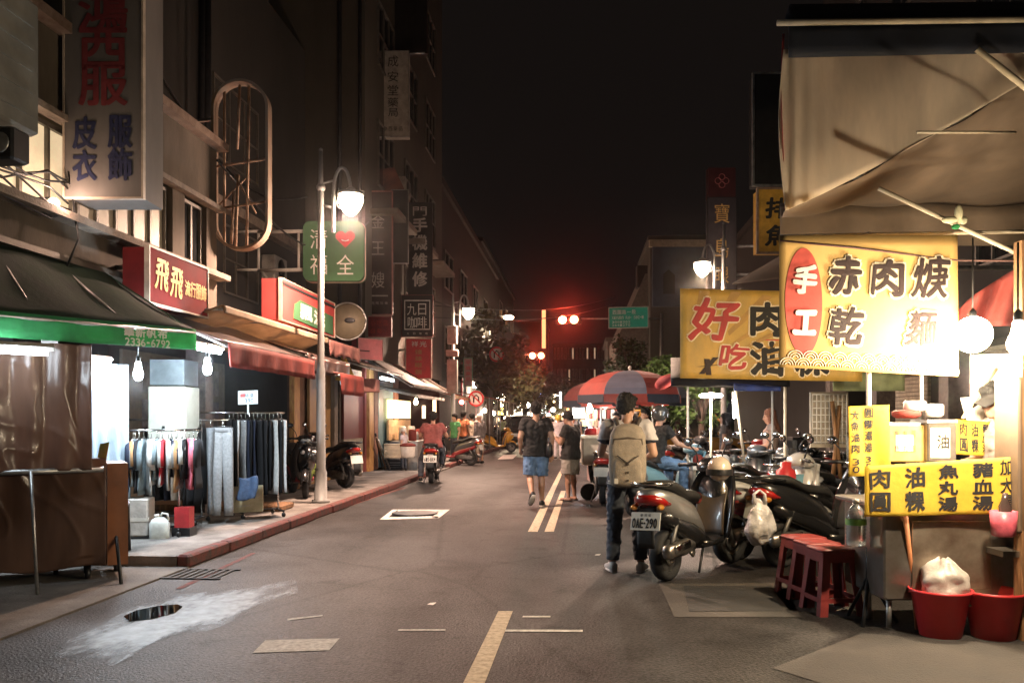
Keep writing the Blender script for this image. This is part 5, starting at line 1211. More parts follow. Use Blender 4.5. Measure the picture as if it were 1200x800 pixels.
        for sg in (-1, 1): capsule(b, (sg * .072, .0, .03), .03, (sg * .085, -.01, -.22), .03)
    elif hair == 'helmet': pass
    if hair in ('short', 'long'): remeshed(b, 'hair', hair_mat, t, vox * .8, 1, jitter=.011)
    elif hair == 'helmet':
        b.ell((0, -.012, .045), (.122, .138, .115), 18, 12); b.ell((0, -.03, .0), (.118, .11, .1), 16, 10); o = remeshed(b, 'helmet', hair_mat, t, vox, 3)
        b = start(); b.M = SC @ HM; b.sheet(lambda u, v: (.118 * math.sin((u - .5) * 2.2), -.012 + .138 * math.cos((u - .5) * 2.2), .07 - .11 * v), 14, 6, .006); b.build('visor', mat('helmet_visor', (.1, .1, .1), rough=.08, coat=1), o)
    if cap is not None:
        b = start(); b.M = SC @ HM; b.ell((0, -.012, .052), (.088, .104, .082), 18, 12); o = remeshed(b, 'cap', cap, t, vox * .8, 2)
        b = start(); b.M = SC @ HM; b.sheet(lambda u, v: ((u - .5) * .17 * (1 - .25 * v ** 2), .07 + .105 * v - .12 * (u - .5) ** 2, .055 - .03 * v - .16 * (u - .5) ** 2), 12, 8, .008); b.build('brim', cap, o)
    # top
    if top_mat is not None:
        b = start(); m = .016
        for sg in (-1, 1):
            o = V((sg * .075 * g, 0, 0)); hp = J['pelvis'] + (J['waist'] - J['pelvis']) * ((hem - .93) / .15)
            capsule(b, J['chest'] + o + V((0, 0, .03)), .098 * g + m + .004, J['waist'] + o * .85, .09 * g + m + .004); capsule(b, J['waist'] + o * .85, .09 * g + m + .004, hp + o * 1.0, .104 * g + m + .006, flat1=True)
        hp = J['pelvis'] + (J['waist'] - J['pelvis']) * ((hem - .93) / .15)
        capsule(b, J['chest'], .108 * g + m, hp, .108 * g + m, flat1=True)
        capsule(b, J['chest'] + V((0, 0, .07)), .1, J['neck'] - V((0, 0, .01)), .062, flat1=True)
        for k in 'LR':
            capsule(b, J['chest'].lerp(J['neck'], .5), .068 + m * .4, J['sh' + k], .056 * g + m)
            if sleeve <= 1: capsule(b, J['sh' + k], .056 * g + m, J['sh' + k].lerp(J['el' + k], sleeve), .052 * g + m + .008, flat1=True)
            else:
                capsule(b, J['sh' + k], .056 * g + m, J['el' + k], .043 * g + m); capsule(b, J['el' + k], .043 * g + m, J['el' + k].lerp(J['wr' + k], sleeve - 1), .035 + m, flat1=True)
        b.smooth = True; remeshed(b, 'shirt', top_mat, t, vox, 3, jitter=.008, fold=1.5)
    # bottom
    if bottom and bot_mat is not None:
        b = start(); m = .014; ln = {'trousers': 1.93, 'shorts': .95, 'capri': 1.3}.get(bottom, 1.9)
        for sg, k in ((-1, 'L'), (1, 'R')):
            capsule(b, J['pelvis'] + V((sg * .07 * g, 0, .04)), .102 * g + m * .6, J['hip' + k], .096 * g + m)
            if ln <= 1: capsule(b, J['hip' + k], .096 * g + m, J['hip' + k].lerp(J['kn' + k], ln), .078 * g + m + .014, flat1=True)
            else:
                capsule(b, J['hip' + k], .094 * g + m, J['kn' + k], .064 + m); e = J['kn' + k].lerp(J['an' + k], ln - 1); capsule(b, J['kn' + k], .064 + m, e, .05 + m + .004, flat1=True)
        if skirt:
            b.lathe([(.12, .0), (.15, -.1), (.2, -.5), (.24, -.78)], J['pelvis'] + V((0, 0, .1)), 18)
        remeshed(b, {'trousers': 'trousers', 'shorts': 'shorts', 'capri': 'trousers'}[bottom] if not skirt else 'skirt', bot_mat, t, vox, 3, jitter=.008, fold=1.5)
    for k in 'LR':
        td = V(toe.get(k, (side[k] * .25, 1, 0))).normalized(); an = J['an' + k]; nrm = V((0, 0, 1)); lat = td.cross(nrm).normalized(); up_ = lat.cross(td)
        Mf = Matrix(((lat.x, td.x, up_.x, an.x), (lat.y, td.y, up_.y, an.y), (lat.z, td.z, up_.z, an.z), (0, 0, 0, 1)))
        b = start(); b.M = SC @ Mf
        if sandals:
            b.sloft([(-.07, -.077, .034, .007, 3), (.05, -.077, .04, .007, 3), (.19, -.077, .03, .006, 2.5)], n=14); b.tube([(-.042, .09, -.07), (0, .1, -.035), (.042, .09, -.07)], .012, 6)
            b.build('sandal', shoe_mat, t)
        else:
            b.sloft([(-.082, -.04, .02, .03, 2.4), (-.07, -.035, .036, .046, 2.6), (0, -.03, .043, .052, 2.6), (.08, -.045, .046, .036, 2.6), (.16, -.055, .042, .026, 2.6), (.19, -.06, .022, .018, 2.2)], n=16); sh = b.build('shoe', shoe_mat, t)
            b = start(); b.M = SC @ Mf; b.sloft([(-.085, -.076, .03, .009, 3), (0, -.076, .045, .009, 3), (.1, -.076, .05, .009, 3), (.195, -.072, .025, .009, 2.5)], n=16); b.build('sole', mat('white_sole', (.55, .53, .5), rough=.6), sh)
    return t, J, s, SC
blk_tee = mat('black_tee', (.014, .013, .013), rough=.9, bump=.3, bscale=14); denim = mat('blue_denim', (.05, .085, .16)); denimL = mat('light_denim', (.10, .18, .32), rough=.85, var=.3, scale=8); greysh = mat('grey_shorts', (.27, .25, .23), rough=.9, var=.15)
jeansd = mat('dark_jeans', (.06, .07, .09), rough=.9, var=.25, scale=9); 
# striped shirt: knitted-in stripes by height
def stripes():
    m = mat('striped_shirt', (.42, .39, .37), rough=.9, bump=.2, bscale=40)
    nt = m.node_tree; bs = nt.nodes['Principled BSDF']; tc = nt.nodes.new('ShaderNodeTexCoord'); sp = nt.nodes.new('ShaderNodeSeparateXYZ'); nt.links.new(tc.outputs['Object'], sp.inputs[0])
    mr = nt.nodes.new('ShaderNodeMapRange'); mr.inputs['From Min'].default_value = .8; mr.inputs['From Max'].default_value = 1.6; nt.links.new(sp.outputs['Z'], mr.inputs['Value'])
    r = nt.nodes.new('ShaderNodeValToRGB'); r.color_ramp.interpolation = 'CONSTANT'; e = r.color_ramp.elements; e[0].position = 0; e[0].color = (.6, .56, .52, 1)
    zs = []
    k = 0
    while .84 + k * .024 < 1.2 and len(e) < 28:
        z = (.84 + k * .03 - .8) / .8; a = e.new(z); a.color = (.2, .19, .19, 1); c = e.new(z + .011); c.color = (.6, .56, .52, 1); k += 1
    a = e.new((1.245 - .8) / .8); a.color = (.02, .022, .035, 1); a = e.new((1.29 - .8) / .8); a.color = (.46, .43, .43, 1); e[-1].position = .98; e[-1].color = (.46, .43, .43, 1)
    nt.links.new(mr.outputs[0], r.inputs[0]); nt.links.new(r.outputs[0], bs.inputs['Base Color'])
    return m
# 1 hero man with backpack
p3 = gd(735, 669)
P, J, s, SC = person('man in a striped grey shirt and dark jeans wearing a tan backpack, back to us', p3, YAW - .12, dict(elR=(.25, -.02, 1.13), wrR=(.19, .2, 1.08), elL=(-.25, .02, 1.13), wrL=(-.17, .22, 1.09), anL=(-.14, -.02, .085), anR=(.13, .0, .085), head=(.0, .035, 1.565), knL=(-.12, .02, .49), knR=(.115, .02, .49)), 1.76, top_mat=stripes(), sleeve=.62, bot_mat=jeansd, shoe_mat=mat('white_sneaker', (.55, .53, .5), rough=.5), hair='short', face_dir=-.55, nod=-.12, hem=.83, vox=.0105, girth=.97)
bpk = mat('tan_backpack_fabric', (.30, .25, .195), rough=.85, var=.18, scale=12, bump=.3, bscale=90); strapm = mat('dark_strap', (.06, .045, .035), rough=.8)
bp = thing('backpack', 'tan backpack with dark trimmed pockets on the back of the man in the striped shirt', 'backpack', p3 + V((0, 0, .0)), YAW - .12)
Y0 = -.145 * s
b = MB(); b.M = Matrix.Translation((-.0, Y0, 0)); b.sloft([(.84, -.09, .10, .05, 3), (.87, -.10, .165, .09, 3.4), (1.0, -.10, .18, .105, 3.6), (1.2, -.09, .178, .10, 3.8), (1.34, -.075, .165, .085, 3.8), (1.42, -.06, .13, .06, 3.2), (1.45, -.05, .06, .03, 2)], n=28, axis='z')
for v in b.v: v.x += .012 * noise.noise(v * 6); v.y += .012 * noise.noise(v * 7 + V((3, 1, 0)))
bpo = b.build('main_compartment', bpk, bp)
b = MB(); b.M = Matrix.Translation((.0, Y0 - .17, 0)); b.sloft([(.86, 0, .12, .035, 3), (.9, 0, .14, .05, 3.5), (1.08, .005, .135, .05, 3.5), (1.16, .02, .12, .04, 3), (1.2, .035, .08, .02, 2)], n=22, axis='z'); b.build('front_pocket', bpk, bp)
b = MB(); b.tube([(-.14, Y0 - .16, .95), (-.15, Y0 - .155, 1.15), (-.13, Y0 - .158, 1.30), (0, Y0 - .165, 1.315), (.13, Y0 - .158, 1.30), (.15, Y0 - .155, 1.15), (.14, Y0 - .16, .95)], .011, 6); b.tube([(-.1, Y0 - .212, 1.15), (0, Y0 - .225, 1.08), (.1, Y0 - .212, 1.15)], .007, 6); b.build('trim', strapm, bp)
for k in range(3):
    b = MB(); b.box((-.012, Y0 - .232, 1.06 - .075 * k), (.012, Y0 - .218, 1.075 - .075 * k)); b.build('tab', strapm, bp)
b = MB(); b.box((-.125, Y0 - .222, .885), (-.09, Y0 - .214, .935)); b.build('patch', whitep, bp)
for sg in (-1, 1):
    b = MB(); b.tube([(sg * .08, Y0 - .03, 1.40), (sg * .105, Y0 + .05, 1.47), (sg * .115, -.09 * 1, 1.48), (sg * .12, 0.02, 1.495), (sg * .125, .105, 1.42)], [.02, .022, .024, .024, .02], 8); b.build('strap', strapm, bp)
b = MB(); b.tube([(-.03, Y0 - .03, 1.37), (0, Y0 - .03, 1.42), (.03, Y0 - .03, 1.37)], .009, 6); b.build('handle', strapm, bp)
# 2 man walking away in blue shorts
p1 = gd(628, 593)
P, J, s, SC = person('man in a black tee and blue denim shorts walking away along the yellow line', p1, YAW + .1, dict(elL=(-.26, -.03, 1.14), wrL=(-.24, .12, .95), elR=(.26, -.06, 1.13), wrR=(.25, -.02, .88), hipL=(-.09, 0, .9), knL=(-.10, .0, .50), anL=(-.10, -.28, .22), knR=(.10, .05, .49), anR=(.10, .03, .085)), 1.78, top_mat=blk_tee, sleeve=.62, bottom='shorts', bot_mat=denimL, shoe_mat=black, toe={'L': (-.1, .75, -.66)}, girth=1.14, hem=.82, vox=.012)
b = MB(); b.M = Matrix.Translation(p1) @ Matrix.Rotation(YAW + .1, 4, 'Z'); b.sloft([(.84, -.1, .03, .05, 3), (.88, -.1, .06, .1, 3), (1.05, -.1, .055, .1, 3), (1.1, -.09, .02, .06, 2)], n=16, axis='z')
b.v = [v for v in b.v]; off = Matrix.Rotation(YAW + .1, 4, 'Z') @ V((.21, -.02, 0)); b.v = [v + off for v in b.v]; tag(b.build('shoulder_bag', black), 'black shoulder bag on the hip of the man in blue shorts', 'bag')
# 3 man looking at phone
p2 = gd(669, 586)
P, J, s, SC = person('man in a black tee and grey shorts looking down at his phone', p2, YAW + .95, dict(elL=(-.24, .08, 1.12), wrL=(-.10, .3, 1.22), elR=(.24, .08, 1.12), wrR=(.06, .31, 1.2), head=(0, .06, 1.585), handL=(0, .3, .3), handR=(-.4, .2, .3), anL=(-.14, -.03, .085), anR=(.14, -.0, .085)), 1.62, top_mat=blk_tee, sleeve=.6, bottom='shorts', bot_mat=greysh, sandals=True, shoe_mat=black, nod=-.5, girth=1.28, hem=.80, skin=skind)
ph = Matrix.Translation(p2) @ Matrix.Rotation(YAW + .95, 4, 'Z') @ V((-.03 * s, .42 * s, 1.29 * s))
b = MB(); b.M = Matrix.Translation(ph) @ Matrix.Rotation(YAW + .95, 4, 'Z') @ Matrix.Rotation(-.6, 4, 'X'); b.box((-.075, -.006, -.04), (.075, .006, .04), bev=.004); tag(b.build('phone', black), 'dark phone held by the man in grey shorts', 'phone')
SIT = dict(pelvis=(0, 0, .86), waist=(0, .02, 1.0), chest=(0, .07, 1.2), neck=(0, .09, 1.37), head=(0, .12, 1.52), shL=(-.185, .08, 1.315), shR=(.185, .08, 1.315), elL=(-.24, .24, 1.10), elR=(.24, .24, 1.10), wrL=(-.3, .48, 1.03), wrR=(.3, .48, 1.03), hipL=(-.1, .03, .83), hipR=(.1, .03, .83), knL=(-.19, .42, .76), knR=(.19, .42, .76), anL=(-.16, .42, .38), anR=(.16, .42, .38))
def sit_on(sc, label, seat_y=-.32, **k):
    M = root_matrix(sc); f = M.to_3x3() @ V((0, 1, 0)); pz = dict(SIT); pz.update(k.pop('pose', {})); 
    return person(label, sc.location + f * seat_y, sc.rotation_euler.z, pz, **k)
redt = mat('faded_red_shirt', (.22, .06, .055), rough=.9, bump=.2, bscale=14)
sit_on(SCR, 'rider in a faded red shirt seated on the black scooter, seen from behind', height=1.72, top_mat=redt, sleeve=.6, bot_mat=jeansd, hair='short', girth=1.25, pose=dict(anL=(-.3, .2, .09), knL=(-.3, .3, .5), elL=(-.3, .16, 1.08), elR=(.32, .16, 1.08)), vox=.015, fingers=False, skin=skind)
sit_on(SCH, 'man in black tee and dark grey helmet sitting on a scooter beyond the backpack man', height=1.75, top_mat=blk_tee, sleeve=.55, bot_mat=denimL, hair='helmet', hair_mat=mat('dark_helmet', (.05, .048, .045), rough=.25, coat=.6), vox=.012, fingers=False)
sit_on(SCL, 'distant rider in a pale green top and dark helmet by the left tree', height=1.7, top_mat=mat('pale_green_top', (.35, .38, .2), rough=.9), sleeve=.6, bot_mat=jeansd, hair='helmet', hair_mat=blackp, vox=.02, fingers=False)
# far people
def walk(label, px, py, rz, zb=0.0, **k):
    d = dict(vox=.021, fingers=False); d.update(k); return person(label, gd(px, py, zb), rz, d.pop('pose', {}), **d)
orange = mat('orange_shirt', (.5, .16, .07), rough=.9); creamt = mat('cream_shirt', (.45, .37, .28), rough=.9); jackm = mat('dark_striped_jacket', (.05, .04, .045), rough=.8, col2=(.2, .18, .17), scale=5, stretch=(8, 8, .2)); palec = mat('pale_clothes', (.5, .44, .46), rough=.9)
walk('person in an orange shirt standing by the left stalls beyond the second lamp post', 543, 541, -.5, .05, height=1.68, top_mat=orange, bot_mat=jeansd, skin=skind)
walk('person in a cream shirt standing next to the orange shirted one', 553, 540, .6, .05, height=1.62, top_mat=creamt, bot_mat=jeansd)
walk('person in white hat, dark striped jacket and cream shorts by the left kerb', 562, 543, .9, height=1.66, top_mat=jackm, sleeve=1.9, bottom='capri', bot_mat=creamt, cap=whitep, hair='none')
walk('stallholder in a dark top standing behind the left stalls, left of the orange shirt', 533, 542, 2.4, .05, height=1.6, top_mat=mat('green_top', (.07, .25, .1), rough=.9), bot_mat=jeansd)
walk('person crouched low at the food counter wearing a pale cap', 473, 552, 1.2, .03, height=1.2, top_mat=palec, bot_mat=jeansd, cap=whitep, hair='none')
walk('woman in a yellow helmet and long pale clothes in the middle of the road', 654, 538, .3, height=1.62, top_mat=palec, sleeve=1.8, bot_mat=palec, hair='helmet', hair_mat=mat('yellow_helmet', (.7, .5, .05), rough=.3, coat=.5), hem=.7, skirt=False)
walk('person in a wide pale hat partly hidden beside the woman with the yellow helmet', 643, 538, 2.9, height=1.62, top_mat=mat('beige_top', (.35, .25, .17), rough=.9), bot_mat=jeansd, cap=creamt, hair='none')
walk('woman in pale top farther down the middle of the road', 633, 528, .4, height=1.6, top_mat=whitep, bot_mat=jeansd)
walk('man in a dark top facing us behind the backpack man near the umbrella', 722, 566, 3.0, height=1.66, top_mat=blk_tee, bot_mat=jeansd)
walk('pale faced man in a grey top to the right of the backpack man', 757, 577, 2.2, height=1.70, top_mat=greysh, bot_mat=jeansd, vox=.012)
walk('woman with long reddish hair and pale sleeveless top among the right scooters', 903, 600, YAW + 1.25, height=1.66, top_mat=mat('pale_pink_top', (.5, .36, .31), rough=.9), sleeve=.15, bot_mat=denimL, hair='long', hair_mat=hairb, vox=.0115, nod=-.2, pose=dict(elR=(.22, .05, 1.12), wrR=(.1, .25, 1.02), elL=(-.23, .03, 1.12), wrL=(-.1, .25, 1.05)))
walk('person with dark hair in the shade of the blue stall roof on the right', 850, 577, 1.2, height=1.62, top_mat=jackm, bot_mat=jeansd, hair='long', vox=.014)
fc = [('far pedestrian in a white top on the left by the parked cars', 612, 519, .2, whitep), ('far pedestrian in a dark top walking beside the far left stalls', 598, 521, 3.0, blk_tee), ('far pedestrian in a beige top in the middle of the street end', 645, 514, 2.6, creamt),
      ('far pedestrian in a reddish top under the far right stalls', 664, 520, .4, redt), ('shopper in a pale top at the pink goods stall', 678, 533, -1.0, palec), ('shopper in an orange top beside the far right stalls', 672, 517, 1.0, orange), ('far pedestrian in a dark top crossing at the street end', 624, 513, 1.4, jackm)]
for (lb, px, py, rz, m) in fc: walk(lb, px, py, rz, height=1.6 + .015 * (px % 9), top_mat=m, bot_mat=jeansd, vox=.03)
# vendor at the right edge
person('vendor in a dark peaked cap behind the yellow menu cloth at the right edge', gd(1181, 722), YAW + 1.75, dict(head=(0, .10, 1.565), neck=(0, .05, 1.44), elL=(-.22, .1, 1.12), wrL=(-.15, .33, 1.1), elR=(.22, .1, 1.12), wrR=(.12, .32, 1.1)), 1.79, top_mat=mat('faded_tee', (.3, .26, .24), rough=.9), bot_mat=jeansd, cap=mat('dark_cap', (.018, .016, .015), rough=.8), hair='short', nod=-.22, vox=.0105)
# ------------------------------------------------------------ right hand food stall
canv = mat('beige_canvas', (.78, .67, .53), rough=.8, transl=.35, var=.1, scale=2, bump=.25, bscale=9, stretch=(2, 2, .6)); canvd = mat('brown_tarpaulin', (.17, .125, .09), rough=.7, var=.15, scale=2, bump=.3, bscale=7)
navyf = mat('navy_canvas', (.018, .022, .036), rough=.7, var=.2, scale=3); ban = mat('yellow_banner_cloth', (.60, .40, .15), rough=.75, spec=.2, col2=(.56, .34, .11), scale=2.0, bump=.12, bscale=8)
ban2 = mat('golden_banner_cloth', (.60, .36, .07), rough=.55, col2=(.35, .24, .06), scale=4, stretch=(1, 1, .5), bump=.12, bscale=8); ycloth = mat('bright_yellow_cloth', (.72, .50, .05), rough=.7, transl=.3, var=.12, scale=5, bump=.25, bscale=16)
steel = mat('stained_steel', (.36, .34, .32), rough=.32, metal=.85, col2=(.2, .16, .12), scale=3)
t_ = thing('stall_tent', 'big beige market tent with a navy roof edge over the right hand food stall', 'tent', at(1205, 700, 6.4)); t_.location.z = 0
def crv(px): return 247 - 155 * ((px - 918) / 290.0) ** 1.12 if px > 918 else 247
b = MB()
def drape(u, v):
    px = 919 + 330 * u; fold = .045 * math.sin(u * 120) * math.exp(-u * 22) + .03 * math.sin(u * 9 + v * 4)
    yb = crv(px); py = 58 + (yb - 58) * v; px2 = px + (-6 * math.sin(v * PI * 1.1) if u < .02 else 0)
    return at(px2, py, 6.75 + fold)
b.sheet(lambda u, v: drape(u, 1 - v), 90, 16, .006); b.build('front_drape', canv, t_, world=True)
b = MB(); b.sheet(lambda u, v: at(924 + 330 * u, 26 + 42 * v - 7 * u, 6.68 + .01 * math.sin(u * 30)), 30, 3, .006); b.build('roof_edge', navyf, t_, world=True)
b = MB(); b.sheet(lambda u, v: at(919 + 330 * u, 26 - 7 * u, 6.68).lerp(at(935 + 330 * u, 60, 9.2), v) + V((0, 0, .3 * math.sin(PI * v))), 12, 8, .006); b.build('roof', navyf, t_, world=True)
b = MB()
def ceil_(u, v):
    px = 919 + 330 * u; return at(px, crv(px), 6.77).lerp(at(914 + 330 * u, 240, 9.0), v) + V((0, 0, -.10 * math.sin(PI * v) + .02 * math.sin(u * 17 + v * 5)))
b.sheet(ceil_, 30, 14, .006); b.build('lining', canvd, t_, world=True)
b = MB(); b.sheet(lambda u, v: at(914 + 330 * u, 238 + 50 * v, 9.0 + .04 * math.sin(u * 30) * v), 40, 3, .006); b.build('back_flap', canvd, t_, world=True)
b = MB(); b.sheet(lambda u, v: at(917 + 2 * u - 2 * math.sin(v * 5), 40 + 205 * v, 6.78 + .25 * u + .03 * math.sin(v * 9)), 4, 16, .004); b.build('red_lining_edge', mat('red_lining', (.35, .04, .04), rough=.8), t_, world=True)
for pts, r in (([(911, 27, 6.62), (1262, 22, 6.62)], .025), ([(1145, 58, 6.6), (1262, 150, 6.6)], .025), ([(1030, 221, 6.2), (1262, 330, 6.3)], .017), ([(914, 277, 6.28), (1262, 270, 6.3)], .014), ([(1075, 155, 6.1), (1190, 155, 6.6)], .01)):
    b = MB(); b.tube([at(*p) for p in pts], r, 8); b.build('pole', cream, t_, world=True)
b = MB(); q = at(1225, 740, 6.6); b.tube([V((q.x, q.y, 0)), at(1225, 22, 6.6)], .03, 8); b.build('leg', galv, t_, world=True)
b = MB(); q = at(1018, 480, 6.42); b.tube([V((q.x, q.y, 0)), at(1018, 272, 6.42)], .02, 8); b.build('leg', whitep, t_, world=True)
b = MB(); b.tube([at(1080, 492, 6.5), at(1080, 272, 6.45)], .015, 8); b.build('pole', whitep, t_, world=True)
b = MB(); b.tube([at(914, 282, 6.2), at(1000, 290, 6.2), at(1120, 305, 6.2), at(1262, 306, 6.3)], .008, 6); b.build('rope', mat('dark_rope', (.12, .06, .05), rough=.9), t_, world=True)
b = MB(); pk_ = at(1120, 256, 6.15); b.ell(pk_ + V((.02, 0, .03)), (.03, .025, .07)); b.ell(pk_ + V((-.04, 0, -.01)), (.06, .025, .025)); b.ell(pk_ + V((.05, 0, -.015)), (.03, .025, .03)); b.ell(pk_ + V((0, 0, -.06)), (.03, .02, .02), mi=1)
tag(b.build('knotted_rag', [mat('pale_yellow_rag', (.6, .55, .35), rough=.8), grn]), 'pale yellow knotted rag tied to the tent pole above the big banner', 'rag')

def banner(name, label, q, Z, m, letters, wav=.015, cat='banner', th=.004, extra=None):
    """q = (px0, y top left, px1, y top right, y bottom left, y bottom right)"""
    px0, yt0, px1, yt1, yb0, yb1 = q
    Z0, Z1 = Z if isinstance(Z, tuple) else (Z, Z)
    def P(u, v, d=0):   # v from bottom 0 to top 1
        a = at(px0, yb0 + (yt0 - yb0) * v, Z0); c = at(px1, yb1 + (yt1 - yb1) * v, Z1); p = a.lerp(c, u)
        return p + V((SN, -CS, 0)) * (d + wav * math.sin(u * 7 + v * 2) * (1.2 - v))
    t = thing(name, label, cat, P(.5, 0))
    b = MB(); b.sheet(lambda u, v: P(u, v), 24, 12, th); b.build('cloth', m, t, world=True)
    w = (P(1, .5) - P(0, .5)).length; h = (P(.5, 1) - P(.5, 0)).length
    grp = {}
    for i, L in enumerate(letters): grp.setdefault((i, L[5].name), []).append(L)
    lay = 0
    for k, Ls in grp.items():
        b = MB(); n0 = 0
        for L in Ls:
            c = MB(); c.text(L[0], 0, 0, L[3] * w, L[4] * h, 0, bold=(L[6] if len(L) > 6 else 0) * w, slant=L[7] if len(L) > 7 else 0, rot=L[8] if len(L) > 8 else 0)
            dd = .006 + (L[9] if len(L) > 9 else lay)
            sc_ = L[4] * h; q_ = lambda p: V((noise.noise(V((p.x / sc_ * 2.6 + L[1] * 31, p.y / sc_ * 2.6, L[2] * 17))), noise.noise(V((p.x / sc_ * 2.6, p.y / sc_ * 2.6 + L[1] * 23, 5 + L[2] * 13))), 0)) * sc_ * .075
            c.v = [p + q_(p) for p in c.v]
            b.add([P(L[1] + p.x / w, L[2] + p.y / h, dd + p.z) for p in c.v], c.f)
        b.build('lettering', Ls[0][5], t, world=True)
    if extra: extra(t, P, w, h)
    return t
def waves(t, P, w, h):
    b = MB()
    for r in range(2):
        for k in range(12 if r == 0 else 11):
            cx = (.045 + k * .083 + (.0415 if r else 0)); cyy = .02 + .055 * r
            for rr in (.045, .03, .015):
                pts = [P(cx + rr * math.cos(a) * .95, min(.14, cyy + rr * 1.25 * math.sin(a)), .008 + .001 * r) for a in [PI * j / 8 for j in range(9)]]
                b.tube(pts, .0035, 4)
    b.build('wave_border', mat('white_wave', (.72, .66, .55), rough=.6), t, world=True)
    b = MB(); n = 40; c = [P(.135 + .105 * math.cos(2 * PI * k / n), .50 + .405 * math.sin(2 * PI * k / n), .0045) for k in range(n)]
    b.add([P(.135, .5, .0045)] + c, [(0, 1 + k, 1 + (k + 1) % n) for k in range(n)]); b.build('red_oval', mat('salmon_red', (.5, .07, .05), rough=.6), t, world=True)
hal = mat('pale_letter_edge', (.74, .62, .42), rough=.6); ink = mat('dark_brown_lettering', (.03, .014, .012), rough=.7)
def haloed(lst): return [(c, u, v, w, h, hal, bd + .013, sl, 0, .004) for (c, u, v, w, h, bd, sl) in lst] + [(c, u, v, w, h, ink, bd, sl, 0, .012) for (c, u, v, w, h, bd, sl) in lst]
banner('banner', 'large yellow banner with a red oval and black brush characters beside the glaring bulb', (913, 276, 1122, 275, 430, 441), 6.2, ban,
       haloed([('赤', .375, .70, .165, .27, .007, .12), ('肉', .605, .69, .165, .25, .007, .06), ('焿', .845, .69, .185, .28, .004, .12), ('乾', .375, .33, .185, .27, .006, .12), ('麵', .80, .33, .15, .24, .003, .1)]) +
       [('手', .14, .66, .115, .2, ink_w, .007, .15, 0, .012), ('工', .14, .34, .115, .17, ink_w, .009, .12, 0, .012)], extra=waves)
def rays(t, P, w, h):
    b = MB()
    for k in range(9):
        a = .25 + k * .15; b.add([P(.02, .02, .003), P(min(.98, .02 + 1.2 * math.cos(a)), min(.98, .02 + 1.0 * math.sin(a)), .003), P(min(.98, .02 + 1.2 * math.cos(a + .05)), min(.98, .02 + 1.0 * math.sin(a + .05)), .003)], [(0, 1, 2)])
    b.build('ray_pattern', mat('brown_rays', (.42, .24, .06), rough=.6), t, world=True)
    b = MB(); b.add([P(.43, .44, .011), P(.60, .44, .011), P(.60, .452, .011), P(.43, .452, .011)], [(0, 1, 2, 3)]); b.build('red_line', ink_red, t, world=True)
    b = MB()
    for (x0, y0, x1, y1) in ((.10, .05, .21, .24), (.14, .04, .16, .22), (.08, .13, .24, .16)): b.add([P(x0, y0, .012), P(x0 + .03, y0, .012), P(x1, y1, .012), P(x1 - .03, y1, .012)], [(0, 1, 2, 3)])
    b.build('emblem', ink, t, world=True)
crm = mat('crimson_lettering', (.42, .03, .03), rough=.6)
banner('banner', 'golden banner with red brush characters and thick outlined black ones behind the big banner', (797, 338, 1010, 343, 443, 447), 9.4, ban2,
       [('好', .19, .66, .25, .44, hal, .014, .25, 0, .004), ('吃', .29, .26, .15, .28, hal, .012, .2, 0, .004), ('好', .19, .66, .25, .44, crm, .006, .25, 0, .012), ('吃', .29, .26, .15, .28, crm, .004, .2, 0, .012),
        ('肉', .475, .68, .17, .36, hal, .016, 0, 0, .004), ('油', .475, .24, .17, .36, hal, .016, 0, 0, .004), ('圓', .72, .68, .17, .36, hal, .016, 0, 0, .004), ('粿', .72, .24, .17, .36, hal, .016, 0, 0, .004),
        ('肉', .475, .68, .17, .36, ink_k, .008, 0, 0, .012), ('油', .475, .24, .17, .36, ink_k, .008, 0, 0, .012), ('圓', .72, .68, .17, .36, ink_k, .008, 0, 0, .012), ('粿', .72, .24, .17, .36, ink_k, .008, 0, 0, .012)], extra=rays)
cols = ['肉圓', '油粿', '魚丸湯', '豬血湯']
def colm(u, txt, w, top=.95, bot=.06, m=ink_k, bd=.004, step=None):
    n = len(txt); hh = (top - bot) / n
    return [(c, u, top - hh * (k + .5), w, hh * .82, m, bd) for k, c in enumerate(txt)]
L = []
for k, c in enumerate(cols): L += colm(.10 + .225 * k + (.01 if k else 0), c, .125)
L += colm(.935, '加大腸', .08, .98, .05, bd=.002)
banner('menu_cloth', 'wide yellow menu cloth with black handwriting across the front of the food cart', (1013, 546, 1190, 535, 605, 602), (5.93, 5.85), ycloth, L, wav=.012, cat='menu')
L = colm(.16, '大魚油肉', .2, .95, .32, bd=.004) + colm(.50, '圓粿湯湯', .2, .98, .32, bd=.004) + colm(.16, '30', .16, .26, .04, bd=.003) + colm(.5, '35', .16, .28, .08, bd=.003)
banner('menu_cloth', 'narrow yellow menu cloth hanging from the white tent pole left of the food cart', (994, 476, 1042, 474, 558, 556), 6.3, ycloth, L, wav=.02, cat='menu')
L = colm(.12, '肉圓', .12) + colm(.33, '油粿', .13) + colm(.54, '豬血湯', .13) + colm(.74, '魚丸湯', .12) + colm(.92, '加大腸', .1)
banner('menu_cloth', 'yellow menu cloth at the back of the food cart in front of the vendor', (1120, 491, 1186, 496, 532, 536), 6.55, ycloth, L, wav=.015, cat='menu')
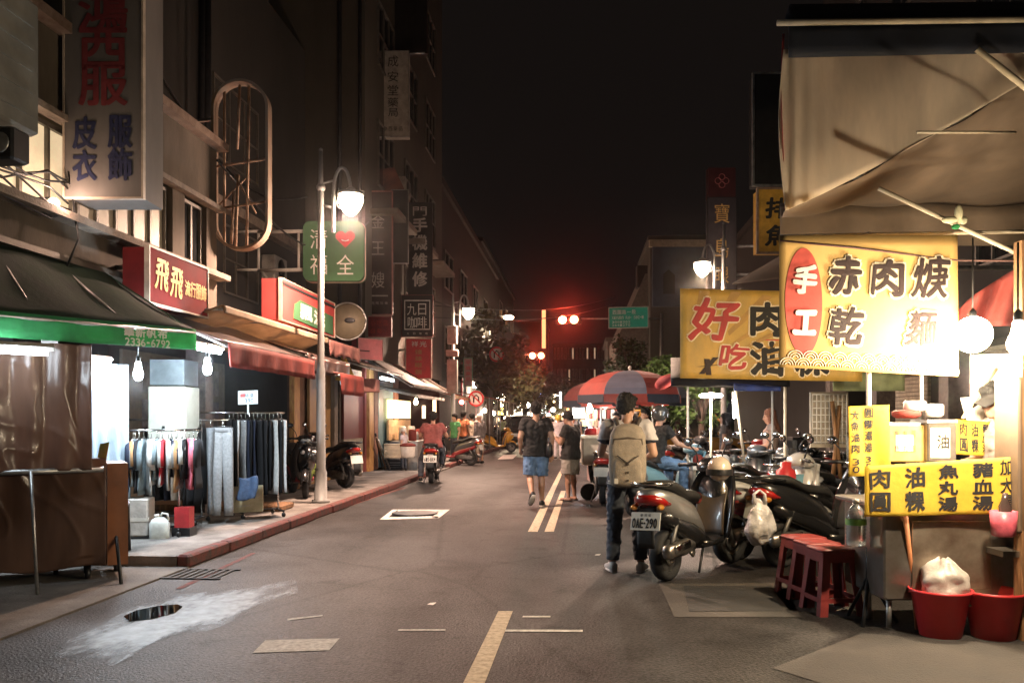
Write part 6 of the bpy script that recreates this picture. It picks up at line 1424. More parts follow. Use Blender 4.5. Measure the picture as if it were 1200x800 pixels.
# white paper boards by the vendor
b = MB(); b.M, w = frame(at(1138, 470, 6.8), at(1196, 468, 6.8)); b.box((0, 0, -.015), (w, .37, 0)); b.box((.02, .32, .001), (.05, .345, .01), 1)
b.mi = 1
for j in range(4):
    for k, c in enumerate('今日菜單魚湯'): b.text(c, .05 + k * .055, .27 - j * .065, .03, .032, .003)
tag(b.build('paper_notice', [mat('white_paper', (.75, .73, .68), rough=.6), mat('faint_print', (.5, .47, .42), rough=.7)]), 'big white paper notice hanging behind the vendor next to the bulb', 'notice')
b = MB(); q = [at(1126, 466, 6.7), at(1146, 464, 6.75), at(1172, 480, 6.75), at(1166, 498, 6.7), at(1134, 494, 6.7)]; bk_ = V((-SN, CS, 0)) * .01; b.loft([q, [p + bk_ for p in q]])
tag(b.build('paper_sheet', MATS['white_paper']), 'folded white sheet leaning below the paper notice by the vendor', 'paper')
# cart
t_ = thing('food_cart', 'stained steel food cart behind the wide yellow menu cloth', 'food cart', V((0, 0, 0)) + gd(1110, 735)); cZ = 6.0
A0, A1 = at(1036, 700, cZ), at(1196, 700, cZ); A0.z = A1.z = 0; Mx, w = frame(A0, A1)
b = MB(); b.M = Mx; b.box((0, .22, -.72), (w, .86, 0), bev=.012); b.build('body', steel, t_, world=True)
b = MB(); b.M = Mx; b.box((-.06, .865, -.76), (w + .05, .90, .03), bev=.008); b.build('counter', steel, t_, world=True)
b = MB(); b.M = Mx; b.box((w * .2, .3, .001), (w * .78, .78, .012), bev=.004); b.build('door', mat('worn_steel_door', (.33, .28, .22), rough=.4, metal=.7, col2=(.16, .11, .08), scale=4), t_, world=True)
for u in (.06, w - .06):
    b = MB(); b.M = Mx; b.tube([(u, .22, -.06), (u, .02, -.06)], .02, 8); b.build('leg', galv, t_, world=True)
    b = MB(); b.M = Mx; b.tube([(u, .22, -.62), (u, .02, -.62)], .02, 8); b.build('leg', galv, t_, world=True)
b = MB(); b.M = Mx; b.box((w * .74, .56, .012), (w + .05, .60, .22)); b.build('shelf', steel, t_, world=True)
b = MB(); b.M = Mx; b.sheet(lambda u, v: (w * .45 + w * .55 * u, .24 + .05 * math.sin(u * 4) * v - .05 * v, -.1 + .28 * v), 10, 6, .01); b.build('drip_tray', mat('pale_tray', (.5, .42, .3), rough=.5), t_, world=True)
def onc(px, py, Z): return at(px, py, Z)
b = MB(); b.M, ww = frame(at(1040, 541, 6.3), at(1084, 541, 6.3)); b.box((0, 0, -.3), (ww, .27, 0), bev=.008); b.box((.02, .26, -.28), (ww - .02, .29, -.02), 1); b.box((.06, .08, .001), (.19, .2, .004), 2)
b.mi = 3
for j in range(2):
    for k, c in enumerate('魚丸湯'): b.text(c, .07 + k * .06, .21 - j * .11, .035, .05, .006)
tag(b.build('oil_tin', [mat('amber_tin', (.6, .42, .12), rough=.35, col2=(.4, .2, .06), scale=5), galv, whitep, crm]), 'amber square tin with red writing on the food cart', 'tin')
b = MB(); b.M, ww = frame(at(1087, 541, 6.25), at(1121, 541, 6.25)); b.box((0, 0, -.25), (ww, .29, 0), bev=.008); b.box((-.006, .285, -.26), (ww + .006, .31, .006), 1); b.box((.02, .03, .001), (ww - .05, .25, .004), 2)
b.mi = 3; b.text('油', ww * .52, .15, .085, .1, .007, bold=.002)
tag(b.build('oil_box', [steel, galv, mat('pale_label', (.72, .66, .5), rough=.5), ink_k]), 'pale square box marked with one black character on the food cart', 'box')
for k, (px, py, Z, s) in enumerate([(1062, 490, 6.4, .1), (1072, 482, 6.42, .08), (1094, 489, 6.4, .07)]):
    b = MB(); b.M = Matrix.Translation(at(px, py, Z)); b.lathe([(s * .7, 0), (s, .02), (s, .05 + .02 * k), (s * .85, .06 + .02 * k), (.01, .062 + .02 * k)], n=16); o = b.build('food_tub', [redf, whitep, whitep][k]); tag(o, ['red tub on top of the amber tin', 'white lidded bowl stacked on top of the amber tin', 'small white tub on the box with the black character'][k], 'tub')
b = MB(); b.tube([gd(1075, 737), at(1061, 600, 5.95)], .016, 8); tag(b.build('wooden_stick', mat('orange_wood', (.4, .15, .06), rough=.6, var=.3, scale=6)), 'orange brown wooden stick propped against the food cart front', 'stick')
b = MB(); b.tube([at(1128, 490, 6.4), at(1168, 432, 6.55)], .012, 6); tag(b.build('bamboo_stick', mat('bamboo', (.55, .38, .2), rough=.6)), 'thin bamboo stick leaning up from the cart toward the paper notice', 'stick')
b = MB(); q = at(1018, 655, 6.3)
for a in (0, 2.1, 4.2): b.tube([V((q.x, q.y, .34)), V((q.x + .2 * math.cos(a), q.y + .2 * math.sin(a), .0))], .014, 6)
b.tube([V((q.x, q.y, .0 + .3)), V((q.x, q.y, .55))], .022, 8); tag(b.build('tripod_stand', dark), 'dark tripod base around the white tent pole behind the stools', 'stand')
# water bottles
wat = mat('clear_bottle_plastic', (.75, .8, .8), rough=.12, trans=.85, var=.05, spec=.6)
def bottle(label, p, s=1, lab=True):
    t = thing('water_bottle', label, 'bottle', p)
    prof = [(.03, 0), (.062, .008), (.066, .03)]
    for k in range(6): z = .04 + k * .026; prof += [(.067, z), (.062, z + .013)]
    prof += [(.067, .2), (.06, .235), (.03, .275), (.02, .285), (.02, .305)]
    b = MB(); b.lathe([(r * s, z * s) for r, z in prof], n=20); b.build('body', wat, t)
    b = MB(); b.lathe([(.023 * s, .3 * s), (.023 * s, .325 * s), (.005, .327 * s)], n=12); b.build('cap', whitep, t)
    if lab: b = MB(); b.lathe([(.0685 * s, .15 * s), (.0685 * s, .19 * s)], n=20, cap=False); b.build('label_band', mat('green_label', (.2, .45, .1), rough=.5), t)
    return t
bottle('large clear water bottle with a green band hanging left of the food cart', at(1003, 640, 6.15), 1.05)
bottle('clear ribbed water bottle without a band hanging beside the first one', at(1030, 642, 6.1), .95, False)
t_ = thing('cup_holder', 'pink red plastic basket with a dark bottle hung on the right end of the cart', 'basket', at(1176, 628, 5.72))
b = MB(); b.lathe([(.06, 0), (.075, .01), (.085, .17), (.078, .17), (.07, .02)], n=18); b.build('basket', mat('pink_red_plastic', (.55, .1, .14), rough=.4, var=.3, scale=9), t_)
b = MB(); b.lathe([(.038, .02), (.04, .03), (.04, .2), (.02, .25), (.017, .29), (.004, .29)], (.01, 0, 0), n=14); b.build('bottle', mat('brown_bottle', (.06, .04, .035), rough=.2, coat=.5), t_)
# buckets, bag, stools
redpl = mat('bright_red_plastic', (.6, .04, .045), rough=.38, var=.08, scale=4)
def bucket(label, p, rz):
    t = thing('bucket', label, 'bucket', p, rz)
    b = MB(); b.lathe([(.125, .012), (.128, 0), (.135, .004), (.19, .30), (.205, .305), (.208, .325), (.196, .325), (.186, .3), (.128, .02), (.0, .018)], n=36); b.build('pail', redpl, t)
    b = MB(); b.tube([(.2 * math.cos(a), .2 * math.sin(a), .315 - .05 * max(0, math.sin(a))) for a in [PI * k / 12 for k in range(13)]], .006, 5); b.build('handle', redpl, t)
    return t
bA = gd(1102, 744); bucket('red plastic bucket holding a full white plastic bag', bA, .3); bB = gd(1164, 746); bucket('empty red plastic bucket at the right, in front of the steel cart', bB, .8)
b = MB(); sd = 2.0; rings = []
for k in range(22):
    f = k / 21; r = .15 * min(1, (1 - f) * 4 + .05) ** .5 * min(1, .75 + f); rings.append([(bA.x + .02 + r * math.cos(q) * (1 + .10 * math.sin(3 * q + f * 4)), bA.y + r * math.sin(q) * (1 + .1 * math.sin(4 * q + 1 + f * 5)), .1 + .43 * f + .02 * math.sin(3 * q) * f) for q in [2 * PI * j / 40 for j in range(40)]])
b.loft(rings, smooth=True); b.v = [q + V((noise.noise(q * 14), noise.noise(q * 14 + V((9, 0, 0))), noise.noise(q * 11 + V((0, 9, 0))))) * .028 for q in b.v]; 
tag(b.build('plastic_bag', mat('cream_bag_plastic', (.62, .55, .5), rough=.35, transl=.3, bump=.6, bscale=16, coat=.25)), 'stuffed cream white plastic bag sitting in the left red bucket', 'bag')
stoolm = mat('worn_red_plastic', (.26, .035, .032), rough=.45, var=.2, scale=7)
def stool(label, p, rz, h=.5):
    t = thing('stool', label, 'stool', p, rz, 'red plastic stools')
    b = MB(); b.sloft([(h - .02, 0, .150, .150, 6), (h - .012, 0, .155, .155, 6), (h, 0, .148, .148, 6)], n=28, axis='z'); b.build('seat', stoolm, t)
    for sx in (-1, 1):
        for sy in (-1, 1):
            b = MB(); rings = []
            for k in range(5):
                f = k / 4; e = .13 + .05 * (1 - f); s = .042; x, y, z = sx * e, sy * e, (h - .02) * f
                rings.append([(x - sx * s * 1.5, y + sy * .0, z), (x, y, z), (x, y - sy * s * 1.5, z), (x - sx * .008, y - sy * s * 1.5, z), (x - sx * .008, y - sy * .008, z), (x - sx * s * 1.5, y - sy * .008, z)])
            b.loft(rings, smooth=False); b.build('leg', stoolm, t)
    b = MB()
    for (z0, z1, nm) in ((.10, .135, 'stretcher'), (h - .1, h - .02, 'apron')):
        b = MB()
        e = .13 + .05 * (1 - (z0 + z1) / 2 / h) - .006
        for s in (-1, 1): b.box((-e, s * e - .006, z0), (e, s * e + .006, z1)); b.box((s * e - .006, -e, z0), (s * e + .006, e, z1))
        b.build(nm, stoolm, t)
    return t
s0 = gd(974, 716); dv = V((.0 * CS - .315 * SN, .315 * CS, 0))
for k, lb in enumerate(['nearest of three red plastic stools in a row beside the food cart', 'middle one of three red plastic stools beside the food cart', 'farthest of three red plastic stools, next to the black scooter wheel']):
    stool(lb, s0 + dv * k, YAW + .12 + .03 * k)
# bulbs on the right
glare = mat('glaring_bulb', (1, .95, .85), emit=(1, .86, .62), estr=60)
bulb('bulb enlarged to its glare disc, hanging at the right end of the yellow banner', at(1140, 392, 5.92), 150, .5, (1, .8, .55), glare, .125)  # globe enlarged so its shape takes in the glare
bulb('bright bulb beside the post at the right edge', at(1193, 398, 5.0), 170, .4, (1, .8, .55), glare, .06)
bulb('unseen bulb added behind the big yellow banner to light the golden one', at(1020, 400, 7.0), 170, .5, (1, .78, .5), MATS['warm_bulb2'], .06)  # unseen lamp added to brighten the front of the golden banner
t_ = thing('wooden_post', 'lit wooden post and box at the far right edge behind the vendor', 'post', V((0, 0, 0)) + gd(1203, 720))
b = MB(); q0, q1 = at(1198, 700, 5.75), at(1212, 700, 5.75); b.M, ww = frame(V((q0.x, q0.y, 0)), V((q1.x, q1.y, 0))); b.box((0, 0, -.1), (ww, 2.7, 0)); b.build('post', wood, t_, world=True)
b = MB(); b.M, ww = frame(at(1194, 624, 5.75), at(1240, 624, 5.75)); b.box((0, 0, -.3), (ww, 1.05, 0), bev=.01); b.build('side_panel', mat('tan_panel', (.10, .065, .04), rough=.6), t_, world=True)
b = MB(); b.sheet(lambda u, v: at(1118 + 82 * u, 372 - 62 * u ** .7 * (1 - v) + 10 * v, 7.6 + .06 * math.sin(u * 12 + v * 3)), 16, 8, .006)
tag(b.build('red_tarp', mat('red_tarp_cloth', (.36, .07, .06), rough=.7, bump=.3, bscale=10)), 'faded red tarpaulin hanging behind the glaring bulb', 'tarpaulin')
b = MB(); b.sheet(lambda u, v: at(976 + 84 * u, 436 + 22 * v, 10.4 + .02 * math.sin(u * 15)), 16, 3, .006); tag(b.build('green_canopy_edge', mat('pale_green_canvas', (.26, .30, .16), rough=.7)), 'pale olive canvas edge behind the white tent pole', 'canvas')
# clutter by the wall behind the scooters: crates, grille
t_ = thing('wall_grille', 'white wire grille screen by the wall behind the scooters', 'grille', at(972, 520, 11.5))
b = MB()
for k in range(9): b.tube([at(952 + k * 5, 462, 11.5), at(952 + k * 5, 520, 11.5)], .008, 5)
for k in range(8): b.tube([at(952, 462 + k * 8, 11.5), at(992, 462 + k * 8, 11.5)], .008, 5)
b.build('wires', whitep, t_, world=True)
b = MB(); b.M, ww = frame(at(950, 524, 11.6), at(994, 524, 11.6)); b.box((0, 0, -.05), (ww, .75, 0)); b.build('backing', mat('tan_board', (.4, .34, .26), rough=.7), t_, world=True)
for k, (p0, p1) in enumerate([((985, 560, 11.2), (975, 470, 11.3)), ((976, 560, 11.2), (984, 475, 11.3))]):
    b = MB(); b.tube([at(*p0), at(*p1)], .03, 6); tag(b.build('leaning_pole', wood), ['dark wooden pole leaning left in front of the white grille', 'wooden pole leaning right in front of the white grille'][k], 'pole')
b = MB(); b.M = Matrix.Translation(at(921, 583, 9.6)); b.lathe([(.1, 0), (.11, .02), (.11, .3), (.06, .34), (.06, .4), (.0, .41)], n=14); tag(b.build('red_canister', redpl), 'red canister standing among the scooters by the blue basket', 'canister')
b = MB(); b.M = Matrix.Translation(at(925, 585, 9.8)); b.sloft([(0, 0, .15, .1, 4), (.3, 0, .2, .14, 4), (.3, 0, .19, .13, 4), (.02, 0, .14, .09, 4)], n=20, axis='z'); tag(b.build('blue_basket', mat('sky_blue_plastic', (.16, .34, .42), rough=.4)), 'sky blue plastic basket among the scooters under the woman', 'basket')

# ------------------------------------------------------------ second stall (blue roof) and umbrellas
t_ = thing('stall_tent', 'market tent with a navy and white roof edge under the golden banner', 'tent', at(850, 560, 11)); t_.location.z = 0
ez = 1.5 + (490 - 443) * .0105
f0, f1 = at(786, 443, 10.6), at(925, 443, 10.6); k0, k1 = at(786, 452, 13.6), at(916, 455, 13.6)
b = MB(); b.sheet(lambda u, v: f0.lerp(f1, u).lerp(k0.lerp(k1, u), v) + V((0, 0, .35 * math.sin(PI * v))), 12, 10, .01); b.build('roof', mat('white_tent_cloth', (.5, .47, .42), rough=.7), t_, world=True)
b = MB(); b.sheet(lambda u, v: f0.lerp(f1, u) + V((0, -.012, -.10 * v + .01 * math.sin(u * 18))), 30, 2, .006); b.build('roof_edge', navyf, t_, world=True)
b = MB(); b.sheet(lambda u, v: at(860 + 55 * u, 449 + 9 * v + 4 * u * (1 - v), 10.5 + .03 * math.sin(u * 9)), 10, 3, .006); b.build('blue_flap', mat('royal_blue_cloth', (.03, .07, .35), rough=.6), t_, world=True)
for (px, Z) in ((920, 10.7), (806, 13.4), (905, 13.4)):
    b = MB(); q = at(px, 500, Z); b.tube([V((q.x, q.y, 0)), V((q.x, q.y, ez))], .018, 8); b.build('leg', whitep, t_, world=True)
b = MB(); b.tube([at(862, 458, 11.0), at(872, 540, 11.0)], .018, 6); b.build('brace', whitep, t_, world=True)
t_ = thing('disc_lamp', 'glowing white disc lamp on a slim pole under the blue stall roof', 'lamp', at(833, 560, 10.9)); t_.location.z = 0
c = at(833, 463, 10.9)
b = MB(); b.lathe([(.02, .03), (.14, .015), (.15, -.01), (.12, -.03), (.0, -.035)], c, n=20); b.build('lamp_disc', glare, t_, world=True)
b = MB(); b.tube([V((c.x, c.y, 0)), c], .014, 8); b.build('pole', whitep, t_, world=True); lamp(c + V((0, 0, -.12)), 55, (1, .85, .65), .1, parent=t_)
tube_light('upright white tube lamp at the back of the blue roofed stall', at(860, 467, 12.3), at(861, 490, 12.3), 25)
t_ = thing('food_table', 'low stall counter covered with goods under the blue roof', 'table', at(840, 560, 12)); t_.location.z = 0
q0, q1 = at(812, 500, 12.9), at(900, 500, 12.9); b = MB(); b.M, ww = frame(V((q0.x, q0.y, 0)), V((q1.x, q1.y, 0))); b.box((0, .72, -.8), (ww, .78, 0)); b.build('tabletop', whitep, t_, world=True)
for u in (.05, ww - .05):
    b = MB(); b.M, ww = frame(V((q0.x, q0.y, 0)), V((q1.x, q1.y, 0))); b.box((u - .02, 0, -.7), (u + .02, .72, -.1)); b.build('leg', galv, t_, world=True)
for k in range(6):
    b = MB(); b.M = Matrix.Translation(at(818 + 14 * k, 0, 13.1)); b.M.translation.z = .78; s = .08 + .02 * (k % 3); b.lathe([(s * .7, 0), (s, .03), (s, .12), (s * .6, .16), (.0, .17)], n=12)
    tag(b.build('food_pot', [redf, galv, whitep, greyp, creamf, redf][k]), '%s pot on the counter under the blue stall roof' % ['leftmost dull red', 'steel', 'white', 'dark grey', 'cream', 'rightmost dull red'][k], 'pot')
def umbrella(label, px, py, Z, R, hgt, cols, base=True, fold=0):
    top = at(px, py, Z); t = thing('market_umbrella', label, 'umbrella', (top.x, top.y, 0)); n = 8
    zt = top.z; b0 = zt - hgt
    mats = list(dict.fromkeys(cols)); 
    def P(k, f):
        a = 2 * PI * k / n + .25; r = R * math.sin(f * PI / 2 * .97); z = b0 + hgt * math.cos(f * PI / 2) ** .95
        return V((r * math.cos(a), r * math.sin(a), z))
    b = MB()
    for k in range(n):
        mi = mats.index(cols[k % len(cols)])
        for j in range(7):
            f0, f1 = j / 7, (j + 1) / 7; sub = 4
            for q in range(sub):
                u0, u1 = q / sub, (q + 1) / sub
                def Q(u, f): p = P(k, f).lerp(P(k + 1, f), u); return p
                b.add([Q(u0, f0), Q(u1, f0), Q(u1, f1), Q(u0, f1)], [(0, 1, 2, 3)], mi, True)
    b.build('canopy', mats, t)
    b = MB()
    vm = [navyf, redf]
    for k in range(n):
        p, q = P(k, 1), P(k + 1, 1); m = (p + q) / 2; d = V((m.x, m.y, 0)).normalized() * .012
        b.add([p + d, q + d, q + d * 1.5 - V((0, 0, .13)), m + d * 1.5 - V((0, 0, .15)), p + d * 1.5 - V((0, 0, .13))], [(0, 1, 2, 3, 4)], k % 2)
    b.build('valance', vm, t)
    b = MB(); b.tube([(0, 0, 0), (0, 0, zt + .06)], .02, 8); b.ell((0, 0, zt + .05), .03); b.build('pole', whitep, t)
    for k in range(n):
        b = MB(); b.tube([(0, 0, zt - .04), P(k, .5) * 1 - V((0, 0, .03)), P(k, 1) - V((0, 0, .01))], .006, 4); b.build('rib', galv, t)
    if base: b = MB(); b.lathe([(.22, 0), (.24, .05), (.1, .12), (.03, .14)], n=16); b.build('base', conc, t)
    return t
slat = mat('slate_blue_cloth', (.11, .11, .15), rough=.75, var=.12); redu = mat('umbrella_red', (.3, .05, .038), rough=.75, var=.12); grnu = mat('umbrella_green', (.06, .25, .1), rough=.75)
umbrella('big red and slate blue striped market umbrella in front of the man on the scooter', 738, 434, 14.5, .90, .42, [redu, slat])
umbrella('dull red market umbrella behind the left side of the striped one', 704, 446, 19, .85, .45, [mat('dull_umbrella_red', (.16, .035, .03), rough=.8), mat('dull_umbrella_brown', (.12, .05, .04), rough=.8)])
umbrella('slate and green striped umbrella right behind the big striped one', 765, 442, 17, .75, .42, [slat, grnu])
b = MB(); b.M = Matrix.Identity(4); b.tube([at(772, 452, 11.2), at(777, 448, 11.1), at(786, 444, 11.0), at(797, 440, 10.9)], [.06, .085, .07, .02], 10)
tag(b.build('folded_red_cloth', mat('red_cloth_bright', (.5, .06, .06), rough=.7)), 'rolled up bright red cloth at the left corner of the blue stall roof', 'cloth')
b = MB(); b.M, ww = frame(at(683, 545, 15.6), at(713, 545, 15.6)); 
t_ = thing('snack_cart', 'white steel snack cart on wheels behind the man looking at his phone', 'food cart', at(698, 560, 15.8)); t_.location.z = 0
b.box((0, 0, -.7), (ww + .3, .55, 0), bev=.02); b.build('body', whitep, t_, world=True)
b = MB(); b.M, ww = frame(at(680, 513, 15.6), at(735, 513, 15.6)); b.box((0, 0, -.8), (ww, .04, .05)); b.build('counter', galv, t_, world=True)
for u in (.12, .6):
    b = MB(); b.M, _ = frame(at(683, 585, 15.6), at(713, 585, 15.6)); b.lathe([(.02, -.03), (.15, -.03), (.16, 0), (.15, .03), (.02, .03)], (u, .13, -.1), n=16, axis='z'); b.build('wheel', rubber, t_, world=True)
for k, (px, m, nm) in enumerate([(693, redpl, 'round red pot on the white snack cart'), (704, mat('pink_goods', (.6, .3, .3), rough=.6), 'pink tray of goods on the white snack cart'), (714, whitep, 'white tub on the white snack cart beside the umbrella pole')]):
    b = MB(); b.M = Matrix.Translation(at(px, 512, 15.9)); b.lathe([(.08, 0), (.13, .03), (.13, .12), (.08, .17), (.0, .18)], n=14); tag(b.build('food_pot', m), nm, 'pot')
bulb('bright bulb under the dull red umbrella over the snack cart', at(691, 478, 16.6), 60, .2, (1, .85, .7), glare, .06)
tube_light('slanted white tube light behind the man looking at his phone', at(687, 488, 18.5), at(692, 502, 18.3), 30)
# goods rack glowing pink behind
t_ = thing('goods_stall', 'bright pinkish stall of small goods behind the man looking at his phone', 'stall', at(708, 520, 20.5)); t_.location.z = 0
q0, q1 = at(690, 500, 20.5), at(727, 500, 20.5); b = MB(); b.M, ww = frame(V((q0.x, q0.y, 0)), V((q1.x, q1.y, 0))); b.box((0, .0, -.5), (ww, .9, 0)); b.build('counter', mat('pink_counter', (.55, .35, .32), rough=.6), t_, world=True)
for j in range(3):
    for k in range(7):
        b = MB(); b.M, ww = frame(V((q0.x, q0.y, 0)), V((q1.x, q1.y, 0))); b.box((.03 + k * .105, .95 + j * .27, -.25), (.03 + k * .105 + .08, 1.17 + j * .27, -.15), bev=.01); b.build('packet', [whitep, MATS['pink_goods'], redf, creamf][(j + k * 2) % 4], t_, world=True)
lamp(at(708, 478, 19.8), 60, (1, .82, .72), .1, parent=t_)
b = MB(); b.M, ww = frame(at(706, 490, 19.7), at(712, 490, 19.7)); 
# signs on the right facade
def rsign(label, px0, px1, yt, yb, Z, m, letters, fm=dark, name='vertical_sign', th=.3, arm=7.2, **k):
    c = at(px1, (yt + yb) / 2, Z + .2); return sign(name, label, 'sign', px0, px1, yt, yb, Z, Z, th, m, fm, rim=.03, letters=letters, bolt=[(c, V((arm, c.y, c.z)), .04), (c + V((0, 0, -.8)), V((arm, c.y, c.z - .8)), .04)], **k)
t_, Mx, w, h = rsign('tall dark vertical sign with gold characters and a dark red emblem panel at its top', 830, 862, 232, 345, 24, mat('dark_blue_grey_sign', (.03, .028, .034), rough=.45), [('寶', .5, .84, .56, .2, ink_gold), ('島', .5, .48, .5, .2, ink_gold), ('眼', .5, .2, .5, .17, ink_gold)])
b = MB(); b.M = Mx; b.box((0, h, -.3), (w, h + .85, 0)); b.build('emblem_panel', mat('maroon_sign', (.035, .007, .009), rough=.5), t_, world=True)
b = MB(); b.M = Mx
for (cx, cy) in ((0, .1), (0, -.1), (.1, 0), (-.1, 0)): b.tube([(w / 2 + cx * 1.1 + .085 * math.cos(a), h + .48 + cy * 1.1 + .085 * math.sin(a), .006) for a in [2 * PI * k / 16 for k in range(17)]], .009, 5)
b.build('emblem', mat('pink_line', (.3, .09, .09), rough=.5), t_, world=True)
rsign('golden yellow sign with black brush characters, partly hidden by the beige tent', 889, 935, 222, 295, 13.5, mat('golden_sign', (.58, .31, .04), rough=.5, var=.2), [('排', .5, .7, .62, .32, ink_k, .02, .1), ('魚', .5, .26, .62, .32, ink_k, .02, .1)], fm=MATS['rusty_steel'], name='shop_sign')
rsign('empty dark box sign with a thin pale frame beside the beige tent', 884, 930, 87, 216, 13.6, mat('dark_glass_sign', (.02, .019, .018), rough=.35), [('一', .3, .5, .01, .9, galv)], fm=galv)
b = MB(); q = [at(862, 320, 16), at(915, 300, 14), at(915, 330, 14), at(862, 334, 16)]; b.sheet(lambda u, v: at(858 + 62 * u, 332 - 36 * u + 24 * v * u + 6 * v, 15.5 - 2 * u).lerp(V((7.1, at(858 + 62 * u, 0, 15.5 - 2 * u).y + .5, 4.6)), v * .85), 12, 8, .02)
tag(b.build('wall_awning', canvd), 'dim brown awning slope behind the golden banner on the right facade', 'awning')
# ------------------------------------------------------------ trees
leafm = mat('leaf_green', (.04, .065, .015), rough=.6, var=.5, scale=5); leafw = mat('leaf_olive', (.06, .05, .016), rough=.6, var=.5, scale=5); leafg = mat('leaf_bright', (.07, .14, .03), rough=.6, var=.4, scale=5)
barkm = mat('bark', (.09, .065, .05), rough=.9, var=.4, scale=9, bump=.6, bscale=30, stretch=(1, 1, .3))
def tree(label, base, hgt, cr, lm, n=900, ch=None, lean=(0, 0), seed=1, clumps=16, ls=.14):
    rnd = random.Random(seed); t = thing('tree', label, 'tree', base); ch = ch or hgt * .55
    top = V((lean[0], lean[1], hgt - ch * .45)); b = MB(); b.tube([(0, 0, -.05), (lean[0] * .2, lean[1] * .2, hgt * .2), (lean[0] * .6, lean[1] * .6, hgt * .42), top], [cr * .13, cr * .10, cr * .085, cr * .04], 10)
    cen = []
    for k in range(clumps):
        a = rnd.uniform(0, 2 * PI); r = cr * rnd.uniform(.25, .95); z = hgt - ch * rnd.uniform(.05, .95); f = 1 - abs((z - (hgt - ch * .5)) / (ch * .5)) ** 2 * .55
        c = V((lean[0] + r * f * math.cos(a), lean[1] + r * f * math.sin(a), z)); cen.append(c)
        s = V((lean[0] * .6, lean[1] * .6, hgt * rnd.uniform(.38, .55))); b.tube([s, s.lerp(c, .5) + V((0, 0, .2)), c], [cr * .04, cr * .025, cr * .008], 5)
    b.build('trunk', barkm, t)
    b = MB(); vs, fs = [], []
    for k in range(n):
        c = rnd.choice(cen); d = V((rnd.gauss(0, 1), rnd.gauss(0, 1), rnd.gauss(0, .75))).normalized() * (cr * .34 * rnd.random() ** .45); p = c + d
        u = V((rnd.gauss(0, 1), rnd.gauss(0, 1), rnd.gauss(0, .6))).normalized(); v = u.cross(V((rnd.gauss(0, 1), rnd.gauss(0, 1), rnd.gauss(0, 1)))).normalized(); s = ls * rnd.uniform(.6, 1.4)
        i = len(vs); vs += [p - u * s, p + v * s * .5, p + u * s, p - v * s * .5]; fs.append((i, i + 1, i + 2, i + 3))
    b.add(vs, fs); b.build('crown', lm, t)
    return t
tree('lamp lit street tree with a pale trunk on the left beyond the second lamp', gd(574, 524, .1), 6.5, 1.7, leafw, 3000, 4.2, seed=3, clumps=34, ls=.17)
tree('dark street tree behind the left tree over the string of lights', gd(598, 514, .1), 5.8, 2.2, leafw, 2200, 3.6, seed=4, clumps=26, ls=.2)
tree('far olive tree over the end of the street', at(628, 505, 88) * 1, 6.5, 3.4, leafw, 2200, 4.6, seed=5, clumps=24, ls=.22).location.z = 0
tree('far tree at the street end right of the distant lamp', at(655, 505, 95) * 1, 6.2, 3.0, leafw, 1800, 4.2, seed=6, clumps=22, ls=.22).location.z = 0
tree('bright green tree behind the striped umbrella on the right', V((at(795, 500, 27).x, at(795, 500, 27).y, 0)), 3.3, 1.25, leafg, 2400, 1.9, seed=7, clumps=20, ls=.09)
tree('green tree with a slim trunk behind the blue stall roof', V((at(822, 500, 25).x, at(822, 500, 25).y, 0)), 3.0, 1.0, leafg, 1800, 1.6, seed=8, clumps=16, ls=.09)
tree('dark green tree behind the umbrella below the picture board', V((at(745, 500, 40).x, at(745, 500, 40).y, 0)), 5.2, 1.6, leafm, 2400, 3.2, seed=9, clumps=18, ls=.12)
